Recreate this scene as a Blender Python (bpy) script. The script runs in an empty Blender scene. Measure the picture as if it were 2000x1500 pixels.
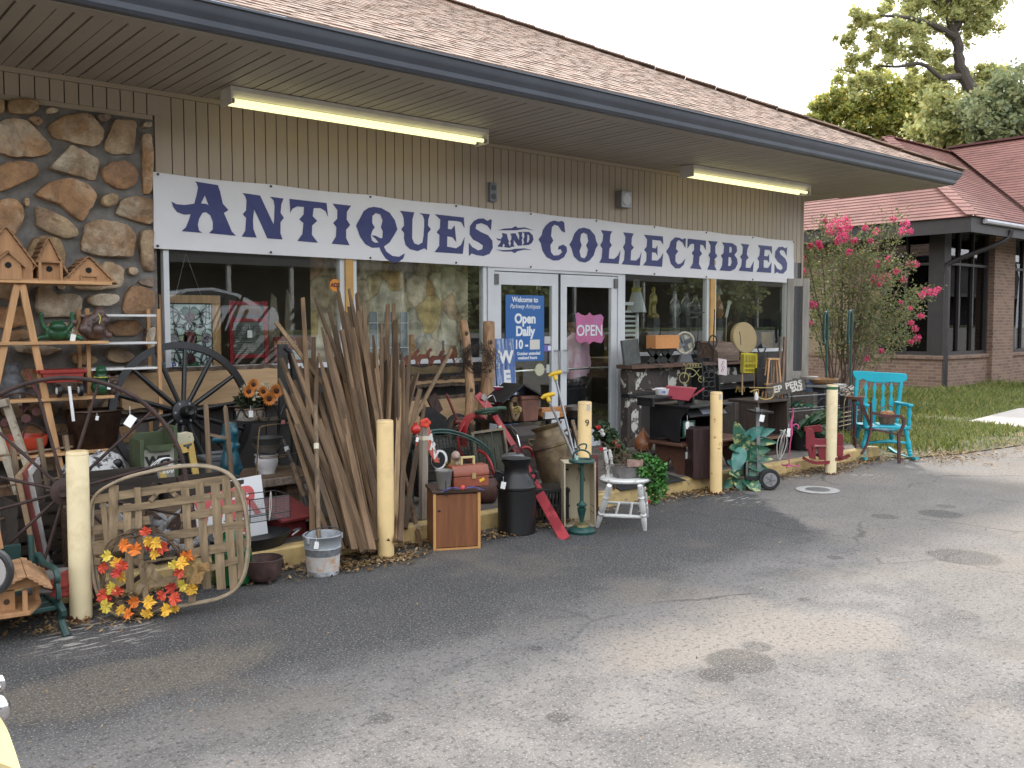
import bpy,math,random
from mathutils import Vector,Matrix,Euler
R=math.radians
random.seed(7)
S=bpy.context.scene
COL=S.collection
F,CX,CY,CAMH=1790.0,1000.0,734.0,1.587
YAW,PIT,ROL=R(39.84),R(3.31),-0.0011
FW=Vector((math.sin(YAW)*math.cos(PIT),math.cos(YAW)*math.cos(PIT),-math.sin(PIT)))
RT=Vector((math.cos(YAW),-math.sin(YAW),0));UP=RT.cross(FW)
RT,UP=RT*math.cos(ROL)+UP*math.sin(ROL),UP*math.cos(ROL)-RT*math.sin(ROL)
CAM=Vector((0,0,CAMH))
cd=bpy.data.cameras.new('camera');co=bpy.data.objects.new('camera',cd);COL.objects.link(co)
co.matrix_world=Matrix(((RT.x,UP.x,-FW.x,0),(RT.y,UP.y,-FW.y,0),(RT.z,UP.z,-FW.z,CAMH),(0,0,0,1)))
cd.sensor_width=36;cd.lens=F/2000*36;cd.shift_y=(CY-750)/2000;cd.clip_start=.05;cd.clip_end=3000
S.camera=co
SUNV=Vector((.60,.47,.62)).normalized()
w=bpy.data.worlds.new('World');S.world=w;w.use_nodes=True
nt=w.node_tree;nt.nodes.clear()
def N(t,typ,**kw):
 n=t.nodes.new(typ)
 for k,v in kw.items():
  if k.startswith('i_'):
   n.inputs[int(k[2:]) if k[2:].isdigit() else k[2:].replace('_',' ')].default_value=v
  else: setattr(n,k,v)
 return n
sky=N(nt,'ShaderNodeTexSky',sky_type='NISHITA',sun_disc=False)
sky.sun_elevation=math.asin(SUNV.z);sky.sun_rotation=math.atan2(SUNV.x,SUNV.y);sky.dust_density=2.0
tc=N(nt,'ShaderNodeTexCoord');mp=N(nt,'ShaderNodeMapping');mp.inputs['Scale'].default_value=(1,1,2.2)
mp.inputs['Location'].default_value=(.35,.1,.2)
nz=N(nt,'ShaderNodeTexNoise');nz.inputs['Scale'].default_value=1.9;nz.inputs['Detail'].default_value=6
rp=N(nt,'ShaderNodeValToRGB');rp.color_ramp.elements[0].position=.36;rp.color_ramp.elements[1].position=.5
mx=N(nt,'ShaderNodeMix',data_type='RGBA');mx.inputs[7].default_value=(9.6,9.9,10.3,1)
bg=N(nt,'ShaderNodeBackground');bg.inputs[1].default_value=.135
wo=N(nt,'ShaderNodeOutputWorld')
L=nt.links.new
L(tc.outputs['Generated'],mp.inputs[0]);L(mp.outputs[0],nz.inputs['Vector']);L(nz.outputs['Fac'],rp.inputs[0])
dt=N(nt,'ShaderNodeVectorMath',operation='DOT_PRODUCT');dt.inputs[1].default_value=Vector((.90,.33,.27)).normalized();nm=N(nt,'ShaderNodeVectorMath',operation='NORMALIZE')
mr=N(nt,'ShaderNodeMapRange',interpolation_type='SMOOTHSTEP');mr.inputs[1].default_value=.962;mr.inputs[2].default_value=.995;mr.inputs[4].default_value=.62
n2=N(nt,'ShaderNodeTexNoise');n2.inputs['Scale'].default_value=9;n2.inputs['Detail'].default_value=5;m2=N(nt,'ShaderNodeMapRange',interpolation_type='SMOOTHSTEP');m2.inputs[1].default_value=.42;m2.inputs[2].default_value=.6
ml=N(nt,'ShaderNodeMath',operation='MULTIPLY');sb=N(nt,'ShaderNodeMath',operation='SUBTRACT',use_clamp=True)
L(tc.outputs['Generated'],nm.inputs[0]);L(nm.outputs[0],dt.inputs[0]);L(dt.outputs['Value'],mr.inputs[0]);L(tc.outputs['Generated'],n2.inputs['Vector']);L(n2.outputs['Fac'],m2.inputs[0]);L(mr.outputs[0],ml.inputs[0]);L(m2.outputs[0],ml.inputs[1])
L(rp.outputs[0],sb.inputs[0]);L(ml.outputs[0],sb.inputs[1]);L(sb.outputs[0],mx.inputs[0]);L(sky.outputs[0],mx.inputs[6]);L(mx.outputs[2],bg.inputs[0]);L(bg.outputs[0],wo.inputs[0])
sl=bpy.data.lights.new('sun','SUN');so=bpy.data.objects.new('sun',sl);COL.objects.link(so)
sl.energy=2.0;sl.angle=R(5);sl.color=(1,.93,.83)
so.rotation_euler=SUNV.to_track_quat('Z','Y').to_euler();so.location=SUNV*40
S.view_settings.view_transform='Standard';S.view_settings.look='None'
S.view_settings.exposure=1.12;S.view_settings.gamma=1
S.cycles.use_denoising=True;S.cycles.max_bounces=7;S.cycles.transparent_max_bounces=12
S.cycles.sample_clamp_indirect=6;S.cycles.caustics_reflective=False;S.cycles.caustics_refractive=False
def ray(px,py): return FW + RT*((px-CX)/F) + UP*((CY-py)/F)
def at(px,py,Y): d=ray(px,py);return CAM + d*(Y/d.y)
def atx(px,py,X): d=ray(px,py);return CAM + d*(X/d.x)
def gp(px,py,z=0.): d=ray(px,py);return CAM + d*((z-CAMH)/d.z)
def mpp(p): return (Vector(p)-CAM).dot(FW)/F
FACE=-YAW     # rotation that turns a thing's front (-y) to the viewer's side of the lot
class MB:
 def __init__(s): s.v=[];s.f=[];s.m=Matrix.Identity(4);s.uv=None;s.mi=[];s.cur=0
 def add(s,vs,fs):
  b=len(s.v);s.v +=[tuple(s.m @ Vector(p)) for p in vs]
  s.f +=[tuple(b+i for i in f) for f in fs];s.mi +=[s.cur]*len(fs);return s
 def box(s,cx,cy,cz,sx,sy,sz,rx=0,ry=0,rz=0):
  q=Euler((rx,ry,rz)).to_matrix();c=Vector((cx,cy,cz));vs=[]
  for a in (-.5,.5):
   for b in (-.5,.5):
    for d in (-.5,.5): vs.append(c + q @ Vector((a*sx,b*sy,d*sz)))
  return s.add(vs,[(0,1,3,2),(4,6,7,5),(0,4,5,1),(2,3,7,6),(0,2,6,4),(1,5,7,3)])
 def bb(s,x0,x1,y0,y1,z0,z1): return s.box((x0+x1)/2,(y0+y1)/2,(z0+z1)/2,x1-x0,y1-y0,z1-z0)
 def bar(s,p0,p1,wd,th,side=(0,0,1),w1=None,t1=None):
  p0,p1=Vector(p0),Vector(p1);d=(p1-p0).normalized();sd=Vector(side)
  if abs(d.dot(sd)) > .98: sd=Vector((0,1,0)) if abs(d.y) < .9 else Vector((1,0,0))
  a=d.cross(sd).normalized();b=a.cross(d).normalized();vs=[]
  for p,ww,tt in ((p0,wd,th),(p1,w1 or wd,t1 or th)):
   for i,j in ((-1,-1),(1,-1),(1,1),(-1,1)): vs.append(p + a*(i*ww/2) + b*(j*tt/2))
  return s.add(vs,[(3,2,1,0),(4,5,6,7),(0,1,5,4),(1,2,6,5),(2,3,7,6),(3,0,4,7)])
 def tube(s,pts,r,n=8,closed=False):
  pts=[Vector(p) for p in pts];k=len(pts);rs=r if isinstance(r,(list,tuple)) else [r]*k
  vs=[];ref=None
  for i,p in enumerate(pts):
   a=pts[(i-1) % k] if (closed or i > 0) else p;b=pts[(i+1) % k] if (closed or i < k-1) else p
   t=(b-a).normalized()
   if ref is None:
    ref=t.orthogonal().normalized()
   else:
    ref=(ref - t*ref.dot(t))
    ref=ref.normalized() if ref.length > 1e-6 else t.orthogonal().normalized()
   bi=t.cross(ref)
   for j in range(n):
    an=2*math.pi*j/n;vs.append(p + (ref*math.cos(an)+bi*math.sin(an))*rs[i])
  fs=[]
  for i in range(k if closed else k-1):
   o,q=i*n,((i+1) % k)*n
   for j in range(n): fs.append((o+j,o+(j+1) % n,q+(j+1) % n,q+j))
  if not closed: fs +=[tuple(range(n-1,-1,-1)),tuple(range((k-1)*n,k*n))]
  return s.add(vs,fs)
 def lathe(s,prof,c=(0,0,0),n=24,sx=1,sy=1,cap=True):
  vs=[];fs=[];k=len(prof)
  for r,z in prof:
   for j in range(n):
    a=2*math.pi*j/n;vs.append((c[0]+r*math.cos(a)*sx,c[1]+r*math.sin(a)*sy,c[2]+z))
  for i in range(k-1):
   for j in range(n): fs.append((i*n+j,i*n+(j+1) % n,(i+1)*n+(j+1) % n,(i+1)*n+j))
  if cap and prof[0][0] > 1e-4: fs.append(tuple(range(n-1,-1,-1)))
  if cap and prof[-1][0] > 1e-4: fs.append(tuple(range((k-1)*n,k*n)))
  return s.add(vs,fs)
 def prism(s,poly,y0,y1,axes='xz'):
  k=len(poly);vs=[]
  for y in (y0,y1):
   for a,b in poly: vs.append({'xz': (a,y,b),'xy': (a,b,y),'yz': (y,a,b)}[axes])
  fs=[tuple(range(k)),tuple(range(2*k-1,k-1,-1))] + [(i+k,(i+1) % k + k,(i+1) % k,i) for i in range(k)]
  return s.add(vs,fs)
 def ell(s,c,r,nu=14,nv=9):
  if not isinstance(r,(tuple,list)): r=(r,r,r)
  vs=[(c[0],c[1],c[2]-r[2])];fs=[]
  for i in range(1,nv):
   t=-math.pi/2+math.pi*i/nv
   for j in range(nu):
    a=2*math.pi*j/nu;vs.append((c[0]+r[0]*math.cos(t)*math.cos(a),c[1]+r[1]*math.cos(t)*math.sin(a),c[2]+r[2]*math.sin(t)))
  vs.append((c[0],c[1],c[2]+r[2]));e=len(vs)-1
  for j in range(nu):
   fs.append((0,1+(j+1) % nu,1+j));fs.append((e,e-nu+j,e-nu+(j+1) % nu))
  for i in range(nv-2):
   for j in range(nu):
    o=1+i*nu;fs.append((o+j,o+(j+1) % nu,o+nu+(j+1) % nu,o+nu+j))
  return s.add(vs,fs)
 def disc(s,c,r,ax='y',th=.01,n=28,r2=None):
  pr=[(0,-th/2),(r,-th/2),(r,th/2),(0,th/2)];old=s.m
  q={'z': Matrix.Identity(4),'y': Matrix.Rotation(R(90),4,'X'),'x': Matrix.Rotation(R(90),4,'Y')}[ax]
  s.m=old @ Matrix.Translation(c) @ q;s.lathe(pr,n=n);s.m=old;return s
 def ring(s,c,rad,r,ax='y',n=36,m=8,a0=0,a1=360,sx=1,sz=1):
  pts=[];cl=abs(a1-a0) >=359.9
  k=n if cl else n+1
  for i in range(k):
   a=R(a0+(a1-a0)*i/n);x,z=rad*math.cos(a)*sx,rad*math.sin(a)*sz
   pts.append({'y': (c[0]+x,c[1],c[2]+z),'z': (c[0]+x,c[1]+z,c[2]),'x': (c[0],c[1]+x,c[2]+z)}[ax])
  return s.tube(pts,r,m,cl)
 def leafs(s,c,rad,n,size,rnd=random,shape=None,flat=.6):
  for _ in range(n):
   while True:
    d=Vector((rnd.uniform(-1,1),rnd.uniform(-1,1),rnd.uniform(-1,1)))
    if .05 < d.length < 1: break
   p=Vector((c[0]+d.x*rad[0],c[1]+d.y*rad[1],c[2]+d.z*rad[2]));s.leaf(p,size*rnd.uniform(.6,1.3),rnd)
  return s
 def leaf(s,p,sz,rnd=random,asp=.5,nrm=None):
  a=Vector((rnd.uniform(-1,1),rnd.uniform(-1,1),rnd.uniform(-.8,.8))).normalized() if nrm is None else nrm
  b=a.orthogonal().normalized();b=Matrix.Rotation(rnd.uniform(0,6.28),3,a) @ b
  return s.add([p-a*sz*.5,p+b*sz*asp*.5,p+a*sz*.5,p-b*sz*asp*.5],[(0,1,2,3)])
PRE={}
def link(o,parent=None):
 COL.objects.link(o)
 if parent is not None: o.parent=parent
 return o
def wm(o):
 M=Matrix.LocRotScale(o.location,o.rotation_euler,o.scale)
 return wm(o.parent) @ M if o.parent else M
def mesh(name,mb,mats,smooth=35):
 me=bpy.data.meshes.new(name);me.from_pydata(mb.v,[],mb.f)
 if not isinstance(mats,(list,tuple)): mats=[mats]
 for m in mats: me.materials.append(m)
 if len(mats) > 1:
  for p,i in zip(me.polygons,mb.mi): p.material_index=i
 if mb.uv:
  l=me.uv_layers.new(name='UVMap')
  for i,t in enumerate(mb.uv): l.data[i].uv=t
 if smooth:
  for p in me.polygons: p.use_smooth=True
  me.set_sharp_from_angle(angle=R(smooth))
 me.update();return me
def obj(name,mb,m,parent=None,world=False,bevel=0,smooth=35,loc=None,rot=None,label=None):
 """one mesh object; world=True: the mesh was built in world space and is moved into its parent's frame (or given an origin at its own foot)"""
 o=bpy.data.objects.new(name,None)
 if world:
  if parent is not None: I=wm(parent).inverted()
  else:
   xs=[p[0] for p in mb.v];ys=[p[1] for p in mb.v]
   t=Vector(((min(xs)+max(xs))/2,(min(ys)+max(ys))/2,min(p[2] for p in mb.v)));I=Matrix.Translation(-t);loc=t
  mb.v=[tuple(I @ Vector(p)) for p in mb.v]
 me=mesh(name,mb,m,smooth);bpy.data.objects.remove(o);o=bpy.data.objects.new(name,me);link(o,parent)
 if loc is not None: o.location=loc
 if rot is not None: o.rotation_euler=rot
 if bevel:
  b=o.modifiers.new('bevel','BEVEL');b.width=bevel;b.segments=2;b.limit_method='ANGLE';b.angle_limit=R(40)
 if label: o['label']=label
 return o
def tag(o,label=None,cat=None,group=None,kind=None):
 if label: o['label']=label
 if cat: o['category']=cat
 if group: o['group']=group
 if kind: o['kind']=kind
 return o
def thing(name,label,cat,loc,rotz=0,group=None,tilt=(0,0)):
 o=bpy.data.objects.new(name,None);COL.objects.link(o);o.location=loc
 o.rotation_euler=(tilt[0],tilt[1],rotz);o.empty_display_size=.1
 return tag(o,label,cat,group)
def solo(name,label,cat,mb,m,loc,rotz=0,group=None,tilt=(0,0),bevel=0,smooth=35):
 o=obj(name,mb,m,bevel=bevel,smooth=smooth,loc=loc,rot=(tilt[0],tilt[1],rotz));return tag(o,label,cat,group)
def copy_tree(o,parent=None):
 c=o.copy();COL.objects.link(c)
 if parent: c.parent=parent
 for ch in list(o.children): copy_tree(ch,c)
 return c
def text(s,size=.1,bold=0,depth=.003,align='CENTER',shear=0,sx=1,space=1):
 cu=bpy.data.curves.new('t','FONT');cu.body=s;cu.size=size;cu.align_x=align;cu.align_y='CENTER'
 cu.extrude=depth;cu.offset=bold;cu.shear=shear;cu.space_character=space;cu.resolution_u=4
 o=bpy.data.objects.new('t',cu);COL.objects.link(o);dg=bpy.context.evaluated_depsgraph_get()
 me=bpy.data.meshes.new_from_object(o.evaluated_get(dg));b=MB()
 b.add([(v.co.x*sx,-v.co.z,v.co.y) for v in me.vertices],[tuple(p.vertices) for p in me.polygons])
 bpy.data.objects.remove(o);bpy.data.curves.remove(cu);bpy.data.meshes.remove(me);return b
def merge(b,c,M=None):
 old=b.m
 if M is not None: b.m=old @ M
 b.add(c.v,c.f);b.m=old;return b
T=Matrix.Translation
def RZ(a): return Matrix.Rotation(a,4,'Z')
def RX(a): return Matrix.Rotation(a,4,'X')
def RY(a): return Matrix.Rotation(a,4,'Y')
def cr(pts,n=6,closed=False):
 """smooth curve through points"""
 P=[Vector(p) for p in pts];k=len(P);out=[]
 for i in range(k if closed else k-1):
  g=lambda j: P[j % k] if closed else P[max(0,min(k-1,j))]
  p0,p1,p2,p3=g(i-1),g(i),g(i+1),g(i+2)
  for t in range(n):
   t /=n;out.append(.5*((2*p1)+(p2-p0)*t+(2*p0-5*p1+4*p2-p3)*t*t+(3*p1-p0-3*p2+p3)*t**3))
 if not closed: out.append(P[-1])
 return out
def mat(name,c,r=.6,v=.14,sc=7.,bump=.15,met=0.,wood=None,c2=None,t2=.58,s2=9.,rnd=0.,coat=0.,emit=0.,spec=.5,sharp=.04):
 if name in PRE: return PRE[name]
 m=bpy.data.materials.new(name);m.use_nodes=True;t=m.node_tree;b=t.nodes['Principled BSDF'];ln=t.links.new
 b.inputs['Roughness'].default_value=r;b.inputs['Metallic'].default_value=met;b.inputs['Specular IOR Level'].default_value=spec
 if coat: b.inputs['Coat Weight'].default_value=coat
 tc=N(t,'ShaderNodeTexCoord');src=tc.outputs['Object']
 if wood:
  mp=N(t,'ShaderNodeMapping');q=[7,7,7];q['xyz'.index(wood)]=.55
  mp.inputs['Scale'].default_value=q;ln(src,mp.inputs[0]);vec=mp.outputs[0]
 else: vec=src
 nz=N(t,'ShaderNodeTexNoise');nz.inputs['Scale'].default_value=sc;nz.inputs['Detail'].default_value=7;nz.inputs['Roughness'].default_value=.62
 ln(vec,nz.inputs['Vector'])
 rp=N(t,'ShaderNodeValToRGB');e=rp.color_ramp.elements
 e[0].position=.3;e[1].position=.7
 e[0].color=[max(0,x*(1-v*1.6)) for x in c]+[1];e[1].color=[min(1,x*(1+v)) for x in c]+[1]
 ln(nz.outputs['Fac'],rp.inputs[0]);out=rp.outputs[0]
 if c2:
  n2=N(t,'ShaderNodeTexNoise');n2.inputs['Scale'].default_value=s2;n2.inputs['Detail'].default_value=8;n2.inputs['Roughness'].default_value=.65
  ln(vec,n2.inputs['Vector'])
  r2=N(t,'ShaderNodeValToRGB');r2.color_ramp.elements[0].position=t2-sharp;r2.color_ramp.elements[1].position=t2+sharp
  ln(n2.outputs['Fac'],r2.inputs[0]);mx=N(t,'ShaderNodeMix',data_type='RGBA');mx.inputs[7].default_value=list(c2)+[1]
  ln(r2.outputs[0],mx.inputs[0]);ln(out,mx.inputs[6]);out=mx.outputs[2]
 if rnd:
  oi=N(t,'ShaderNodeObjectInfo');hs=N(t,'ShaderNodeHueSaturation')
  mr=N(t,'ShaderNodeMapRange');mr.inputs[3].default_value=1-rnd;mr.inputs[4].default_value=1+rnd
  ln(oi.outputs['Random'],mr.inputs[0]);ln(mr.outputs[0],hs.inputs['Value']);ln(out,hs.inputs['Color']);out=hs.outputs[0]
 ln(out,b.inputs['Base Color'])
 if bump:
  bp=N(t,'ShaderNodeBump');bp.inputs['Strength'].default_value=bump;bp.inputs['Distance'].default_value=.02
  ln(nz.outputs['Fac'],bp.inputs['Height']);ln(bp.outputs[0],b.inputs['Normal'])
 if emit:
  b.inputs['Emission Color'].default_value=list(c)+[1];b.inputs['Emission Strength'].default_value=emit
 PRE[name]=m;return m
def leafmat(name,c,v=.4,tr=.35):
 if name in PRE: return PRE[name]
 m=bpy.data.materials.new(name);m.use_nodes=True;t=m.node_tree;ln=t.links.new;t.nodes.clear()
 g=N(t,'ShaderNodeNewGeometry');rp=N(t,'ShaderNodeValToRGB');el=rp.color_ramp.elements
 el[0].color=[x*(1-v) for x in c[0]]+[1];el[1].color=list(c[-1])+[1]
 for i,q in enumerate(c[1:-1]): e=el.new((i+1)/(len(c)-1));e.color=list(q)+[1]
 ln(g.outputs['Random Per Island'],rp.inputs[0])
 d=N(t,'ShaderNodeBsdfDiffuse');tl=N(t,'ShaderNodeBsdfTranslucent');ms=N(t,'ShaderNodeMixShader');ms.inputs[0].default_value=tr
 gl=N(t,'ShaderNodeBsdfGlossy');gl.inputs['Roughness'].default_value=.45;gl.inputs[0].default_value=(.6,.6,.6,1);m2=N(t,'ShaderNodeMixShader');m2.inputs[0].default_value=.05
 o=N(t,'ShaderNodeOutputMaterial')
 ln(rp.outputs[0],d.inputs[0]);ln(rp.outputs[0],tl.inputs[0]);ln(d.outputs[0],ms.inputs[1]);ln(tl.outputs[0],ms.inputs[2])
 ln(ms.outputs[0],m2.inputs[1]);ln(gl.outputs[0],m2.inputs[2]);ln(m2.outputs[0],o.inputs[0]);PRE[name]=m;return m
def glassmat(name,tint=(.86,.9,.9),ior=.05):
 m=bpy.data.materials.new(name);m.use_nodes=True;t=m.node_tree;ln=t.links.new;t.nodes.clear()
 lw=N(t,'ShaderNodeLayerWeight');lw.inputs[0].default_value=.5;pw_=N(t,'ShaderNodeMath',operation='POWER');pw_.inputs[1].default_value=4.5;fr=N(t,'ShaderNodeMath',operation='MULTIPLY_ADD');fr.inputs[1].default_value=.9;fr.inputs[2].default_value=ior
 ln(lw.outputs['Facing'],pw_.inputs[0]);ln(pw_.outputs[0],fr.inputs[0])
 tb=N(t,'ShaderNodeBsdfTransparent');tb.inputs[0].default_value=list(tint)+[1]
 gl=N(t,'ShaderNodeBsdfGlossy');gl.inputs['Roughness'].default_value=.0;ms=N(t,'ShaderNodeMixShader');o=N(t,'ShaderNodeOutputMaterial')
 ln(fr.outputs[0],ms.inputs[0]);ln(tb.outputs[0],ms.inputs[1]);ln(gl.outputs[0],ms.inputs[2]);ln(ms.outputs[0],o.inputs[0]);return m
white_tag=mat('tag_paper',(.8,.8,.78),.7,.03,bump=0)
black_iron=mat('black_iron',(.014,.014,.015),.45,.3,20,.2)
rust_iron=mat('rust_iron',(.055,.028,.02),.75,.5,14,.5,c2=(.12,.045,.025),t2=.6)
grey_metal=mat('grey_metal',(.3,.31,.32),.4,.15,6,.05,met=.8)
alu=mat('aluminium_white',(.62,.64,.66),.42,.06,3,.03)
old_wood=mat('weathered_wood',(.17,.115,.07),.8,.4,5,.5,wood='z')
old_wood_x=mat('weathered_wood_x',(.17,.115,.07),.8,.4,5,.5,wood='x')
light_wood=mat('light_wood',(.52,.3,.14),.65,.22,4,.2,wood='x')
light_wood_z=mat('light_wood_z',(.5,.28,.13),.65,.22,4,.2,wood='z')
black_paint=mat('black_paint',(.013,.013,.0145),.42,.3,9,.1)
dark_fill=mat('dark_void',(.01,.01,.011),.9,.2,3,0)
white_paint=mat('white_paint',(.7,.7,.69),.5,.06,5,.05)
# ================================================================ground
def ground_mat():
 m=bpy.data.materials.new('asphalt');m.use_nodes=True;t=m.node_tree;b=t.nodes['Principled BSDF'];ln=t.links.new
 tc=N(t,'ShaderNodeTexCoord');P=tc.outputs['Object']
 def noise(s,d=6,r=.6,dist=0):
  n=N(t,'ShaderNodeTexNoise');n.inputs['Scale'].default_value=s;n.inputs['Detail'].default_value=d;n.inputs['Roughness'].default_value=r
  n.inputs['Distortion'].default_value=dist;ln(P,n.inputs['Vector']);return n.outputs['Fac']
 def ma(op,a,bb,c=None):
  n=N(t,'ShaderNodeMath',operation=op)
  for i,x in enumerate((a,bb,c)):
   if x is None: continue
   if isinstance(x,(int,float)): n.inputs[i].default_value=x
   else: ln(x,n.inputs[i])
  return n.outputs[0]
 def ss(x,a,c):
  n=N(t,'ShaderNodeMapRange',interpolation_type='SMOOTHSTEP');ln(x,n.inputs[0]);n.inputs[1].default_value=a;n.inputs[2].default_value=c;return n.outputs[0]
 def mixc(f,a,c):
  n=N(t,'ShaderNodeMix',data_type='RGBA')
  if isinstance(f,float): n.inputs[0].default_value=f
  else: ln(f,n.inputs[0])
  for i,x in ((6,a),(7,c)):
   if isinstance(x,tuple): n.inputs[i].default_value=list(x)+[1]
   else: ln(x,n.inputs[i])
  return n.outputs[2]
 sp=N(t,'ShaderNodeSeparateXYZ');ln(P,sp.inputs[0]);x,y=sp.outputs[0],sp.outputs[1]
 big=noise(.55,5,.6);mid=noise(2.6,7,.68,.4);fine=noise(95,3,.7);fine2=noise(38,4,.7)
 base=mixc(ss(mid,.36,.66),(.125,.119,.115),(.20,.186,.174))
 base=mixc(ma('MULTIPLY',ss(big,.5,.62),.8),base,(.235,.205,.175))
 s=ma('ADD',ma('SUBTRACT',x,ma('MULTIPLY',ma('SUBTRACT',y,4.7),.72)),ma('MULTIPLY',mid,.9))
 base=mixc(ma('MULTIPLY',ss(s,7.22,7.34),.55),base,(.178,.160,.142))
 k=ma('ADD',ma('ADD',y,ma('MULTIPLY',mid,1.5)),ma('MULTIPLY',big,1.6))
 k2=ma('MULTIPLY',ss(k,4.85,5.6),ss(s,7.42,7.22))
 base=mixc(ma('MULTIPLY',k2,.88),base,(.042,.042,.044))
 d=ma('ADD',ma('POWER',ma('MULTIPLY',ma('SUBTRACT',x,1.2),.9),2),ma('POWER',ma('MULTIPLY',ma('SUBTRACT',y,4.15),2.2),2))
 base=mixc(ma('MULTIPLY',ss(ma('SUBTRACT',d,mid),.05,-.35),.75),base,(.13,.11,.085))
 for (ox,oy,rr,am) in ((7.55,3.5,.17,.7),(7.1,3.75,.1,.6),(6.28,2.75,.22,.7),(3.52,2.55,.16,.75),(3.3,2.52,.09,.8),(3.75,2.62,.07,.6),(2.45,2.65,.05,.7),(2.25,2.1,.06,.7),(5.0,2.2,.1,.4),(7.9,3.62,.08,.5),(5.6,3.3,.05,.7),(4.6,2.9,.04,.7),(1.9,3.1,.05,.6),(2.9,3.3,.04,.7),(6.9,2.3,.06,.6)):
  dd=ma('SQRT',ma('ADD',ma('POWER',ma('SUBTRACT',x,ox),2),ma('POWER',ma('SUBTRACT',y,oy),2)),None)
  dd=ma('SUBTRACT',dd,ma('MULTIPLY',ma('ADD',ma('MULTIPLY',mid,1.4),ma('MULTIPLY',fine2,.5)),rr*.62))
  base=mixc(ma('MULTIPLY',ss(dd,rr*.55,rr*.32),am*.8),base,(.035,.032,.031))
 vo=N(t,'ShaderNodeTexVoronoi');vo.inputs['Scale'].default_value=85;ln(P,vo.inputs['Vector'])
 base=mixc(ma('MULTIPLY',ss(fine,.53,.67),.78),base,(.36,.345,.33))
 base=mixc(ma('MULTIPLY',ss(fine2,.48,.36),.62),base,(.03,.03,.032))
 pn=N(t,'ShaderNodeMapping');pn.inputs['Scale'].default_value=(5,22,1);ln(P,pn.inputs[0]);n5=N(t,'ShaderNodeTexNoise');n5.inputs['Scale'].default_value=1.6;n5.inputs['Detail'].default_value=6;ln(pn.outputs[0],n5.inputs['Vector'])
 for (ox,oy,rr) in ((1.32,4.9,.42),(6.75,4.95,.3),(8.9,4.9,.3)):
  dd=ma('SQRT',ma('ADD',ma('POWER',ma('SUBTRACT',x,ox),2),ma('POWER',ma('SUBTRACT',y,oy),2)),None)
  base=mixc(ma('MULTIPLY',ma('MULTIPLY',ss(dd,rr,rr*.35),ss(n5.outputs['Fac'],.55,.6)),.7),base,(.42,.40,.36))
 wv=N(t,'ShaderNodeTexNoise');wv.inputs['Scale'].default_value=1.3;wv.inputs['Detail'].default_value=6;ln(P,wv.inputs['Vector'])
 vm=N(t,'ShaderNodeMix',data_type='RGBA');vm.inputs[0].default_value=.35;ln(P,vm.inputs[6]);ln(wv.outputs['Color'],vm.inputs[7])
 vc=N(t,'ShaderNodeTexVoronoi',feature='DISTANCE_TO_EDGE');vc.inputs['Scale'].default_value=.75;ln(vm.outputs[2],vc.inputs['Vector'])
 crk=ma('MULTIPLY',ss(vc.outputs['Distance'],.010,.002),ss(big,.47,.56))
 base=mixc(ma('MULTIPLY',crk,.5),base,(.03,.028,.027))
 tint=noise(.9,4,.6);base=mixc(ma('MULTIPLY',ss(tint,.52,.68),.28),base,(.20,.165,.125))
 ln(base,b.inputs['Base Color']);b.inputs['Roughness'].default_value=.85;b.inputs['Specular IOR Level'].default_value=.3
 bp=N(t,'ShaderNodeBump');bp.inputs['Strength'].default_value=.5;bp.inputs['Distance'].default_value=.008
 ln(ma('ADD',fine,ma('MULTIPLY',fine2,1.2)),bp.inputs['Height']);ln(bp.outputs[0],b.inputs['Normal']);return m
def struct(name,mb,m,**k):
 return tag(obj(name,mb,m,**k),kind='structure')
g=MB();g.add([(-260,-300,0),(300,-300,0),(300,300,0),(-260,300,0)],[(0,1,2,3)])
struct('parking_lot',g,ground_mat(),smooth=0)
conc=mat('walk_concrete',(.20,.178,.152),.8,.25,6,.25,c2=(.085,.075,.066),t2=.52,s2=2.2,sharp=.12)
g=MB();g.bb(-8,10.2,5.60,7.75,-.1,.12);struct('walkway',g,conc)
kerb_m=mat('kerb_yellow',(.54,.39,.17),.75,.22,7,.3,c2=(.22,.19,.15),t2=.60,s2=11)
g=MB();g.bb(-8,10.22,5.48,5.598,-.1,.124);struct('kerb',g,kerb_m,bevel=.012)
lawn_m=mat('lawn_soil',(.10,.10,.035),.9,.35,2.5,.4,c2=(.26,.19,.10),t2=.62,s2=1.2)
LB=[(10.25,5.2),(11.2,4.95),(13,4.75),(16,4.7),(22,4.6),(40,4.6)]
g=MB();vs=[(x,y,.012) for x,y in LB] + [(40,70,.012),(10.25,70,.012)]
g.add(vs,[tuple(range(len(vs)))]);struct('lawn',g,lawn_m,smooth=0)
pth=mat('path_concrete',(.46,.42,.38),.8,.1,8,.1)
a,b_,c_,d_=gp(1892,822,.02),gp(2060,842,.02),gp(2120,792,.02),gp(1990,797,.02)
g=MB();g.add([a,b_,c_,d_]+[p-Vector((0,0,.05)) for p in (a,b_,c_,d_)],[(0,1,2,3),(4,5,1,0),(3,2,6,7),(0,3,7,4),(1,5,6,2)]);struct('path',g,pth,smooth=0)
g=MB();g.add([(-120,-3.6,-.05),(190,-3.6,-.05),(190,-6.6,1.05),(-120,-6.6,1.05),(190,-23,1.05),(-120,-23,1.05),(190,-23,-.2),(-120,-23,-.2)],[(0,1,2,3),(3,2,4,5),(5,4,6,7)]);struct('road',g,mat('road_asphalt',(.17,.165,.155),.85,.15,3,.1),smooth=0)
g=MB();g.bb(-120,190,-60,-23.01,.9,1.2);struct('far_verge',g,mat('verge_grass',(.07,.09,.03),.9,.3,2,.1),smooth=0)
rg=random.Random(11);g=MB();V,Fc=[],[]
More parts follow.
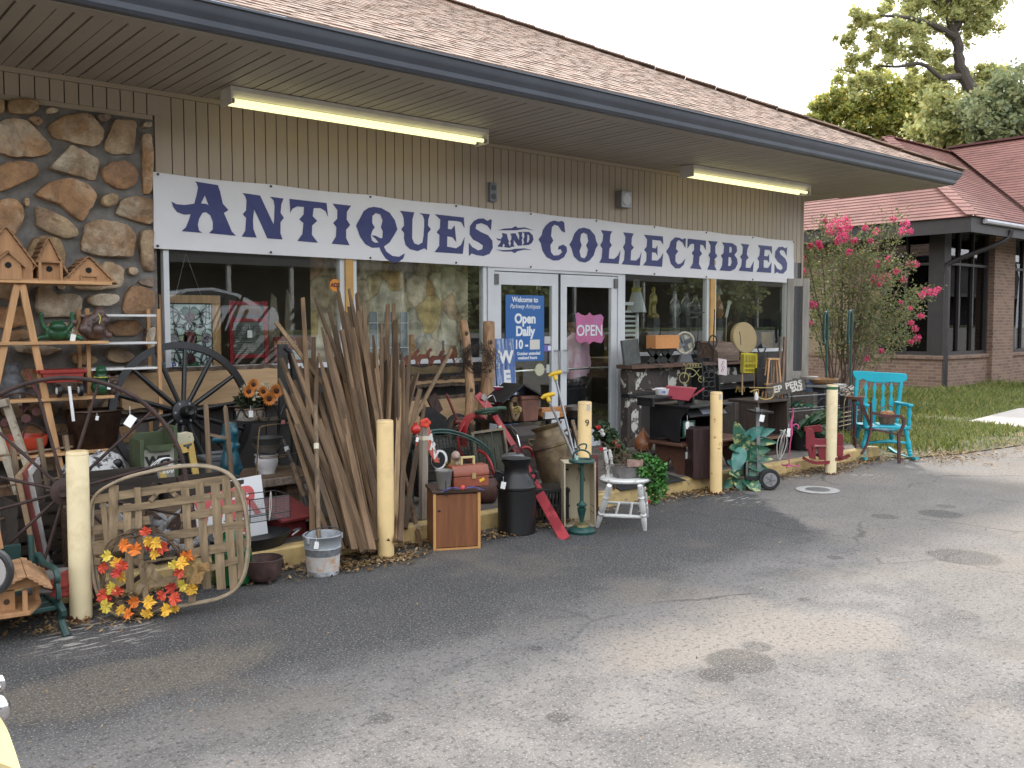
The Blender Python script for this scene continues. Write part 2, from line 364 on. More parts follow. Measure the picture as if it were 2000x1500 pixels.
def blade(x,y,h,wd):
 a=rg.uniform(0,6.28);lx,ly=math.cos(a)*wd,math.sin(a)*wd;tx,ty=rg.gauss(0,.35)*h,rg.gauss(0,.35)*h;k=len(V)
 V.extend([(x-lx,y-ly,.01),(x+lx,y+ly,.01),(x+tx*.4+lx*.6,y+ty*.4+ly*.6,h*.6),(x+tx,y+ty,h)]);Fc.append((k,k+1,k+2,k+3))
def lawn_front(x):
 for (x0,y0),(x1,y1) in zip(LB,LB[1:]):
  if x0 <=x <=x1: return y0+(y1-y0)*(x-x0)/(x1-x0)
 return 4.6
from mathutils import noise as MN
def inpath(x,y):
 q=[(p.x,p.y) for p in (a,b_,c_,d_)];s=0
 for i in range(4):
  (x0,y0),(x1,y1)=q[i],q[(i+1) % 4]
  s +=1 if (x1-x0)*(y-y0)-(y1-y0)*(x-x0) > 0 else -1
 return abs(s) ==4
n_b=0
while n_b < 52000:
 x=10.3+rg.random()**1.25*13;y=4.7+rg.random()*6.5
 if y < lawn_front(x)+.05 or inpath(x,y) or (x > 20.7 and y > 9.7): continue
 d=y-lawn_front(x);q=MN.noise(Vector((x*.9,y*.9,3)))
 if d < .7 and rg.random() > d*.9+.06+q*.4: continue
 if q < -.25 and rg.random() < .5: continue
 near=max(0,1-abs(y-9)/2.5) if x > 14 else max(0,1-abs(x-10.6)/1.2)*.8
 blade(x,y,(.045+.05*rg.random()+.16*near*rg.random())*(1+.5*q),.006+.004*rg.random());n_b +=1
g.add(V,Fc);gm=leafmat('grass_blades',[(.085,.13,.03),(.15,.20,.045),(.24,.27,.075),(.36,.31,.12)],.3,.3)
tag(obj('grass',g,gm,smooth=0),'mown green grass with dry brown blades between the lot and the brick building','grass',kind='stuff')
g=MB();rl=random.Random(5)
def lit(x,y,s): 
 n=Vector((rl.gauss(0,.35),rl.gauss(0,.35),1)).normalized();p=Vector((x,y,.012+rl.random()*.012));a=n.orthogonal().normalized();a=Matrix.Rotation(rl.uniform(0,6.3),3,n) @ a;b=n.cross(a)
 g.add([p-a*s,p+b*s*.4,p+a*s,p-b*s*.4],[(0,1,2,3)])
for i in range(5200):
 x=rl.uniform(.2,11.5)
 if 4.2 < x < 6.0 and rl.random() < .8: continue
 lit(x,5.47-abs(rl.gauss(0,.11)) if x < 10.2 else 5.3-abs(rl.gauss(0,.35))+rl.gauss(0,.2),rl.uniform(.008,.028))
for cx,cy,n,sg in ((2.95,5.2,500,.16),(3.3,5.15,350,.12),(1.55,5.0,150,.1),(1.2,5.1,120,.1),(4.3,5.25,260,.13),(4.85,5.25,220,.12),(8.9,5.25,300,.2),(6.9,5.3,250,.2),(10.9,5.0,900,.45),(12.5,4.75,900,.6),(14.5,4.65,800,.9)):
 for i in range(n): lit(rl.gauss(cx,sg),rl.gauss(cy,sg*.5),rl.uniform(.007,.024))
for i in range(420): lit(rl.uniform(.5,9.5),rl.uniform(1.2,5.1),rl.uniform(.004,.012))
tag(obj('leaf_litter',g,leafmat('dry_leaves',[(.10,.055,.025),(.20,.12,.05),(.32,.21,.10),(.40,.30,.17)],.3,.1),smooth=0),'dry brown leaves and twigs swept along the yellow kerb','leaf litter',kind='stuff')
p=gp(1597,957,.004);ring=MB();ring.lathe([(.0,-.002),(.115,-.002),(.12,.004),(.11,.008),(.0,.006)]);cov=solo('utility_cover','round grey metal utility cover set into the asphalt','utility cover',ring,mat('cover_iron',(.12,.115,.11),.7,.2,40,.4),p)
g=MB();g.lathe([(.12,.0),(.2,.0),(.2,.004),(.12,.006)]);obj('concrete_collar',g,mat('collar_concrete',(.36,.35,.33),.85,.2,20,.2),cov)
# ================================================================the shop
WY=7.69
def base_root(name,label,cat,x,y): return thing(name,label,cat,(x,y,0))
shop=base_root('antique_shop','low tan sided and fieldstone shop with brown shingle hip roof and glass front','shop building',7,WY)
tan=mat('tan_siding',(.40,.33,.25),.55,.05,1.2,.02)
tan_s=mat('tan_soffit',(.39,.35,.305),.55,.06,1.5,.02)
brown_panel=mat('dark_panel',(.033,.027,.024),.6,.3,3,.1)
slate=mat('gutter_slate',(.070,.080,.100),.38,.12,2,.03)
def W(name,mb,m,p=shop,**k): return obj(name,mb,m,p,world=True,**k)
g=MB();x=2.655
while x < 11.98:
 g.bb(x,min(x+.094,11.985),WY-.014,WY+.02,2.46,3.44);x +=.103
x=-3.0
while x < 2.6:
 g.bb(x,x+.094,WY-.014,WY+.02,3.275,3.44);x +=.103
g.bb(-3,2.6,WY-.02,WY+.03,3.235,3.272);g.bb(-3,11.985,WY-.02,WY+.03,3.443,3.482);g.bb(2.615,2.652,WY-.022,WY+.03,2.2,3.272)
g.bb(11.95,11.988,WY-.02,WY+.03,2.1,3.44)
W('siding',g,tan)
g=MB();g.bb(-3,11.97,WY+.021,WY+.10,2.45,3.46);W('wall_backing',g,mat('siding_gap',(.05,.04,.035),.8,.1,3,0))
g=MB();g.bb(11.86,11.97,WY-.01,WY+9,.0,3.46);W('side_wall',g,brown_panel)
g=MB();x=-6.0;i=0
while x < 12.9:
 wd=.106 if i % 3 else .110
 g.bb(x,x+wd-(.017 if i % 3 else .007),6.10,WY-.005,3.485,3.51);x +=wd;i +=1
g.bb(-6,12.9,5.985,6.098,3.481,3.51);W('soffit',g,tan_s)
g=MB();g.bb(-6,12.88,6.0,WY+.2,3.512,3.53);W('soffit_deck',g,mat('siding_gap',(.05,)*3))
g=MB();x=7.7
while x < 15: g.bb(12.0,12.88,x,x+.1,3.485,3.51);x +=.108
W('side_soffit',g,tan_s)
GP=[(0,3.49),(-.055,3.49),(-.075,3.51),(-.08,3.545),(-.105,3.575),(-.125,3.60),(-.13,3.632),(-.15,3.637),(-.15,3.652),(-.135,3.652),(-.115,3.61),(0,3.61)]
g=MB();k=len(GP)
for (mx_,my_) in ((-6,None),(12.88,5.985)):
 for dy,z in GP: g.add([(mx_ if my_ is None else mx_-dy,5.985+dy,z)],[])
g.add([(12.88-dy,16.,z) for dy,z in GP],[])
for s_ in (0,1):
 for j in range(k): g.f.append((s_*k+j,s_*k+(j+1) % k,(s_+1)*k+(j+1) % k,(s_+1)*k+j));g.mi.append(0)
W('gutter',g,slate,smooth=30)
def clip(poly,lo,hi):
 def half(P,f):
  out=[]
  for i in range(len(P)):
   a,b=P[i],P[(i+1) % len(P)];fa,fb=f(a),f(b)
   if fa >=0: out.append(a)
   if fa*fb < 0: t=fa/(fa-fb);out.append((a[0]+(b[0]-a[0])*t,a[1]+(b[1]-a[1])*t))
  return out
 P=half(poly,lambda p: p[1]-lo);return half(P,lambda p: hi-p[1]) if P else P
def xspan(poly,v):
 xs=[]
 for i in range(len(poly)):
  a,b=poly[i],poly[(i+1) % len(poly)]
  if (a[1]-v)*(b[1]-v) < 0: xs.append(a[0]+(b[0]-a[0])*(v-a[1])/(b[1]-a[1]))
 return (min(xs),max(xs)) if len(xs) > 1 else None
def roof_plane(name,O,U,V,poly,m,parent,course=.14,step=.011,tabs=0,seed=1,vmax=99):
 """poly in (along eave, up slope) metres; object axes follow the slope"""
 U,V=Vector(U).normalized(),Vector(V).normalized();Nn=U.cross(V);g=MB();rr=random.Random(seed)
 v=min(p[1] for p in poly);top=min(max(p[1] for p in poly),vmax)
 while v < top:
  P=clip(poly,v,v+course)
  if len(P) > 2:
   hz=lambda q: step*(1-(q-v)/course)+.002
   k=len(g.v);g.add([(p[0],p[1],hz(p[1])) for p in P],[tuple(range(len(P)))])
   sp=xspan(poly,v+.001)
   if sp:
    g.add([(sp[0],v,0),(sp[1],v,0),(sp[1],v,step+.002),(sp[0],v,step+.002)],[(0,1,2,3)])
    if tabs:
     s2=xspan(poly,v+course*.98)
     if s2:
      x0,x1=max(sp[0],s2[0]),min(sp[1],s2[1]);x=x0+rr.random()*.2
      while x < x1-.25:
       wd=rr.uniform(.09,.24)
       if x+wd < x1:
        h=step+.005;y1=v+course*.97
        g.add([(x,v-.006,0),(x+wd,v-.006,0),(x+wd,v-.006,h),(x,v-.006,h),(x+wd,y1,.007),(x,y1,.007),(x,y1,0),(x+wd,y1,0)],[(0,1,2,3),(3,2,4,5),(1,7,4,2),(0,3,5,6)])
       x +=wd+rr.uniform(.04,.3)
  v +=course
 Mx=Matrix((U,V,Nn)).transposed()
 o=obj(name,g,m,parent,loc=Vector(O)-(wm(parent).translation if parent else Vector()),rot=Mx.to_euler(),smooth=0);return o
def shingle_mat(name,c1,c2,c3,bw=.33,rh=.14,bias=0.):
 m=bpy.data.materials.new(name);m.use_nodes=True;t=m.node_tree;b=t.nodes['Principled BSDF'];ln=t.links.new
 tc=N(t,'ShaderNodeTexCoord');br=N(t,'ShaderNodeTexBrick');br.inputs['Scale'].default_value=1
 br.inputs['Brick Width'].default_value=bw;br.inputs['Row Height'].default_value=rh;br.inputs['Mortar Size'].default_value=0
 br.inputs['Color1'].default_value=list(c1)+[1];br.inputs['Color2'].default_value=list(c2)+[1];br.inputs['Bias'].default_value=bias
 nz=N(t,'ShaderNodeTexNoise');nz.inputs['Scale'].default_value=70;nz.inputs['Detail'].default_value=3;n2=N(t,'ShaderNodeTexNoise');n2.inputs['Scale'].default_value=1.1;n2.inputs['Detail'].default_value=5
 mx=N(t,'ShaderNodeMix',data_type='RGBA');mx.inputs[7].default_value=list(c3)+[1];rp=N(t,'ShaderNodeMapRange');rp.inputs[1].default_value=.45;rp.inputs[2].default_value=.75
 ov=N(t,'ShaderNodeMix',data_type='RGBA',blend_type='OVERLAY');ov.inputs[0].default_value=.55
 P=tc.outputs['Object']
 for n in (br,nz,n2): ln(P,n.inputs['Vector'])
 ln(n2.outputs['Fac'],rp.inputs[0]);ln(rp.outputs[0],mx.inputs[0]);ln(br.outputs[0],mx.inputs[6]);ln(mx.outputs[2],ov.inputs[6]);ln(nz.outputs['Fac'],ov.inputs[7])
 ln(ov.outputs[2],b.inputs['Base Color']);b.inputs['Roughness'].default_value=.9
 bp=N(t,'ShaderNodeBump');bp.inputs['Strength'].default_value=.4;bp.inputs['Distance'].default_value=.006;ln(nz.outputs['Fac'],bp.inputs['Height']);ln(bp.outputs[0],b.inputs['Normal']);return m
brown_sh=shingle_mat('brown_shingles',(.35,.245,.19),(.155,.11,.088),(.265,.188,.148),.24,.14,-.25)
RC=Vector((13.02,5.84,3.655));SL=.5;q=math.sqrt(1+SL*SL)
roof_plane('roof',RC,(-1,0,0),(0,1,SL),[(0,0),(0,0),(7.2,7.2*q),(19,7.2*q),(19,0)][1:],brown_sh,shop,tabs=1,seed=3) if False else None
roof_plane('roof',RC+Vector((-19,0,0)),(1,0,0),(0,1,SL),[(0,0),(19,0),(11.8,7.2*q),(0,7.2*q)],brown_sh,shop,step=.008,tabs=1,seed=3)
roof_plane('roof',RC,(0,1,0),(-1,0,SL),[(0,0),(14.4,0),(7.2,7.2*q)],brown_sh,shop,course=.28,seed=4)
g=MB();cap=[RC+Vector((-t,t,SL*t+.02)) for t in [i*.3 for i in range(0,25)]]
for a,b in zip(cap,cap[1:]): g.bar(a+Vector((0,0,.012)),b,.2,.018,side=(0,0,1))
W('hip_cap',g,brown_sh)
def stones(name,polys,y,m,parent):
 g=MB();rs=random.Random(3)
 for i,P in enumerate(polys):
  P=[(q.x,q.z) for q in (at(px,pz,y-.03) for px,pz in P)]
  cx=sum(p[0] for p in P)/len(P);cz=sum(p[1] for p in P)/len(P);ring=[]
  for a in range(len(P)):
   p,q_=P[a],P[(a+1) % len(P)];n=max(2,int(math.hypot(q_[0]-p[0],q_[1]-p[1])/.022))
   for b in range(n): ring.append((p[0]+(q_[0]-p[0])*b/n,p[1]+(q_[1]-p[1])*b/n))
  ring=[((ring[k-1][0]+2*ring[k][0]+ring[(k+1) % len(ring)][0])/4,(ring[k-1][1]+2*ring[k][1]+ring[(k+1) % len(ring)][1])/4) for k in range(len(ring))]
  hgt=rs.uniform(.04,.085);n=len(ring);lay=[];tx_,tz_=rs.uniform(-.16,.16),rs.uniform(-.16,.16)
  for s_,dep in ((1.0,.0),(.99,.62),(.965,.9),(.88,1.0),(.7,1.02),(.4,1.04)):
   row=[]
   for k,(px,pz) in enumerate(ring):
    wob=1+.05*MN.noise(Vector((px*12,pz*12,i)))+.05*MN.noise(Vector((px*34,pz*34,i)))
    xx,zz=cx+(px-cx)*s_*wob,cz+(pz-cz)*s_*wob
    row.append((xx,y-hgt*dep-(.018*MN.noise(Vector((xx*6,zz*6,i*3.1)))+.016*abs(MN.noise(Vector((xx*15,zz*15,i*1.7))))+.006*MN.noise(Vector((xx*45,zz*45,i)))+tx_*(xx-cx)+tz_*(zz-cz))*(s_ < .99),zz))
   lay.append(row)
  vs=[p for r_ in lay for p in r_];fs=[]
  for l in range(len(lay)-1):
   for k in range(n): fs.append((l*n+k,l*n+(k+1) % n,(l+1)*n+(k+1) % n,(l+1)*n+k))
  vs.append((cx,y-hgt*1.05,cz));c_=len(vs)-1;o=(len(lay)-1)*n
  for k in range(n): fs.append((o+k,o+(k+1) % n,c_))
  g.add(vs,fs)
 return W(name,g,m,parent,smooth=38)
def stone_mat():
 m=bpy.data.materials.new('field_stone');m.use_nodes=True;t=m.node_tree;b=t.nodes['Principled BSDF'];ln=t.links.new
 tc=N(t,'ShaderNodeTexCoord');ge=N(t,'ShaderNodeNewGeometry');rp=N(t,'ShaderNodeValToRGB');e=rp.color_ramp.elements;cs=[(.50,.35,.19),(.33,.19,.095),(.72,.63,.48),(.40,.24,.12),(.60,.46,.28),(.28,.17,.11),(.52,.30,.15),(.66,.58,.45),(.42,.29,.17),(.36,.27,.21)]
 e[0].color=list(cs[0])+[1];e[1].position=.1;e[1].color=list(cs[1])+[1]
 for i,c in enumerate(cs[2:]): q=e.new((i+2)/10);q.color=list(c)+[1]
 n0=N(t,'ShaderNodeTexNoise');n0.inputs['Scale'].default_value=3.2;n0.inputs['Detail'].default_value=6;n0.inputs['Roughness'].default_value=.7;ln(tc.outputs['Object'],n0.inputs['Vector'])
 ma_=N(t,'ShaderNodeMath',operation='MULTIPLY_ADD');ma_.inputs[1].default_value=.34;ln(n0.outputs['Fac'],ma_.inputs[0]);m3=N(t,'ShaderNodeMath',operation='SUBTRACT');m3.inputs[1].default_value=.17;ln(ge.outputs['Random Per Island'],m3.inputs[0]);ln(m3.outputs[0],ma_.inputs[2]);ln(ma_.outputs[0],rp.inputs[0])
 n1=N(t,'ShaderNodeTexNoise');n1.inputs['Scale'].default_value=5;n1.inputs['Detail'].default_value=9;n1.inputs['Roughness'].default_value=.7;n1.inputs['Distortion'].default_value=.6
 n2=N(t,'ShaderNodeTexNoise');n2.inputs['Scale'].default_value=26;n2.inputs['Detail'].default_value=6
 for n in (n1,n2): ln(tc.outputs['Object'],n.inputs['Vector'])
 ad=N(t,'ShaderNodeMapRange');ad.inputs[1].default_value=.3;ad.inputs[2].default_value=.7;ad.inputs[3].default_value=.45;ad.inputs[4].default_value=1.3;ln(n1.outputs['Fac'],ad.inputs[0])
 mu=N(t,'ShaderNodeMix',data_type='RGBA',blend_type='MULTIPLY');mu.inputs[0].default_value=1;ln(rp.outputs[0],mu.inputs[6]);ln(ad.outputs[0],mu.inputs[7])
 r2=N(t,'ShaderNodeMapRange');r2.inputs[1].default_value=.6;r2.inputs[2].default_value=.72;r2.inputs[4].default_value=.55;ln(n2.outputs['Fac'],r2.inputs[0])
 m2=N(t,'ShaderNodeMix',data_type='RGBA');m2.inputs[7].default_value=(.13,.09,.07,1);ln(r2.outputs[0],m2.inputs[0]);ln(mu.outputs[2],m2.inputs[6])
 ln(m2.outputs[2],b.inputs['Base Color']);b.inputs['Roughness'].default_value=.8
 bp=N(t,'ShaderNodeBump');bp.inputs['Strength'].default_value=.9;bp.inputs['Distance'].default_value=.04;ln(n1.outputs['Fac'],bp.inputs['Height']);ln(bp.outputs[0],b.inputs['Normal']);return m
SA="0,790 60,765 150,770 200,800 260,860 330,940 340,985 300,1020 150,1025 80,1030 0,1000 -90,960 -110,850|45,650 150,640 245,660 250,720 180,750 60,740 40,700|295,705 340,695 390,715 375,735 300,750|300,830 400,760 520,730 590,740 640,800 680,860 660,930 600,965 450,930 330,890|620,745 700,745 725,770 680,800 640,790|740,780 850,775 885,800 880,900 875,985 850,1010 720,1000 670,975 700,870|920,800 985,795 985,835 925,835|930,865 980,870 1000,1000 990,1260 935,1270 925,1100 920,900|460,940 560,990 650,1040 645,1100 625,1180 500,1150 310,1100 370,1030|650,1095 720,1055 800,1040 870,1080 900,1140 880,1200 820,1238 740,1225 670,1170|0,1070 100,1045 200,1060 255,1100 240,1150 150,1190 60,1230 0,1255 -80,1200|205,1265 330,1180 430,1160 560,1190 635,1270 600,1350 535,1450 450,1390 380,1330 280,1300|655,1280 720,1255 770,1270 760,1330 690,1355 650,1330|745,1395 790,1300 870,1270 990,1300 990,1465 900,1450 820,1420|0,1300 80,1285 130,1320 160,1390 150,1450 90,1540 0,1560 -90,1500 -70,1360|150,1290 185,1285 192,1345 160,1350|230,1340 300,1360 420,1420 500,1490 510,1540 430,1560 320,1520 225,1470|-60,640 20,650 25,740 -60,750|170,770 240,760 280,800 250,830 200,790"
SB="790,50 850,-10 1000,0 1150,40 1230,130 1225,250 1190,350 1050,340 900,330 730,280 735,180|1290,90 1395,85 1400,250 1405,470 1320,470 1290,380 1265,200|1155,435 1240,425 1265,470 1240,510 1165,500|640,600 720,560 850,480 960,370 1050,400 1125,450 1120,540 1090,620 900,640 700,640|780,710 900,670 1080,680 1085,740 1000,790 850,790 785,750|1120,770 1150,660 1210,590 1300,610 1405,650 1410,800 1380,880 1200,880 1120,840|1250,560 1405,515 1410,620 1300,590|240,270 300,160 400,130 540,170 600,300 590,420 540,500 300,520 210,400|330,600 440,590 480,680 640,670 740,700 750,800 700,880 400,890 330,830|500,585 590,575 600,640 520,640|980,960 1100,910 1270,920 1310,1000 1250,1060 1050,1060 975,1010|980,1180 1080,1150 1230,1230 1240,1290 1060,1310 960,1280|1320,1000 1405,960 1405,1180 1380,1220 1310,1150|100,1140 450,1150 580,1180 420,1240 150,1210|0,210 140,200 190,260 150,400 40,430 -60,380|0,560 180,540 280,580 260,700 100,740 -50,700|-60,800 220,780 290,860 250,960 60,1000 -80,960|40,1040 200,990 300,1030 260,1090 80,1110|420,940 620,930 720,1000 690,1080 480,1090 380,1020|760,860 880,830 930,900 860,940 770,930|640,1220 800,1210 900,1270 850,1330 660,1320"
seeds=[]
for txt,k_,oy in ((SA,3.334,0),(SB,4.6875,430)):
 for pl_ in txt.split('|'): seeds.append([(lambda a,b: (a/k_,oy+b/k_))(*map(float,q.split(','))) for q in pl_.split()])
rs=random.Random(9)
for r_ in range(6):
 for c_ in range(7):
  cx_,cy_=-60+c_*62+(r_ % 2)*28+rs.uniform(-6,6),742+r_*54+rs.uniform(-5,5)
  if cx_ < 276: seeds.append([(cx_+rs.uniform(.8,1.15)*(27+rs.random()*2)*math.cos(a*.785),cy_+rs.uniform(.8,1.15)*22*math.sin(a*.785)) for a in range(8)])
g=MB();g.bb(-3,2.612,WY-.004,WY+.1,0,3.24);W('mortar',g,mat('mortar',(.20,.19,.175),.9,.25,9,.4))
stones('stone_wall',seeds,WY,stone_mat(),shop)
glass=glassmat('window_glass',(.92,.95,.94),.085)
SZ=1.175     # sill height
def window(x0,x1,z0=SZ,z1=2.5,fr=.045):
 f=MB();y0,y1=WY-.02,WY+.05
 f.bb(x0,x1,y0,y1,z0,z0+fr);f.bb(x0,x1,y0,y1,z1-fr,z1);f.bb(x0,x0+fr,y0,y1,z0+fr,z1-fr);f.bb(x1-fr,x1,y0,y1,z0+fr,z1-fr)
 o=W('window',f,alu);p=MB();p.bb(x0+fr,x1-fr,WY+.012,WY+.018,z0+fr,z1-fr);W('pane',p,glass,o);return o
yel=mat('mullion_yellow',(.52,.30,.09),.6,.12,5,.1)
window(2.66,4.345);window(4.43,6.05);window(8.14,9.80);window(9.90,11.62)
g=MB();g.bb(4.347,4.428,WY-.045,WY+.05,.12,2.5);W('mullion',g,yel)
g=MB();g.bb(9.802,9.898,WY-.045,WY+.05,SZ,2.5);W('mullion',g,yel)
g=MB();g.bb(11.622,11.86,WY-.01,WY+.08,.12,2.5);W('end_panel',g,mat('end_panel_grey',(.17,.165,.16),.5,.05,2,0))
for a,b in ((2.64,4.345),(4.43,6.05),(8.14,11.62)):
 x=a;g=MB()
 while x < b: g.bb(x+.004,min(x+.3,b)-.004,WY-.012,WY+.06,.12,SZ-.004);x +=.3
 W('knee_wall',g,brown_panel)
g=MB();g.bb(6.062,6.148,WY-.03,WY+.06,.12,2.4);g.bb(8.052,8.138,WY-.03,WY+.06,.12,2.4);g.bb(6.149,8.051,WY-.03,WY+.06,2.145,2.4);W('door_frame',g,alu)
chrome=mat('chrome',(.6,.6,.62),.2,.03,3,0,met=1)
def door(x0,x1,hinge):
 f=MB();y0,y1=WY-.018,WY+.028;st=.095
 f.bb(x0,x0+st,y0,y1,.13,2.135);f.bb(x1-st,x1,y0,y1,.13,2.135);f.bb(x0+st,x1-st,y0,y1,.13,.33);f.bb(x0+st,x1-st,y0,y1,2.0,2.135)
 o=W('door',f,alu);p=MB();p.bb(x0+st,x1-st,WY+.002,WY+.008,.33,2.0);W('pane',p,glass,o)
 hx=x1-.05 if hinge < 0 else x0+.05;s_=-hinge
 h=MB();h.tube(cr([(hx,y0,1.02),(hx,y0-.06,1.02),(hx+hinge*-.0,y0-.065,1.04),(hx,y0-.065,1.25),(hx,y0-.06,1.27),(hx,y0,1.27)],3),.012);W('handle',h,chrome,o)
 h=MB();h.tube([(x0+.06,y1+.03,1.05),(x1-.06,y1+.03,1.05)],.014);W('push_bar',h,chrome,o)
 h=MB();h.bb((x0 if hinge < 0 else x1-.05)-.01,(x0+.05 if hinge < 0 else x1)+.0,y0-.02,y0-.001,2.0,2.11);W('hinge',h,mat('hinge_grey',(.12,.12,.12),.5),o)
 return o
door(6.155,7.085,-1);door(7.125,8.045,1)
g=MB();g.bb(7.088,7.122,WY-.012,WY+.03,.13,2.14);W('astragal',g,mat('door_gasket',(.015,.015,.016),.6))
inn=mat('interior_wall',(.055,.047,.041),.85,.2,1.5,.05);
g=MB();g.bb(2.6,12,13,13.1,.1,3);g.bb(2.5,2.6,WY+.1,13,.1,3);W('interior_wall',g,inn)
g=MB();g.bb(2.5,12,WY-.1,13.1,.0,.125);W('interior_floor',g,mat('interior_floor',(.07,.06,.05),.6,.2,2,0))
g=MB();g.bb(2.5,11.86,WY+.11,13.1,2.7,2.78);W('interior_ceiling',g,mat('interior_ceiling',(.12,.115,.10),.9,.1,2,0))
for a,b in ((2.5,6.0),(8.15,11.86)): g=MB();g.bb(a,b,WY+.14,WY+.75,.9,SZ-.03);W('display_shelf',g,mat('display_wood',(.09,.06,.04),.6,.3,3,.1,wood='x'))
for x,y in ((3.6,9.2),(5.1,10.2),(3.2,11.5),(7.4,9.0),(7.2,11.3),(9.2,9.4),(10.9,9.0),(10.2,11.2)):
 g=MB();g.bb(-.6,.6,-.15,.15,-.06,0);o=solo('ceiling_light','flat glowing ceiling light inside the dark shop behind the glass','ceiling light',g,mat('ceiling_lamp',(1,.93,.68),.5,0,1,0,emit=3.2),(x,y,2.7),group='ceiling lights inside the shop')
# ================================================================things fixed to the shop front
tube_m=mat('lit_tube',(1,.93,.47),.4,0,1,0,emit=.62)
def strip_light(x0,x1,label):
 o=thing('fluorescent_light',label,'strip light',((x0+x1)/2,7.24,3.48),group='strip lights under the eave');h=(x1-x0)/2
 g=MB();g.prism([(-.10,0),(.10,0),(.10,-.035),(.055,-.075),(-.055,-.075),(-.10,-.035)],-h,h,'yz');g.m=Matrix.Identity(4)
 hm=mat('fixture_white',(.62,.6,.55),.5,.08,6,.03);obj('housing',g,hm,o)
 for x in (-h-.012,h+.001): e=MB();e.bb(x,x+.011,-.105,.105,-.14,0);obj('end_plate',e,hm,o)
 for y in (-.062,.062):
  t=MB();t.tube([(-h+.03,y,-.108),(h-.03,y,-.108)],.019,10);obj('tube',t,tube_m,o)
  c=MB();c.tube([(-h,y,-.108),(-h+.03,y,-.108)],.021,10);c.tube([(h-.03,y,-.108),(h,y,-.108)],.021,10);obj('socket',c,mat('socket_grey',(.3,.29,.27),.6),o)
 return o
strip_light(3.05,5.65,'long lit strip light under the eave over the word ANTIQUES')
strip_light(8.8,11.3,'farther lit strip light under the eave near the building corner')
def at_wall(px,py,d=.0): return at(px,py,WY-d)
p=at_wall(1211,391,.02);g=MB();g.bb(-.085,.085,-.11,0,-.1,.1);o=solo('flood_lamp','small square grey flood lamp on the siding above the banner','wall lamp',g,grey_metal,p,bevel=.008)
g=MB();g.disc((0,-.113,0),.07,'y',.006);obj('lens',g,mat('lens_milk',(.5,.5,.5),.3),o)
p=at_wall(959,376,.017);g=MB();g.bb(-.045,.045,-.045,0,-.1,.1);o=solo('outlet_box','narrow grey outlet box on the siding above the banner','outlet box',g,mat('box_grey',(.17,.19,.21),.5,.1),p,bevel=.005)
g=MB();g.disc((0,-.047,.045),.03,'y',.008);g.disc((0,-.047,-.045),.03,'y',.008);obj('socket',g,mat('socket_dark',(.06,.065,.07),.5),o)
# ================================================================helpers for goods
def K(u,sx=1.0): b=MB();b.m=Matrix.Diagonal((u*sx,u,u,1));return b
def put(name,label,cat,px,py,z=None,Y=None,rot=FACE,group=None,tilt=(0,0)):
 p=at(px,py,Y) if Y is not None else gp(px,py,.124 if z is None else z)
 o=thing(name,label,cat,p,rot,group,tilt);return o,mpp(p)
def fuse(o,vox,it=4):
 m=o.modifiers.new('fuse','REMESH');m.mode='VOXEL';m.voxel_size=vox;m.use_smooth_shade=True
 s=o.modifiers.new('smooth','SMOOTH');s.iterations=it;s.factor=.5;return o
def price(parent,loc,s=.03,rot=.2):
 b=MB();b.box(0,0,-s*.9,s*.9,.002,s*1.3,0,rot,0);b.tube([(0,0,-s*.2),(0,.004,s*.8)],.0012,4)
 o=obj('price_tag',b,white_tag,parent);o.location=loc;return o
def letters(parent,s,size,loc,m,bold=0,rot=(0,0,0),name='lettering',**k):
 o=obj(name,text(s,size,bold,.0015,**k),m,parent,smooth=0);o.location=loc;o.rotation_euler=rot;return o
# ================================================================banner
BY=WY-.05
def wr(x,z): return .008*math.sin(x*2.1+z*3)+.010*MN.noise(Vector((x*.9+z*1.2,z*5-x*.8,1)))+.004*MN.noise(Vector((x*4,z*9-x*2,4)))
vinyl=mat('banner_vinyl',(.70,.70,.72),.5,.03,2.0,.12);navy=mat('banner_navy',(.028,.036,.15),.5,.06,2,.1)
TL,TR,BL,BR=at(300,335,BY),at(1551,470,BY),at(300,485,BY),at(1551,553,BY)
ban=thing('shop_banner','long white vinyl banner lettered ANTIQUES AND COLLECTIBLES in navy','banner',((TL.x+TR.x)/2,BY,(TL.z+BL.z)/2))
g=MB();nx,nz_=180,16;vs=[]
for i in range(nx+1):
 for j in range(nz_+1):
  u,v=i/nx,j/nz_;t=TL.lerp(TR,u);b=BL.lerp(BR,u);p=t.lerp(b,v)
  sc=.012*abs(math.sin(u*math.pi*9))*(1-v)**3
  vs.append((p.x,BY+wr(p.x,p.z),p.z-sc))
g.add(vs,[(i*(nz_+1)+j,i*(nz_+1)+j+1,(i+1)*(nz_+1)+j+1,(i+1)*(nz_+1)+j) for i in range(nx) for j in range(nz_)])
W('sheet',g,vinyl,ban,smooth=80)
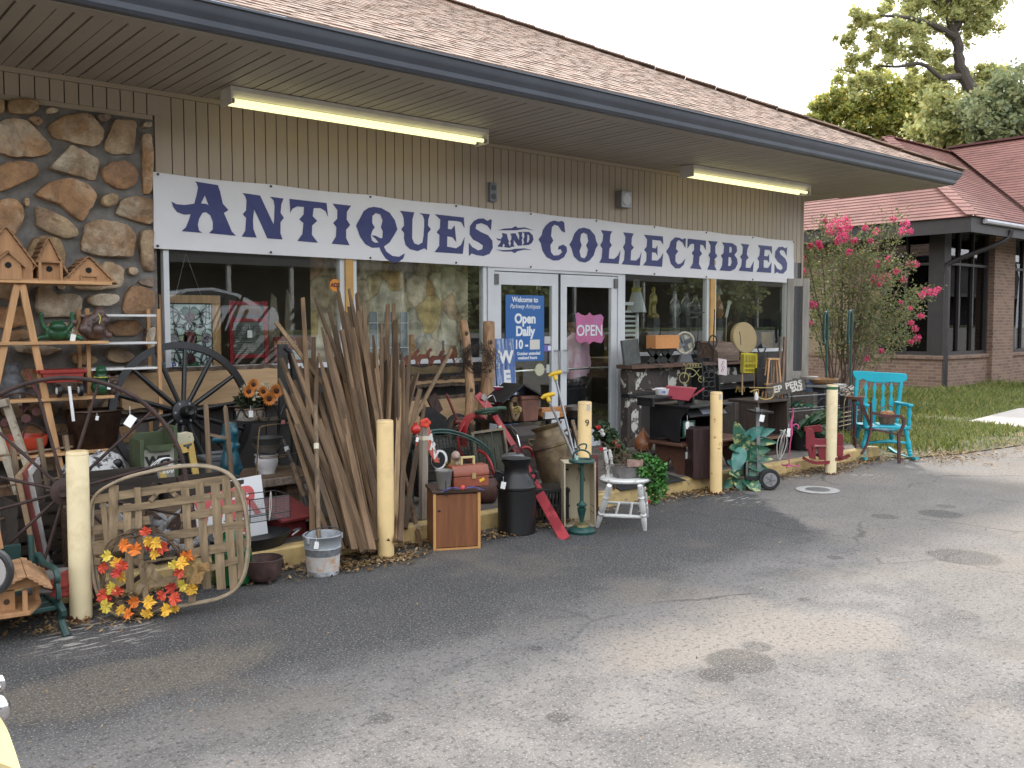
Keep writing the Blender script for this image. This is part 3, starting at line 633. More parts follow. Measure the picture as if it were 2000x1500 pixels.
GL={'A': [[(248,103),(383,125),(395,165),(412,235),(445,273),(418,290),(445,355),(465,400),(490,425),(330,410),(352,388),(352,345),(338,305),(312,285),(290,290),(270,325),(262,360),(270,395),(290,408),(167,398),(192,375),(210,330),(220,298),(180,300),(140,285),(118,255),(107,223),(135,238),(185,243),(243,235),(258,180),(265,140),(258,115)],[(305,185),(328,245),(310,236),(282,234)]],
'N': [[(530,172),(632,187),(712,360),(715,330),(718,250),(712,215),(692,194),(770,205),(757,240),(753,290),(772,320),(752,345),(752,410),(765,447),(675,440),(597,265),(590,330),(592,385),(612,436),(525,430),(545,395),(550,320),(530,297),(550,275),(553,215),(545,190)]],
'T': [[(805,207),(1022,232),(1030,312),(1015,280),(985,262),(945,262),(940,310),(967,338),(938,365),(937,420),(972,467),(852,456),(882,415),(888,350),(863,328),(888,300),(890,255),(850,252),(822,265),(810,290),(808,250)]],
'I': [[(1057,236),(1165,248),(1140,285),(1140,330),(1162,362),(1138,390),(1138,440),(1158,482),(1052,473),(1078,430),(1082,375),(1062,350),(1085,325),(1085,275)]],
'Q': [[(1300,255),(1345,262),(1395,290),(1425,335),(1440,388),(1420,425),(1395,465),(1360,490),(1375,520),(1410,545),(1450,550),(1485,530),(1475,560),(1445,583),(1410,585),(1370,560),(1345,520),(1335,495),(1290,497),(1250,475),(1220,430),(1197,365),(1215,330),(1240,280),(1270,260)],[(1310,292),(1338,300),(1352,335),(1342,375),(1355,400),(1352,440),(1338,440),(1310,425),(1287,424),(1308,440),(1330,465),(1308,467),(1290,455),(1283,425),(1292,395),(1305,377),(1290,350),(1290,310)]],
'U': [[(1455,278),(1543,287),(1530,330),(1528,440),(1540,470),(1565,480),(1590,465),(1598,420),(1602,330),(1595,305),(1575,292),(1637,298),(1625,330),(1622,365),(1640,387),(1622,410),(1618,470),(1616,510),(1600,500),(1560,517),(1515,505),(1490,480),(1480,440),(1482,410),(1463,388),(1480,365),(1478,320),(1470,295)]],
'E': [[(1667,298),(1838,317),(1842,378),(1825,345),(1795,338),(1745,335),(1742,385),(1765,388),(1783,365),(1790,462),(1770,435),(1738,428),(1735,490),(1790,500),(1820,480),(1842,435),(1830,533),(1662,522),(1690,485),(1693,420),(1675,405),(1695,380),(1698,330)]]}
G2={'S': [[(75,80),(100,95),(118,85),(125,90),(122,150),(100,122),(65,108),(35,115),(30,140),(60,160),(105,180),(130,212),(133,255),(112,290),(75,303),(30,297),(5,287),(-12,303),(-10,225),(10,250),(45,270),(70,262),(75,240),(50,222),(15,205),(-5,175),(-3,125),(20,95),(45,82)]],
'a': [[(188,166),(215,172),(222,205),(228,215),(224,225),(238,255),(202,250),(205,238),(198,228),(190,240),(192,250),(160,246),(178,225),(182,212),(165,210),(153,197),(180,203),(192,185)]],
'n': [[(236,170),(265,168),(287,210),(288,178),(280,162),(306,160),(302,185),(308,195),(302,205),(306,240),(282,242),(255,205),(255,235),(262,246),(235,250),(240,225),(234,215),(242,205),(243,185)]],
'd': [[(308,160),(345,160),(365,180),(370,205),(362,225),(345,237),(308,240),(318,225),(312,202),(318,190),(318,172)],[(335,175),(345,180),(348,205),(342,222),(333,222)]],
'o1': [[(163,150),(200,140),(245,138),(265,126),(278,136),(320,133),(372,152),(320,142),(270,150),(240,150),(200,150)]],'o2': [[(150,263),(195,268),(240,266),(262,260),(320,257),(365,268),(320,265),(278,274),(262,286),(245,276),(195,276)]],
'C': [[(400,205),(418,180),(425,150),(440,125),(465,102),(490,93),(515,100),(535,95),(548,105),(555,165),(535,155),(515,125),(492,118),(478,132),(473,185),(486,212),(470,238),(475,280),(490,300),(520,298),(540,280),(530,262),(515,265),(520,245),(545,235),(565,250),(568,275),(550,310),(520,328),(490,330),(450,310),(425,270),(415,225)]],
'O': [[(665,135),(700,145),(730,180),(738,215),(748,238),(735,260),(725,300),(700,330),(675,342),(640,335),(610,305),(595,260),(582,235),(597,210),(610,170),(635,142)],[(663,165),(685,175),(692,215),(680,240),(692,265),(685,300),(670,318),(650,310),(642,275),(653,240),(643,210),(648,175)]],
'L1': [[(765,150),(832,157),(820,180),(818,220),(830,240),(815,260),(812,318),(845,320),(868,300),(882,268),(870,350),(757,343),(772,315),(775,260),(762,238),(777,215),(780,175)]],
'L2': [[(900,163),(962,170),(950,195),(948,235),(962,253),(945,272),(942,328),(975,330),(995,312),(1008,280),(997,360),(888,352),(905,325),(908,275),(897,250),(910,228),(912,190)]],
'E2': [[(1025,177),(1137,187),(1140,235),(1125,212),(1075,207),(1074,255),(1095,258),(1105,240),(1105,300),(1095,283),(1072,280),(1070,328),(1105,330),(1125,312),(1140,285),(1133,367),(1018,358),(1038,330),(1040,285),(1025,265),(1042,248),(1045,205)]],
'C2': [[(1158,275),(1175,250),(1185,215),(1210,192),(1235,195),(1250,205),(1262,198),(1272,200),(1270,255),(1255,225),(1230,208),(1218,220),(1215,260),(1228,275),(1212,298),(1213,335),(1228,352),(1250,345),(1272,318),(1262,355),(1238,376),(1212,376),(1188,350),(1175,305)]],
'T2': [[(1283,200),(1390,212),(1390,268),(1375,240),(1357,235),(1355,270),(1368,290),(1353,308),(1352,350),(1368,382),(1298,376),(1318,345),(1320,300),(1308,285),(1322,268),(1322,230),(1300,232),(1283,258)]],
'I2': [[(1403,213),(1458,218),(1445,245),(1445,285),(1458,303),(1443,322),(1442,358),(1455,388),(1400,383),(1415,352),(1416,315),(1405,298),(1418,278),(1418,240)]],
'B': [[(1485,222),(1545,228),(1568,245),(1570,275),(1555,297),(1572,320),(1575,350),(1560,380),(1535,392),(1473,388),(1487,360),(1490,320),(1478,300),(1493,285),(1497,245)],[(1527,248),(1540,252),(1540,280),(1525,285)],[(1522,308),(1538,312),(1543,340),(1535,362),(1520,362)]],
'L3': [[(1592,230),(1642,236),(1630,262),(1628,295),(1640,312),(1625,330),(1622,372),(1650,374),(1670,335),(1665,397),(1583,390),(1597,362),(1600,325),(1590,308),(1603,290),(1605,250)]],
'E3': [[(1695,238),(1780,246),(1780,290),(1768,268),(1735,265),(1733,303),(1755,305),(1763,292),(1762,342),(1752,328),(1730,326),(1728,372),(1755,374),(1777,340),(1772,403),(1685,397),(1700,370),(1703,335),(1692,318),(1705,300),(1708,262)]],
'S2': [[(1845,248),(1860,258),(1872,250),(1870,300),(1855,272),(1835,266),(1825,278),(1835,295),(1862,318),(1872,345),(1868,385),(1845,408),(1820,405),(1808,398),(1792,408),(1795,350),(1810,378),(1832,388),(1845,375),(1838,355),(1815,335),(1800,310),(1802,275),(1820,250)]]}
def flat_shape(loops,depth=.002):
 """filled outline (first loop) with holes; loops in (x, z)"""
 cu=bpy.data.curves.new('t','CURVE');cu.dimensions='2D';cu.fill_mode='BOTH';cu.extrude=depth
 for lp in loops:
  s=cu.splines.new('POLY');s.points.add(len(lp)-1);s.use_cyclic_u=True
  for q,(x,z) in zip(s.points,lp): q.co=(x,z,0,1)
 o=bpy.data.objects.new('t',cu);COL.objects.link(o);me=bpy.data.meshes.new_from_object(o.evaluated_get(bpy.context.evaluated_depsgraph_get()))
 b=MB();b.add([(v.co.x,-v.co.z,v.co.y) for v in me.vertices],[tuple(p.vertices) for p in me.polygons])
 bpy.data.objects.remove(o);bpy.data.curves.remove(cu);bpy.data.meshes.remove(me);return b
def soften(lp,n=2):
 return lp
for dct,ox,oy in ((GL,300,320),(G2,920,400)):
 for kx,lps in dct.items():
  P=[[(lambda p: (p.x,p.z))(at(ox+x/3.0303,oy+y/3.0303,BY-.003)) for x,y in lp] for lp in lps]
  b=flat_shape(P,.0015);b.v=[(x,y+BY-.0032+wr(x,z),z) for x,y,z in b.v]
  W('ornament' if kx[0] =='o' else 'letter',b,navy,ban,smooth=0)
g=MB()
for i in range(10):
 t=i/9
 for A,B_,d in ((TL,TR,-.02),(BL,BR,.02)):
  p=A.lerp(B_,t);g.disc((p.x+(.03 if i ==0 else -.03 if i ==9 else 0),BY-.012,p.z+d),.011,'y',.006,10)
W('grommet',g,mat('grommet_dark',(.06,.05,.045),.5,met=.5),ban)
# ================================================================bollards
byel=mat('bollard_yellow',(.80,.59,.29),.5,.08,2.0,.06,c2=(.58,.42,.22),t2=.60,s2=4,sharp=.1)
brust=mat('bollard_rusty',(.80,.58,.28),.5,.08,2.0,.06,c2=(.33,.15,.06),t2=.62,s2=11,sharp=.02)
bpale=mat('bollard_pale',(.80,.68,.43),.5,.1,1.2,.08,c2=(.62,.50,.29),t2=.60,s2=5,sharp=.1)
rust=mat('rust_edge',(.16,.06,.025),.8,.4,25,.4)
for px,py,top,lab,mt,ln in ((162,1212,880,'pale yellow bollard nearest the camera, beside the lattice basket',bpale,.004),(759,1091,820,'yellow bollard standing in front of the fanned bundle of sticks',byel,.002),(1147,1012,784,'yellow bollard marked 9 behind the pale crate',byel,.0),(1404,965,765,'rust spotted yellow bollard in front of the leafy potted plant',brust,-.012),(1628,927,751,'faded yellow bollard with a green smear, in front of the red rocker',bpale,.0)):
 p=gp(px,py);u=mpp(p);h=(py-top)*u;r=.056
 o=thing('bollard',lab,'bollard',(p.x,p.y+r*.6,0),0,'yellow bollards along the kerb',(0,ln))
 g=MB();g.lathe([(r,0),(r,h-.012),(r*.97,h-.003)],n=32);obj('post',g,mt,o)
 g=MB();g.lathe([(0,h-.003),(r*.9,h),(r*.985,h-.012),(r*1.01,h-.02)],n=32);obj('cap',g,mat('cap_pale',(.62,.46,.24),.7,.3,20,.2),o)
 g=MB();rn=random.Random(px);n=40
 vs=[((r+.0015)*math.cos(a*6.2832/n),(r+.0015)*math.sin(a*6.2832/n),z) for z in (0,1) for a in range(n)]
 vs=[(x,y,0 if z ==0 else .008+.028*rn.random()**2) for x,y,z in vs]
 g.add(vs,[(a,(a+1) % n,n+(a+1) % n,n+a) for a in range(n)]);obj('rust_ring',g,rust,o)
 if px ==1147: letters(o,'9',.075,Matrix.Rotation(FACE,3,'Z') @ Vector((.015,-r-.0015,h-.17)),black_paint,rot=(0,0,FACE))
 if px ==1628:
  g=MB();g.lathe([(r+.001,h-.05),(r+.0012,h-.022)],n=32);obj('green_smear',g,mat('green_smear',(.03,.13,.06),.6,.3,20,0),o)
 if px in (1147,1404):
  g=MB();s_=Matrix.Rotation(FACE+.5,4,'Z');g.m=s_
  g.add([((r+.0016)*math.sin(a),-(r+.0016)*math.cos(a),h-.02-.05*z) for z in (0,1) for a in (-.3,-.1,.1,.3)],[(0,1,5,4),(1,2,6,5),(2,3,7,6)]);obj('grey_patch',g,mat('grey_patch',(.45,.42,.36),.6),o)
# ================================================================A-frame shelf against the stone
pine=light_wood;pine_z=light_wood_z
shelf=thing('a_frame_shelf','pine A-frame shelf holding birdhouses and figurines against the stone wall','shelf',(1.2,7.35,.12))
for yy in (7.2,7.5):
 for sx in (1,-1):
  t=at(38+5*sx,556,yy);e=at(38+sx*85,940,yy);d=(e-t)/(e.z-t.z);f=t+d*(.122-t.z)
  g=MB();g.bar(t,f,.045,.03,(0,1,0));W('leg',g,pine_z,shelf,bevel=.002)
for py,xr in ((548,219),(667,213),(778,224),(886,213)):
 g=MB();p=at(xr,py,7.16);q_=at(-190,py,7.16);z=at(100,py,7.16).z;g.bb(q_.x,p.x,7.16,7.52,z-.022,z);W('shelf_board',g,pine,shelf,bevel=.002)
def SZp(py): return at(100,py,7.16).z
shake=mat('cedar_shake',(.36,.2,.1),.8,.35,6,.4);bh=mat('birdhouse_pine',(.42,.225,.105),.7,.15,5,.15,wood='z');hole=dark_fill
def shakes(b,x0,z0,x1,z1,y0,y1,rows,rnd):
 L_=math.hypot(x1-x0,z1-z0)
 for i in range(rows):
  t0=i/rows;t1=(i+1.5)/rows;y=y0
  while y < y1:
   w_=rnd.uniform(.025,.045);a=Vector((x0+(x1-x0)*t0,y+w_/2,z0+(z1-z0)*t0));c=Vector((x0+(x1-x0)*min(t1,1),y+w_/2,z0+(z1-z0)*min(t1,1)))
   n=Vector((-(z1-z0),0,x1-x0)).normalized();n=n if n.z > 0 else -n
   b.bar(a+n*.014,c+n*.003,w_-.003,.008,n);y +=w_
def birdhouse(px,Y,py,w_,wall,roof,dep,lab,holes=((0,.5),),base=True,porch=False,rot=0):
 p=at(px,py,Y);p.z=SZp(548)
 o=thing('birdhouse',lab,'birdhouse',p,rot,'rustic birdhouses');rn=random.Random(px);h=w_/2
 b=MB();b.prism([(-h,0),(h,0),(h,wall),(0,wall+roof),(-h,wall)],-dep/2,dep/2);obj('body',b,bh,o)
 ov=.02;k=roof/h
 for s_ in (1,-1):
  b=MB();shakes(b,s_*(h+ov*1.6),wall-k*ov*1.6,0,wall+roof+.004,-dep/2-ov,dep/2+ov,7 if roof > .12 else 5,rn);obj('roof',b,shake,o)
 if base: b=MB();b.box(0,-.01,.006,w_*1.16,dep*1.25,.012);obj('base_board',b,bh,o)
 if porch:
  b=MB();b.prism([(-h*.5,0),(h*.5,0),(h*.5,wall*.9),(0,wall*.9+h*.45),(-h*.5,wall*.9)],-dep/2-.045,-dep/2-.001);obj('porch',b,bh,o)
  for s_ in (1,-1): b=MB();b.bar((s_*h*.68,-dep/2-.03,wall*.72),(0,-dep/2-.03,wall*.9+h*.52),.075,.012,(0,0,1));obj('porch_roof',b,shake,o)
 for hx,hz in holes: b=MB();b.disc((hx*w_,-dep/2-(.047 if porch else .002),hz),.021,'y',.003,20);obj('entrance_hole',b,hole,o)
 return o
birdhouse(8,7.3,548,.33,.12,.24,.2,'large gabled birdhouse with a front porch, leftmost on the top shelf',((0,.1),),porch=True)
o=birdhouse(91,7.3,548,.15,.13,.17,.17,'tall narrow birdhouse with porch posts, middle of the top shelf',((0,.085),))
for s_ in (1,-1): b=MB();b.bar((s_*.07,-.12,.0),(s_*.07,-.12,.13),.018,.018);obj('porch_post',b,bh,o)
b=MB();b.box(0,-.1,.135,.19,.06,.012);obj('porch_roof',b,shake,o)
o=birdhouse(168,7.28,548,.32,.012,.165,.15,'low triangular birdhouse with a steep shake roof, right end of the top shelf',((0,.085),))
b=MB();b.box(0,-.085,.043,.12,.012,.01);b.box(.055,-.085,.02,.01,.012,.04);b.box(-.055,-.085,.02,.01,.012,.04);obj('perch_rail',b,bh,o)
frogm=mat('frog_green',(.018,.085,.038),.35,.3,12,.1);brownfig=mat('brown_ceramic',(.075,.045,.032),.4,.4,14,.2);
o=thing('frog_figurine','dark green frog figurine with both arms raised on the shelf','frog figurine',(at(112,667,7.3).x,7.3,SZp(667)))
b=MB();b.ell((0,0,.06),(.09,.06,.055));b.ell((0,-.03,.105),(.06,.05,.04));b.ell((-.025,-.03,.14),.016);b.ell((.025,-.03,.14),.016)
for s_ in (1,-1):
 b.tube(cr([(s_*.06,0,.07),(s_*.1,-.01,.12),(s_*.105,-.01,.19)],4),[.022]*4+[.018]*5,8);b.ell((s_*.105,-.01,.195),.02)
 b.tube(cr([(s_*.05,0,.03),(s_*.12,-.04,.03),(s_*.16,-.05,.012)],4),.02,8)
fuse(obj('body',b,frogm,o),.006);price(o,(.09,-.07,.06),.04)
o=thing('bark_sculpture','lumpy brown ceramic stump with a yellow string tag, right of the frog','ceramic stump',(at(186,667,7.3).x,7.3,SZp(667)))
b=MB();rn=random.Random(2)
for i in range(26): b.ell((rn.gauss(0,.04),rn.gauss(0,.03),.03+rn.random()*.16),rn.uniform(.025,.05),10,6)
b.ell((.035,-.01,.21),.045);b.ell((0,0,.07),(.09,.07,.07));fuse(obj('body',b,mat('stump_brown',(.10,.06,.05),.35,.5,10,.3,c2=(.14,.2,.06),t2=.66),o),.008,1)
b=MB();b.tube(cr([(.01,-.06,.2),(.02,-.075,.17),(.012,-.075,.13)],4),.004,6);obj('string',b,mat('yellow_string',(.6,.55,.08),.6),o);price(o,(.012,-.08,.12),.03)
o=thing('frog_figurine','seated glossy green frog figurine with a yellow neck string','frog figurine',(at(198,778,7.25).x,7.25,SZp(778)))
b=MB();b.ell((0,0,.06),(.075,.06,.06));b.ell((0,0,.13),(.045,.045,.06));b.ell((0,-.01,.185),(.04,.045,.03));b.ell((-.018,-.01,.213),.013);b.ell((.018,-.01,.213),.013)
fuse(obj('body',b,frogm,o),.006);b=MB();b.ring((0,0,.135),.052,.004,'z',24,6);obj('string',b,PRE['yellow_string'],o)
o=thing('bear_figurine','small brown bear head figurine leaning beside the seated frog','bear figurine',(at(221,760,7.22).x,7.22,SZp(778)))
b=MB();b.ell((0,0,.035),(.03,.03,.035));b.ell((0,0,.10),(.042,.045,.042));b.ell((0,-.045,.09),.022);b.ell((-.03,0,.138),.014);b.ell((.03,0,.138),.014);fuse(obj('body',b,brownfig,o),.005);price(o,(-.04,-.04,.09),.03)
o=thing('toy_wagon','small red toy wagon tipped over with black wheels and white handle','toy wagon',(at(122,778,7.2).x,7.2,SZp(778)+.055))
redp=mat('wagon_red',(.28,.025,.018),.4,.12,6,.05)
b=MB();b.prism([(-.15,.13),(.13,.13),(.11,.06),(-.13,.06)],-.10,.10);b.prism([(-.165,.15),(.145,.15),(.145,.125),(-.165,.125)],-.11,.11);obj('tub',b,redp,o,bevel=.004)
for x in (-.045,.10):
 b=MB();b.disc((x,-.09,.0),.048,'x',.025,22);w_=obj('wheel',b,black_paint,o,bevel=.004);b=MB();b.disc((x-.013,-.09,0),.025,'x',.006,16);obj('hub',b,white_paint,w_)
b=MB();b.tube([(-.045,-.09,.01),(.1,-.09,.01)],.006,6);obj('axle',b,chrome,o);b=MB();b.bar((.02,-.11,.03),(.035,-.14,-.22),.02,.01);obj('handle',b,white_paint,o)
o=thing('owl_figurine','grey stone owl figurine behind the left shelf leg','owl figurine',(at(26,778,7.35).x,7.35,SZp(778)))
b=MB();b.lathe([(.07,0),(.085,.04),(.08,.12),(.05,.17),(.055,.2),(.04,.24),(0,.25)],n=20);b.ell((-.03,0,.245),(.012,.012,.025));b.ell((.03,0,.245),(.012,.012,.025));fuse(obj('body',b,mat('owl_grey',(.10,.105,.115),.6,.4,14,.3),o),.007)
o=thing('garden_shears','red handled shears leaning on the shelf beside the owl','shears',(at(62,778,7.25).x,7.25,SZp(778)))
b=MB();b.bar((.05,0,0),(-.02,.05,.2),.014,.01);b.bar((.075,0,0),(-.03,.05,.22),.014,.01);obj('handle',b,mat('dull_red',(.22,.03,.03),.5,.2),o);b=MB();b.bar((-.02,.05,.2),(-.05,.06,.26),.03,.006);obj('blade',b,black_iron,o)
o=thing('enamel_bowl','wide red orange enamel kettle bowl on the lowest shelf board','bowl',(at(44,880,7.25).x,7.25,SZp(886)))
b=MB();b.lathe([(.07,0),(.13,.025),(.16,.07),(.17,.13),(.165,.132),(.15,.08),(.1,.03),(0,.02)],n=32);obj('bowl',b,mat('enamel_red',(.46,.06,.03),.25,.12,4,.03),o);b=MB();b.ring((.0,0,.14),.15,.004,'y',30,6,10,170,1,.6);obj('bail',b,rust_iron,o)
o=thing('wire_flower_stake','rusty wire flower ornament standing in the red bowl','wire ornament',(at(40,860,7.27).x,7.27,SZp(886)+.03))
for i in range(5):
 a=i*1.26;b=MB();e=Vector((math.cos(a)*.11,.02*math.sin(a),.27+.07*math.sin(a*2)));b.tube(cr([(0,0,0),(e.x*.3,0,.15),e],5),.004,6);s_=obj('stem',b,rust_iron,o)
 b=MB();b.disc(e,.032,'y',.006,14);obj('petal',b,mat('petal_rust',(.13,.05,.045),.6,.4),s_)
b=MB();b.ring((0,0,.22),.19,.006,'y',36,6);obj('hoop',b,rust_iron,o);price(o,(0,-.03,.37),.03)
o=thing('copper_boiler','large tapered brown copper boiler at the end of the lowest shelf','copper pot',(at(185,886,7.3).x,7.3,SZp(886)))
cop=mat('old_copper',(.06,.032,.021),.45,.45,6,.15,met=.6)
b=MB();b.lathe([(.15,0),(.16,.01),(.2,.27),(.215,.28),(.21,.29),(.19,.27),(.15,.03),(0,.02)],n=32,sy=.75);obj('pot',b,cop,o);price(o,(-.02,-.16,.26),.025)
o=thing('copper_pan','low dark copper pan tucked left of the tapered boiler','copper pot',(at(120,886,7.35).x,7.35,SZp(886)))
b=MB();b.lathe([(.09,0),(.12,.02),(.13,.12),(.12,.12),(.1,.02),(0,.02)],n=26);obj('pot',b,cop,o)
o=thing('slatted_rack','small rack of white shelves between orange wood posts at the wall corner','rack',(at(255,700,7.5).x,7.5,.12))
xa,xb=at(166,650,7.45).x,at(304,650,7.45).x;cx=o.location.x
for x in (xa,xb):
 for y in (-.12,.12): b=MB();b.bb(x-cx-.014,x-cx+.014,y-.014,y+.014,0,at(300,606,7.45).z-.12+.01);obj('post',b,pine_z,o,bevel=.002)
for py in (614,668,718):
 z=at(250,py,7.38).z-.12;b=MB();b.bb(xa-cx+.015,xb-cx-.015,-.125,.125,z-.018,z);obj('shelf_board',b,white_paint,o,bevel=.003)
# ================================================================live-edge planks on the knee wall and a plank bench
slabm=mat('pale_slab',(.50,.33,.18),.6,.14,2.5,.1,wood='x');barkm=mat('slab_bark',(.13,.095,.07),.9,.5,16,.7)
def plank(name,label,px0,px1,py0,py1,Y,dep=.06):
 a,c=at(px0,py0,Y),at(px1,py0,Y);zt=at((px0+px1)/2,py0,Y).z;zb=at((px0+px1)/2,py1,Y).z
 o=thing(name,label,'plank',((a.x+c.x)/2,Y,zb));n=40;rn=random.Random(int(px0))
 e0=[zb-.012+.012*MN.noise(Vector((i*.35,1,px0))) for i in range(n+1)];e1=[zt+.012*MN.noise(Vector((i*.35,5,px0))) for i in range(n+1)]
 xs=[a.x+(c.x-a.x)*i/n for i in range(n+1)]
 def strip(lo,hi,y0,y1):
  g=MB();k=n+1;vs=[]
  for y,zz in ((y0,lo),(y0,hi),(y1,hi),(y1,lo)): vs +=[(xs[i],y,zz[i]) for i in range(k)]
  fs=[]
  for j in range(4):
   for i in range(n): fs.append((j*k+i,j*k+i+1,((j+1) % 4)*k+i+1,((j+1) % 4)*k+i))
  fs +=[(0,k,2*k,3*k),(n,3*k+n,2*k+n,k+n)];g.add(vs,fs);return g
 W('board',strip([z+.035 for z in e0],[z-.035 for z in e1],Y-dep,Y),slabm,o)
 W('bark_edge',strip([z-.034 for z in e1],e1,Y-dep*.75,Y+.01),barkm,o,smooth=60);W('bark_edge',strip(e0,[z+.034 for z in e0],Y-dep*.75,Y+.01),barkm,o,smooth=60)
 return o
plank('live_edge_plank','pale live-edge plank under the left window, behind the black wagon wheel',232,548,716,795,7.62)
plank('live_edge_plank','upper pale live-edge plank holding the horse cut-out under the middle window',780,935,735,752,7.55)
plank('live_edge_plank','lower pale live-edge plank under the middle window, behind the tires',775,945,772,838,7.60)
bench=thing('plank_bench','rough slab bench with bark edges holding the white pot and bowls','bench',(at(520,930,6.7).x,6.7,.12))
a,c=at(395,930,6.5),at(618,930,6.5);z=at(540,925,6.55).z
g=MB();g.bb(a.x,c.x,6.42,6.95,z-.05,z);W('seat',g,mat('bench_slab',(.20,.13,.08),.8,.4,3,.3,wood='x'),bench)
g=MB();g.bb(a.x,c.x+.01,6.39,6.419,z-.07,z-.004);W('bark_edge',g,mat('bark_pale',(.26,.2,.16),.9,.5,20,.7),bench,bevel=.01)
for x in (a.x+.15,c.x-.25): g=MB();g.bb(x,x+.1,6.5,6.9,.122,z-.05);W('leg',g,PRE['bench_slab'],bench)
# ================================================================wheels
def wheel(name,label,cat,px,py,Y,rad,spokes,rim_r,m,hub_r,spoke_r,rot=0,rim_w=1,tilt=0,mrim=None,a0=0):
 p=at(px,py,Y);o=thing(name,label,cat,(p.x,p.y,p.z-rad),rot,None,(tilt,0));C_=Vector((0,0,rad))
 g=MB()
 if rim_w ==1: g.ring(C_,rad,rim_r,'y',60,8)
 else:
  g.m=T(C_) @ RX(R(90));d,w_=rim_r,rim_w;g.lathe([(rad-d,-w_),(rad,-w_),(rad,w_),(rad-d,w_),(rad-d,-w_)],n=64,cap=False)
 obj('rim',g,mrim or m,o,bevel=0)
 for i in range(spokes):
  a=a0+i*6.28318/spokes;d=Vector((math.cos(a),0,math.sin(a)));g=MB();g.tube([C_+d*hub_r*.8,C_+d*(rad*.5),C_+d*(rad-rim_r*.6)],[spoke_r,spoke_r*1.1,spoke_r*.85],8);obj('spoke',g,m,o)
 g=MB();g.m=T(C_) @ RX(R(90));g.lathe([(0,-.10),(hub_r*.35,-.10),(hub_r*.45,-.04),(hub_r,-.035),(hub_r,.04),(hub_r*.5,.05),(hub_r*.4,.16),(hub_r*.3,.17),(0,.165)],n=24);h=obj('hub',g,m,o)
 if rim_w !=1:
  for i in range(6): a=i*1.047;g=MB();g.disc(C_+Vector((math.cos(a)*hub_r*.78,-.04,math.sin(a)*hub_r*.78)),.009,'y',.014,8);obj('bolt',g,grey_metal,h)
 return o
wagblk=mat('wagon_black',(.006,.0058,.0065),.4,.3,8,.1,c2=(.16,.12,.09),t2=.69,s2=10)
wheel('wagon_wheel','black wooden wagon wheel leaning under the left window','wagon wheel',366,806,7.25,.575,14,.055,wagblk,.10,.019,0,.022,R(-9),a0=.12)
wheel('farm_wheel','large thin rusty iron spoked wheel behind the nearest bollard','iron wheel',126,955,5.40,.63,12,.013,mat('wheel_rust',(.042,.021,.017),.7,.5,9,.3),.075,.0085,FACE*.45,1,R(-6),a0=.23)
bpy.data.objects['farm_wheel'].location.z=.03
o=bpy.data.objects['farm_wheel'];price(o,(.34,-.03,1.05),.05,.6)
# ================================================================lattice basket with leaf wreath
p=gp(332,1203);u=mpp(p);split=mat('split_wood',(.225,.16,.092),.75,.3,5,.3,wood='z');split_x=mat('split_wood_x',(.225,.16,.092),.75,.3,5,.3,wood='x')
bas=thing('tobacco_basket','large square lattice basket of split wood propped on its rim at the kerb','lattice basket',p,FACE*.75,None,(R(-7),0))
def zx(x,y,d=0): return Vector((((170+x/4.545)-332)*u*1.0,d,(1203-(880+y/4.545))*u))
rim=[(60,560),(75,440),(150,340),(330,250),(520,200),(720,165),(900,150),(1080,165),(1220,220),(1310,330),(1370,500),(1400,700),(1405,900),(1370,1130),(1290,1270),(1150,1340),(980,1370),(700,1410),(450,1450),(300,1440),(180,1340),(110,1180),(80,950),(62,740)]
for off,th,nm in ((0,.008,'rim'),(.03,.0085,'rim'),(.055,.007,'rim')):
 b=MB();b.tube(cr([zx(x+(-14 if off ==.03 else 8 if off else 0)*(1 if x > 700 else -1)*.8,y-(10 if off ==.03 and y < 800 else 0),off) for x,y in rim],4,True),th,8,True);obj(nm,b,mat('rim_wood',(.30,.235,.16),.7,.25,12,.3),bas)
H_=[(85,420,1250,270,75),(185,525,1080,430,62),(85,690,560,615,75),(820,610,1390,520,72),(85,850,340,815,120),(700,765,1390,690,78),(880,930,1390,860,82),(1030,1080,1320,1000,55),(100,960,470,985,60),(500,990,790,955,20),(560,1185,860,1120,60),(1080,440,1380,400,60)]
V_=[(255,300,250,800,80),(455,325,480,960,55),(365,465,400,1230,66),(860,340,895,900,70),(925,1215,920,1380,60),(985,300,1052,1250,70),(1120,320,1175,1260,78),(1215,270,1283,1275,70),(590,1010,440,1275,58),(505,1005,690,1190,66),(480,950,545,1390,48),(720,350,820,440,40),(640,360,560,455,38),(1320,330,1345,1180,60),(160,420,280,1400,46)]
rn=random.Random(4)
for i,(x0,y0,x1,y1,w_) in enumerate(H_+V_):
 a,c=zx(x0,y0,.012),zx(x1,y1,.012);b=MB();n=10;vert=i >=len(H_);pts=[]
 for k in range(n+1):
  q=a.lerp(c,k/n);q.y +=.007*math.cos(k*2.2*.5+i*3.14)*(1 if vert else -1)+(-.001 if vert else .001);pts.append(q)
 d=(c-a).normalized();s_=Vector((-d.z,0,d.x))*(w_/4.545*u/2);vs=[]
 for k,q in enumerate(pts):
  e=1+.04*rn.uniform(-1,1)
  vs +=[q-s_*e-Vector((0,.0018,0)),q+s_*e-Vector((0,.0018,0)),q+s_*e+Vector((0,.0018,0)),q-s_*e+Vector((0,.0018,0))]
 fs=[(k*4+j,k*4+(j+1) % 4,k*4+4+(j+1) % 4,k*4+4+j) for k in range(n) for j in range(4)]+[(3,2,1,0),(n*4,n*4+1,n*4+2,n*4+3)]
 b.add(vs,fs);obj('slat',b,split if vert else split_x,bas,smooth=75)
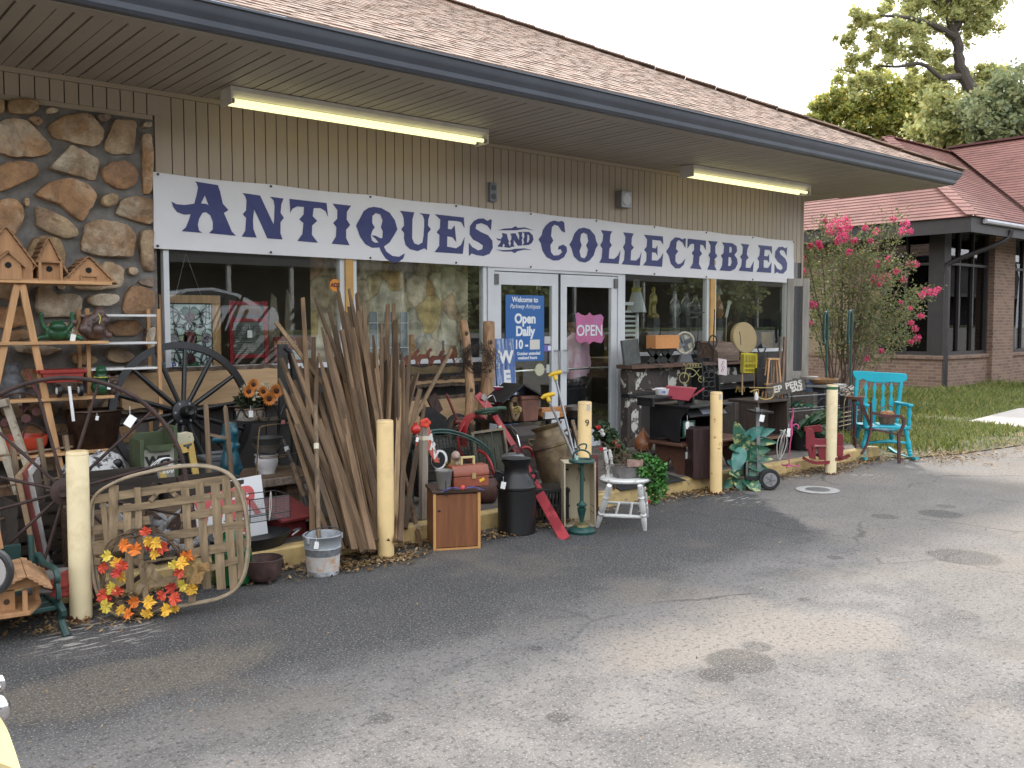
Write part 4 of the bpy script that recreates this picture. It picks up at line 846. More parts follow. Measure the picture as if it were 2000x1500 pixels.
MAPLE=[(0,-.5),(.06,-.2),(.3,-.28),(.26,-.12),(.52,.02),(.4,.1),(.48,.32),(.26,.24),(.18,.3),(.12,.22),(.16,.42),(.08,.4),(0,.62),(-.08,.4),(-.16,.42),(-.12,.22),(-.18,.3),(-.26,.24),(-.48,.32),(-.4,.1),(-.52,.02),(-.26,-.12),(-.3,-.28),(-.06,-.2)]
wre=thing('leaf_wreath','twig wreath of red, orange and yellow silk maple leaves hung on the lattice basket','wreath',bas.matrix_basis @ zx(520,1430,-.05) if False else (Matrix.LocRotScale(bas.location,bas.rotation_euler,None) @ zx(520,1420,-.03)),FACE*.75,None,(R(-7),0))
def wz(x,y,d=0): return zx(x,y,d)-zx(520,1420,0)
twig=mat('wreath_twig',(.12,.075,.045),.85,.4,20,.3)
for k in range(9):
 b=MB();r1=rn.uniform(.93,1.06)
 pts=[wz(520+345*r1*math.cos(a*.3142+k)+rn.uniform(-22,22),1050+345*r1*math.sin(a*.3142+k)+rn.uniform(-22,22),rn.uniform(-.02,.012)) for a in range(20 if k < 6 else 12)]
 b.tube(cr(pts,3,k < 6),.0032,5,k < 6);obj('twig',b,twig,wre)
LC={'r': (.62,.085,.04),'o': (.72,.20,.03),'y': (.74,.43,.05),'d': (.44,.045,.03),'g': (.62,.48,.07)}
LM={k: mat('silk_leaf_'+{'r': 'red','o': 'orange','y': 'yellow','d': 'dark_red','g': 'ochre'}[k],c,.7,.18,12,.1) for k,c in LC.items()}
for i,(x,y,c) in enumerate([(550,710,'r'),(470,860,'o'),(580,780,'y'),(650,800,'y'),(570,830,'d'),(690,850,'r'),(630,900,'y'),(250,900,'g'),(310,970,'y'),(200,1000,'r'),(370,990,'r'),(330,1050,'d'),(340,1090,'y'),(200,1230,'r'),(330,1210,'r'),(240,1330,'g'),(460,1310,'o'),(350,1370,'y'),(415,1405,'o'),(590,1310,'y'),(690,1270,'r'),(770,1200,'d'),(870,1180,'g'),(740,1385,'y'),(560,1420,'y'),(945,1225,'y'),(840,1070,'r'),(860,985,'y'),(790,1010,'g'),(900,930,'o'),(380,815,'o'),(800,1290,'r'),(790,1390,'y'),(230,1270,'d'),(280,1180,'g')]):
 b=MB();s_=rn.uniform(.060,.080);an=rn.uniform(-2.4,2.4);tl=rn.uniform(-.45,.45);tz=rn.uniform(-.4,.4)
 b.m=T(wz(x,y,-.032-.014*(i % 4))) @ RY(an) @ RX(tl) @ RZ(tz)
 vs=[(0,0,0)]+[((px if math.hypot(px,pz) > .34 else px*1.45)*s_,-.012*(abs(px)*2)**1.3+.006*math.sin(j*2.6),(pz if math.hypot(px,pz) > .34 else pz*1.45)*s_) for j,(px,pz) in enumerate(MAPLE)]
 n=len(MAPLE);b.add(vs,[(0,1+j,1+(j+1) % n) for j in range(n)]);obj('leaf',b,LM[c],wre,smooth=0)
b=MB()
for (ax,ay),(ex,ey),(fx,fy) in (((930,1000),(860,1040),(870,1130)),((930,1000),(1010,1060),(960,1190)),((930,1000),(960,880),(900,960)),((930,1000),(1030,1000),(1035,1085))):
 b.prism([(q.x,q.z) for q in (wz(ax-30,ay),wz(ex-45,ey),wz(fx-50,fy),wz(fx+55,fy-10),wz(ex+50,ey),wz(ax+30,ay))],-.035,-.028)
obj('burlap_bow',b,mat('burlap',(.30,.18,.07),.9,.25,60,.5),wre,smooth=0)
drift=mat('driftwood',(.24,.23,.225),.85,.35,12,.5,wood='z')
o,u=put('driftwood','grey driftwood branch lying behind the lattice basket','driftwood',300,1120,0,Y=5.5,rot=0)
o.location.z=.13;b=MB();b.tube(cr([(-.28,.0,.42),(-.14,.02,.26),(0,.05,.14),(.2,.02,.09),(.36,.05,.16)],5),[.02+.02*math.sin(i*.4)**2 for i in range(21)],8);b.tube(cr([(0,.05,.14),(.1,0,.28),(.2,.02,.33)],4),[.02]*4+[.012]*5,7);obj('branch',b,drift,o)
o,u=put('stone_lump','rough grey stone lump seen through the lattice basket','stone',292,1000,0,Y=5.62,rot=0);o.location.z=.125
b=MB();rn2=random.Random(8)
for i in range(9): b.ell((rn2.gauss(0,.09),rn2.gauss(0,.04),.05+rn2.random()*.2),rn2.uniform(.05,.09),8,6)
fuse(obj('lump',b,mat('stone_grey',(.26,.26,.27),.85,.35,14,.5),o),.014,1)
o,u=put('wooden_box','open brown wooden box behind the lattice basket','box',250,1000,0,Y=5.85,rot=0);o.location.z=.12
b=MB();b.bb(-.35,.35,-.15,-.13,.02,.36);b.bb(-.35,.35,.13,.15,.02,.36);b.bb(-.35,-.33,-.13,.13,.02,.36);b.bb(.33,.35,-.13,.13,.02,.36);b.bb(-.35,.35,-.15,.15,0,.02);obj('box',b,old_wood_x,o,bevel=.003)
for i,(x_,w2_,h2_,y_,l_) in enumerate(((1.72,.5,.52,6.02,'tall dark brown crate behind the left half of the lattice basket'),(2.25,.5,.44,5.95,'lower dark crate behind the right half of the lattice basket'),(1.35,.36,.4,6.15,'dark slatted crate behind the first bollard'))):
 b=MB();dk_=mat('crate_old_dark',(.035,.026,.02),.85,.35,5,.3,wood='x')
 for k_ in range(5): b.bb(-w2_/2,w2_/2,-.17,-.155,.01+k_*h2_/5,(k_+.82)*h2_/5)
 b.bb(-w2_/2,w2_/2,.15,.165,0,h2_);b.bb(-w2_/2,-w2_/2+.02,-.155,.15,0,h2_);b.bb(w2_/2-.02,w2_/2,-.155,.15,0,h2_);solo('old_crate',l_,'crate',b,dk_,(x_,y_,.124),R(4*i-3))
o,u=put('green_jug','dark green glass jug behind the lower right of the lattice basket','jug',455,1180,0,Y=5.33,rot=0);o.location.z=0
b=MB();b.lathe([(.1,0),(.12,.02),(.12,.2),(.09,.28),(.035,.33),(.035,.38),(.045,.385),(.0,.385)],n=24);obj('jug',b,mat('bottle_green',(.008,.07,.02),.15,.2,3,.02),o)
o,u=put('iron_gear_frame','dark iron frame with crossed struts behind the lattice basket','iron frame',335,1080,0,Y=5.6,rot=0);o.location.z=.124
b=MB()
for p0,p1 in (((-.2,0,0),(-.1,0,.5)),((.2,0,0),(.05,0,.52)),((-.17,0,.2),(.15,0,.3)),((-.15,0,.35),(.2,0,.05))): b.bar(p0,p1,.025,.02)
b.ring((.05,0,.15),.1,.012,'y',24);obj('frame',b,rust_iron,o)
o,u=put('window_sash','pale wooden window sash leaning on the stone wall behind the iron wheel','window sash',72,1010,0,Y=6.5,rot=R(60),tilt=(R(-16),0));o.location.z=.12
b=MB();b.bb(-.02,.02,-.02,.02,0,1.0);b.bb(.28,.32,-.02,.02,0,1.0);b.bb(.02,.28,-.02,.02,.95,1.0);b.bb(.02,.28,-.02,.02,0,.06);obj('frame',b,mat('sash_cream',(.42,.36,.28),.7,.3,5,.3,c2=(.2,.15,.1),t2=.6),o)
for i,(px,c) in enumerate(((88,(.3,.2,.12)),(98,(.2,.045,.04)),(106,(.5,.48,.46)))):
 o,u=put('picture_frame',('brown','red','whitish')[i]+' thin picture frame stacked on edge behind the first bollard','picture frame',px,1105,0,Y=5.95+.1*i,rot=R(72),tilt=(R(-9),0));o.location.z=.12
 b=MB();mc=mat('frame_tint_'+'abc'[i],c,.6,.2)
 b.bb(-.3,-.26,-.012,.012,0,.62);b.bb(.26,.3,-.012,.012,0,.62);b.bb(-.26,.26,-.012,.012,.58,.62);b.bb(-.26,.26,-.012,.012,0,.04);obj('frame',b,mc,o);b=MB();b.bb(-.26,.26,.0,.006,.04,.58);obj('backing',b,mat('card_brown',(.12,.09,.07),.8),o)
o,u=put('lattice_panel','weathered wooden lattice panel leaning behind the first bollard','lattice panel',95,1090,0,Y=6.25,rot=R(20),tilt=(R(-12),0));o.location.z=.12
b=MB()
for i in range(4): b.bar((-.3+.18*i,0,0),(-.3+.18*i,0,.75),.035,.012)
for i in range(4): b.bar((-.33,.013,.1+.19*i),(.28,.013,.1+.19*i),.035,.012)
obj('slats',b,old_wood,o)
for px,c,l in ((150,(.26,.04,.03),'dull red'),(128,(.22,.2,.19),'grey')):
 o,u=put('folded_cloth',l+' folded cloth on the walkway beside the first bollard','cloth',px-20,1160,.12,rot=.2);b=MB()
 for k in range(4): b.ell((rn.uniform(-.03,.03),0,.02+.028*k),(.16-.01*k,.12,.02),16,6)
 fuse(obj('fold',b,mat('cloth_'+l.replace(' ','_'),c,.9,.2),o),.012,2)
# ================================================================goods on and before the plank bench
o,u=put('mottled_cow_figure','black and white mottled plush cow head behind the first bollard','plush cow',215,965,0,Y=6.6,rot=0);o.location.z=.12;zb=.0
mot=mat('mottled_hide',(.50,.49,.48),.8,.1,5,.1,c2=(.03,.03,.035),t2=.52,s2=16);b=MB()
P_=lambda px,py,Y=6.6: at(px,py,Y)-o.location
q=P_(180,925);b.ell(q,(.21,.16,.13));b.ell(P_(212,905),(.1,.09,.085));b.ell(P_(232,912),(.05,.06,.035));b.ell(P_(200,955),(.13,.12,.10));b.ell(P_(195,890),(.03,.02,.05));b.tube([P_(190,950),P_(190,985)],.07,10);b.tube([P_(160,930)+Vector((0,0,-.1)),Vector((q.x,0,.0))],.11,12)
fuse(obj('body',b,mot,o),.014,2);b=MB();b.ell(P_(222,902)+Vector((0,-.09,0)),(.035,.02,.03));obj('nose',b,black_paint,o)
gb=thing('planter_box','green wooden planter box stencilled WEL beside the cream scroll board','planter box',(at(300,920,6.5).x,6.5,.12));grn=mat('olive_paint',(.055,.075,.035),.6,.25,8,.2)
x0,x1=at(263,880,6.5).x-gb.location.x,at(336,880,6.5).x-gb.location.x;zt=at(300,860,6.5).z-.12;zb=at(300,930,6.5).z-.12
b=MB();b.bb(x0,x0+.025,-.12,.12,0,zt+.02);b.bb(x1-.025,x1,-.12,.12,0,zt+.1);b.bb(x0+.025,x1-.025,.1,.12,0,zt+.05);b.bb(x0+.025,x1-.025,-.02,.1,0,.02);obj('box',b,grn,gb,bevel=.003)
b=MB();b.bb(x0+.026,x1-.026,-.115,-.09,zb,zt-.05);obj('front_board',b,mat('planter_front',(.26,.25,.21),.7,.2,7,.2),gb);letters(gb,'WEL',.085,((x0+x1)/2,-.118,zt-.13),black_paint,.004,sx=1.1)
b=MB();b.prism([(x0+.03,zt-.02),(x1-.03,zt-.02),(x1-.06,zt-.06),(x0+.06,zt-.06)],-.14,-.117);obj('shelf_lip',b,grn,gb)
cs=thing('scroll_board','chippy cream painted scroll headboard behind the green planter box','headboard',(at(320,900,6.75).x,6.75,.12));pts=[(268,930),(268,862),(285,850),(310,842),(332,840),(350,846),(362,843),(374,845),(378,858),(374,870),(355,878),(340,880),(338,930)]
b=MB();b.prism([((at(x,y,6.75).x-cs.location.x),at(x,y,6.75).z-.12-(0 if y < 930 else .3)) for x,y in pts],-.02,.02);obj('board',b,mat('cream_chipped',(.60,.55,.38),.6,.08,6,.1,c2=(.05,.045,.04),t2=.66,s2=14),cs,bevel=.004)
fr=thing('bee_frame','yellow picture frame painted with bees around a dark scrollwork grille','decorated frame',(at(368,930,6.35).x,6.35,.13),0,None,(R(-6),R(-7)))
b=MB();u_=mpp(at(368,930,6.35));hx,zt=.135,at(368,868,6.35).z-.13
b.bb(-hx,hx,-.012,.012,zt-.065,zt);b.bb(-hx,-hx+.045,-.012,.012,.1,zt-.065);b.bb(hx-.045,hx,-.012,.012,.1,zt-.065);obj('frame',b,mat('bee_yellow',(.52,.36,.10),.6,.1,6,.05,c2=(.50,.20,.04),t2=.62,s2=18),fr)
for x,z in ((-.02,zt-.03),(.09,zt-.025),(-.09,zt-.035)):
 b=MB();b.ell((x,-.014,z),(.011,.004,.018),10,6);b.ell((x-.018,-.014,z+.01),(.014,.003,.008),8,5);b.ell((x+.018,-.014,z+.01),(.014,.003,.008),8,5);obj('bee',b,mat('bee_ink',(.05,.055,.08),.6),fr)
b=MB()
for x,z,r_ in ((-.05,zt-.12,.03),(.04,zt-.12,.03),(0,zt-.19,.04),(-.06,zt-.22,.025),(.06,zt-.22,.025)): b.ring((x,0,z),r_,.004,'y',18,5,0,300)
obj('grille',b,black_iron,fr)
o=thing('wire_hangers','tangle of white wire hangers in front of the green planter box','wire hangers',(at(320,920,6.2).x,6.2,at(320,925,6.2).z));b=MB()
for k in range(3): b.tube(cr([(-.14+.03*k,0,.01),(-.03,-.02*k,.1),(.06,0,.09),(-.01+.03*k,0,0),(.1,.01,.05),(.2,0,.03)],5),.003,5)
obj('wire',b,white_paint,o)
lad=thing('ladder_piece','short weathered two-pole ladder with one rung in front of the black wagon wheel','ladder',(at(425,930,6.15).x,6.15,.12))
LP=lambda px,py,Y=6.15: at(px,py,Y)-lad.location
for t,f in (((402,787),(409,920)),((440,792),(452,925))):
 a,c=LP(*t),LP(*f);d=(c-a)/(c.z-a.z);c=a+d*(-a.z);b=MB();b.tube([c,c.lerp(a,.5),a-Vector((0,0,.02)),a],[.017,.019,.016,.007],9);obj('pole',b,old_wood,lad)
b=MB();b.bar(LP(407,848),LP(443,856),.026,.02);obj('rung',b,old_wood_x,lad)
teal=thing('teal_statue','tall teal glazed garden figure standing behind the ladder piece','statue',(at(451,930,6.3).x,6.3,.12));b=MB();zt=at(451,823,6.3).z-.12
b.lathe([(.085,0),(.08,zt*.2),(.06,zt*.45),(.075,zt*.6),(.05,zt*.75),(.06,zt*.88),(.05,zt*.98),(0,zt)],n=16)
for i in range(16): b.ell((rn.uniform(-.06,.05),-.03-.02*rn.random(),zt*rn.uniform(.3,.97)),rn.uniform(.02,.035),8,5)
b.ell((-.09,0,zt*.84),(.05,.03,.03));fuse(obj('body',b,mat('teal_glaze',(.012,.075,.105),.35,.4,9,.3),teal),.01,1)
o=thing('grey_toolbox','grey plastic tool box behind the ladder piece','tool box',(at(425,910,6.55).x,6.55,.43));b=MB();b.bb(-.12,.12,-.08,.08,0,.15);b.bb(-.125,.125,-.085,.085,.152,.19);b.bb(-.05,.05,-.02,.02,.192,.215);obj('case',b,mat('plastic_grey',(.16,.17,.18),.5,.1),o,bevel=.008)
st=thing('plant_stand','black wrought iron stand with scroll sides under the flower basket','plant stand',(at(500,880,6.9).x,6.9,.12));zt=at(500,823,6.9).z-.12;x0,x1=at(447,820,6.9).x-st.location.x,at(556,820,6.9).x-st.location.x
b=MB()
for x in (x0,x1):
 for y in (-.12,.12): b.tube([(x,y,0),(x,y,zt)],.009,6)
b.bb(x0,x1,-.13,.13,zt,zt+.012);obj('frame',b,black_iron,st)
for s_ in (0,1):
 b=MB();cx=x0+.1 if s_ ==0 else x1-.1;b.tube(cr([(cx-.1,-.12,zt+.01),(cx-.05,-.12,zt+.12),(cx,-.12,zt+.05),(cx+.05,-.12,zt+.13),(cx+.1,-.12,zt+.02)],5),.007,6);obj('scroll',b,black_iron,st)
fb=thing('flower_basket','small whitewashed wire basket of orange sunflowers on the iron stand','flower basket',(at(488,822,6.85).x,6.85,.12+zt+.013))
b=MB();b.lathe([(.085,0),(.1,.01),(.11,.09),(.105,.09),(.09,.02),(0,.015)],n=22,sy=.7);obj('basket',b,mat('whitewash',(.40,.36,.31),.8,.3,14,.3,c2=(.2,.14,.1),t2=.6),fb)
b=MB();b.ring((0,0,.095),.112,.009,'z',24,6,sz=.7)
for x in (-.06,0,.06): b.ring((x,-.085,.05),.03,.003,'y',16,5)
b.ring((0,0,.095),.112,.006,'y',20,6,0,30);obj('hoop_rim',b,mat('basket_cane',(.15,.10,.065),.8),fb);price(fb,(-.03,-.09,.1),.04,0)
fu=mpp(at(488,790,6.8));Fz=lambda X,Y: Vector(((200+X/4.762-488)*fu*1.05,0,(822-(700+Y/4.762))*fu))
g=MB();g.leafs((0.02,0,.17),(.15,.07,.08),260,.05,rn);obj('foliage',g,leafmat('bouquet_green',[(.012,.02,.01),(.03,.045,.018),(.06,.075,.03)],.3,.2),fb,smooth=0)
orange=mat('petal_orange',(.60,.20,.035),.6,.25,20,.1)
for (X,Y,s_) in ((1310,290,.055),(1355,230,.05),(1445,300,.048),(1500,370,.062),(1570,300,.062)):
 c=Fz(X,Y)+Vector((0,-.1,0));b=MB()
 for lay in range(2):
  for k in range(15):
   a=k*.4189+lay*.2;d=Vector((math.cos(a),-.25-.25*lay,math.sin(a)));t=Vector((-math.sin(a),0,math.cos(a)));r0,r1=s_*.3,s_*(1.02-.12*lay)
   b.add([c+d*r0-t*s_*.06,c+d*r0+t*s_*.06,c+d*r1*.75+t*s_*.11,c+d*r1,c+d*r1*.75-t*s_*.11],[(0,1,2,3,4)])
 f_=obj('sunflower',b,orange,fb,smooth=0);b=MB();b.ell(c+Vector((0,-.012,0)),(s_*.36,.016,s_*.36),14,7);obj('flower_centre',b,mat('flower_brown',(.06,.022,.01),.9,.4,60,.6),f_)
for X,Y in ((1380,300),(1510,310),(1275,265),(1480,250),(1380,345)):
 c=Fz(X,Y)+Vector((0,-.09,0));b=MB()
 for k in range(26): d=Vector((rn.gauss(0,1),-abs(rn.gauss(0,.6)),rn.gauss(0,1))).normalized();b.leaf(c+d*.022,.04,rn,.25,d)
 obj('white_blossom',b,mat('petal_cream',(.62,.58,.42),.7),fb,smooth=0)
zb=at(520,925,6.62).z;bx=at(521,925,6.62).x
o=thing('enamel_pot','white enamel chamber pot on the plank bench under two metal bowls','enamel pot',(bx,6.62,zb));u_=mpp(o.location);b=MB()
b.lathe([(15.5*u_,0),(16.5*u_,2*u_),(16*u_,4*u_),(20*u_,14*u_),(22.5*u_,24*u_),(21.5*u_,31*u_),(20*u_,34*u_),(23*u_,37*u_),(23*u_,38.5*u_),(19*u_,36*u_),(21*u_,24*u_),(0,4*u_)],n=36);obj('pot',b,mat('enamel_white',(.72,.71,.72),.18,.03,3,.01),o,smooth=60)
dz=zb+38.6*u_
for k,(nm,col,hh) in enumerate((('shallow tin bowl',(.3,.3,.29),0),('deep dull metal colander bowl',(.16,.17,.175),11))):
 o2=thing('metal_bowl',nm+' stacked on the white enamel pot','metal bowl',(bx+.01*k,6.62,dz+hh*u_));b=MB();r_=(26,28)[k]*u_
 b.lathe([(r_*.45,0),(r_*.7,r_*.12),(r_*.95,r_*.5),(r_,r_*.72),(r_*1.06,r_*.75),(r_*1.06,r_*.78),(r_*.93,r_*.72),(r_*.6,r_*.15),(0,r_*.1)],n=34);obj('bowl',b,mat('bowl_metal_'+'ab'[k],col,.35,.2,6,.05,met=.7),o2,smooth=60)
o=thing('wire_frame_rack','bent brass wire rack frame standing around the white pot','wire rack',(bx,6.5,zb+.0));Q=lambda X,Y,d=0: Vector(((440+X/4.167-521)*u_,d,(928-(780+Y/4.167))*u_))
b=MB();b.tube(cr([Q(188,640),Q(205,420),Q(222,250),Q(250,213),Q(380,205),Q(495,205),Q(530,240),Q(590,410),Q(640,580),Q(620,620)],4),.005,6);b.tube([Q(225,465),Q(600,450)],.003,5);b.tube(cr([Q(225,440),Q(230,470),Q(330,475),Q(440,470)],3),.004,5);obj('wire',b,mat('brass_wire',(.42,.30,.17),.35,.15,5,0,met=.8),o)
b=MB();q=Q(425,190);b.box(q.x,q.y-.004,q.z,.03,.002,.03);obj('price_tag',b,mat('pink_tag',(.5,.2,.22),.6),o)
o=thing('spade','old long handled iron spade leaning on the bench, blade down by the red box','spade',(at(607,1035,5.9).x,5.9,.12));Q=lambda px,py,Y: at(px,py,Y)-o.location
b=MB();b.tube([Q(553,858,6.4),Q(572,905,6.3)],[.014,.016],9);b.tube([Q(595,970,6.1),Q(604,1000,6.0)],[.018,.016],9);b.tube([Q(604,1000,6.),Q(610,1015,5.95),Q(600,1035,5.92)],[.015,.02,.03],9);obj('ferrule',b,mat('spade_iron',(.05,.04,.038),.6,.4,9,.2),o)
b=MB();b.tube([Q(572,905,6.3),Q(583,938,6.2),Q(595,970,6.1)],[.02,.023,.021],10);obj('handle',b,old_wood,o)
b=MB();q=Q(603,1030,5.92);b.prism([(q.x-.1,q.z+.05),(q.x+.08,q.z+.05),(q.x+.09,q.z-.12),(q.x,q.z-.2),(q.x-.1,q.z-.12)],-.01,.0);obj('blade',b,rust_iron,o);b=MB();q=Q(560,875,6.36);b.tube([q-Vector((.004,0,-.012)),q+Vector((.006,0,-.02))],.019,9);obj('tape_band',b,white_paint,o)
o=thing('red_lettered_sign','white board sign with large red letters ER beside the lattice basket','sign',(at(490,1020,5.75).x,5.75,.13),0,None,(R(-5),R(-4)));u_=mpp(o.location)*1.07
b=MB();zt=at(490,933,5.75).z-.13;b.bb(-95*u_,34*u_,0,.012,0,zt);obj('board',b,mat('sign_white',(.66,.67,.68),.5,.03,3,.02),o);rl_=mat('sign_red',(.52,.10,.10),.5,.1)
letters(o,'ER',.26,(-8*u_,-.002,zt-.165),rl_,.012,sx=.75);letters(o,'F',.2,(-14*u_,-.002,zt-.40),rl_,.012)
letters(o,'W',.26,(-66*u_,-.002,zt-.165),rl_,.012,sx=.8)
o=thing('mesh_basket','black wire mesh basket with a white tie in front of the red lettered sign','wire basket',(at(515,1030,5.5).x,5.5,.34));b=MB();u_=mpp(o.location)
for i in range(30): b.tube([(-40*u_+i*2.75*u_,-.1,0),(-40*u_+i*2.75*u_,-.1,44*u_)],.0012,4)
for i in range(14): b.tube([(-40*u_,-.1,i*3.3*u_),(40*u_,-.1,i*3.3*u_)],.0012,4)
obj('mesh',b,grey_metal,o);b=MB()
for z in (0,11*u_,44*u_): b.tube([(-41*u_,-.1,z),(41*u_,-.1,z),(41*u_,.1,z),(-41*u_,.1,z)],.0035,5,True)
for x in (-41*u_,41*u_):
 for y in (-.1,.1): b.tube([(x,y,0),(x,y,44*u_)],.0035,5)
obj('frame',b,black_iron,o);b=MB();b.tube(cr([(-3*u_,-.105,0),(-2*u_,-.108,30*u_),(1*u_,-.105,56*u_),(3*u_,-.1,30*u_),(-2*u_,-.105,4*u_)],4),.003,5);obj('tie',b,mat('tie_cream',(.5,.47,.42),.7),o)
o=thing('red_box','dark red wooden box with an overhanging lid under the plank bench','box',(at(562,1050,5.85).x,5.85,.12),R(8));u_=mpp(o.location);zl=at(560,1000,5.85).z-.12
dr=mat('box_red',(.17,.022,.024),.5,.2,6,.1);b=MB();b.bb(-33*u_,24*u_,-.1,.14,0,zl-.02);obj('box',b,dr,o,bevel=.003);b=MB();b.box(-2*u_,.0,zl+.02,82*u_,.36,.022,R(14),0,0);obj('lid',b,dr,o,bevel=.003);price(o,(22*u_,-.17,zl+.0),.025)
o,u_=put('wash_tub','large black iron wash tub on the kerb behind the small rusty pot','wash tub',538,1090,.12,rot=0);o.location.y=5.66
b=MB();hz=at(538,1040,5.6).z-.12;r_=.235;b.lathe([(r_*.82,0),(r_*.86,.02),(r_,hz-.02),(r_*1.05,hz),(r_*.97,hz),(r_*.8,.05),(0,.04)],n=36,sx=1.12,sy=.8);obj('tub',b,mat('tub_black',(.013,.0135,.0145),.5,.4,8,.2),o,smooth=50)
for s_ in (1,): b=MB();b.tube(cr([(s_*r_*1.15,-.05,hz-.04),(s_*(r_*1.15+.06),-.06,hz),(s_*r_*1.1,-.1,hz+.005)],4),.007,6);obj('handle',b,grey_metal,o)
o,u_=put('iron_pot','small rusty brown three-legged iron pot at the foot of the lattice basket','iron pot',515,1136,0,rot=0);b=MB();r_=36*u_
b.lathe([(r_*.75,.02),(r_*.93,.05),(r_,34*u_),(r_*1.04,47*u_),(r_*1.0,48*u_),(r_*.93,34*u_),(r_*.8,.06),(0,.05)],n=32);b.ring((r_*1.02,0,32*u_),.03,.006,'x',16,6)
for a in (.5,2.6,4.7): b.tube([(r_*.7*math.cos(a),r_*.7*math.sin(a),.03),(r_*.75*math.cos(a),r_*.75*math.sin(a),0)],.012,6)
obj('pot',b,mat('pot_rust',(.065,.035,.03),.8,.4,14,.4),o,smooth=50)
o,u_=put('bucket','galvanised bucket with a whitish rust stained band, standing before the kerb','bucket',631,1120,0,rot=0)
galv=mat('galvanised',(.27,.29,.31),.5,.2,5,.1,met=.35,c2=(.55,.56,.6),t2=.55,s2=6,sharp=.1)
b=MB();r0,r1,h=30*u_,37*u_,78*u_;b.lathe([(r0,0),(r0*1.03,.004),(r0*1.02,.01),(r0+(r1-r0)*.66,h*.66),(r0+(r1-r0)*.7+.005,h*.685),(r0+(r1-r0)*.72,h*.71),(r1,h-.008),(r1+.006,h-.002),(r1,h+.003),(r1-.008,h-.01),(r0*.95,.02),(0,.015)],n=40);obj('pail',b,galv,o,smooth=50)
b=MB();b.lathe([(r0+(r1-r0)*.12+.0012,h*.12),(r0+(r1-r0)*.5+.0012,h*.5)],n=40);obj('stain_band',b,mat('limescale',(.50,.48,.46),.8,.15,4,.1,c2=(.42,.25,.15),t2=.56,s2=15,sharp=.08),o,smooth=60)
b=MB();b.ring((0,0,h),r1*1.02,.004,'y',24,5,8,172,1,.35);obj('bail',b,black_iron,o)
for s_ in (1,-1): b=MB();b.box(s_*r1*1.0,-.02 if s_ > 0 else -.03,h-.02,.012,.03,.035);obj('ear',b,galv,o)
price(o,(-r1*.75,-r1*.75,h-.01),.035)
stake=thing('broom_handle','straight grey brown pole with a white tape band standing in the bucket','pole',o.location+Vector((-.015,.02,.03)));Q=lambda px,py,Y: at(px,py,Y)-stake.location
b=MB();t=Q(616,792,5.6);b.tube([(0,0,0),t*.5,t],[.013,.016,.014],10);obj('shaft',b,old_wood,stake);b=MB();b.tube([t*.72,t*.755],.017,10);obj('tape_band',b,mat('tape_cream',(.6,.55,.42),.6),stake)
# ================================================================the fan of tobacco sticks
stick_m=[mat('stick_wood',(.135,.082,.043),.8,.35,5,.5,wood='z',rnd=.42),mat('stick_wood_pale',(.25,.165,.088),.8,.3,5,.5,wood='z',rnd=.25)]
STK=[(615,582,657,696,0),(644,610,0,0,0),(659,560,690,1000,0),(661,572,0,0,0),(681,565,722,1000,0),(697,574,745,1000,0),(709,591,740,1000,0),(707,641,735,1000,0),(745,631,738,1000,0),(758,596,752,1000,0),(768,593,766,1000,0),(772,626,768,1000,0),(785,687,775,1000,0),(801,682,785,1000,0),(814,731,783,860,0),(764,692,757,900,0),(728,655,728,1000,0),(672,674,0,0,0),(657,696,0,0,0),(637,674,0,0,0),(587,716,640,1000,0),(562,730,640,960,0),(554,760,640,1000,1),(606,700,612,900,0),(620,697,622,900,0),(612,659,614,900,0),(591,584,600,800,0),(617,759,0,0,0),(631,768,700,1080,0),(650,773,0,0,0),(669,760,690,860,1),(678,777,0,0,0),(659,802,750,1020,0),(781,740,774,1000,1),(786,707,780,1000,0),(629,735,0,0,0),(600,760,0,0,0),(638,774,0,0,0),(663,778,0,0,0),(699,608,728,1000,0),(652,638,0,0,0),(667,646,0,0,0),(642,726,0,0,0),(655,728,0,0,0),(739,720,748,1000,0),(744,738,752,1000,0),(690,640,730,1000,0),(716,660,738,1000,0),(628,640,0,0,0),(635,655,0,0,0),(751,660,752,1000,0),(792,720,780,1000,0),(676,610,712,900,0),(683,600,730,900,0),(605,810,690,1080,0),(572,770,672,1085,0),(588,800,668,1075,0),(755,705,756,1000,0),(735,680,742,1000,0),(775,670,770,1000,0),(645,760,715,1060,0),(612,840,688,1085,0),(625,820,712,1092,0),(640,840,724,1090,0),(655,850,742,1088,0),(668,830,765,1080,0),(690,800,790,1075,0),(700,760,806,1080,0),(711,740,815,1070,0)]
STK +=[(770,760,772,1000,0),(795,745,780,1000,0),(806,735,778,900,0),(820,760,788,900,0),(787,730,780,1000,0),(830,790,796,1000,0),(550,700,0,0,0),(545,740,0,0,0),(570,690,0,0,0),(583,660,0,0,0),(560,800,0,0,0),(575,745,0,0,0),(600,700,0,0,0),(622,690,0,0,0),(648,700,0,0,0),(662,690,0,0,0),(674,720,0,0,0),(686,700,0,0,0),(698,690,0,0,0),(712,700,0,0,0),(722,690,0,0,0),(731,720,0,0,0),(580,830,0,0,0),(596,860,0,0,0),(690,760,0,0,0),(720,790,0,0,0)]
rs=random.Random(21)
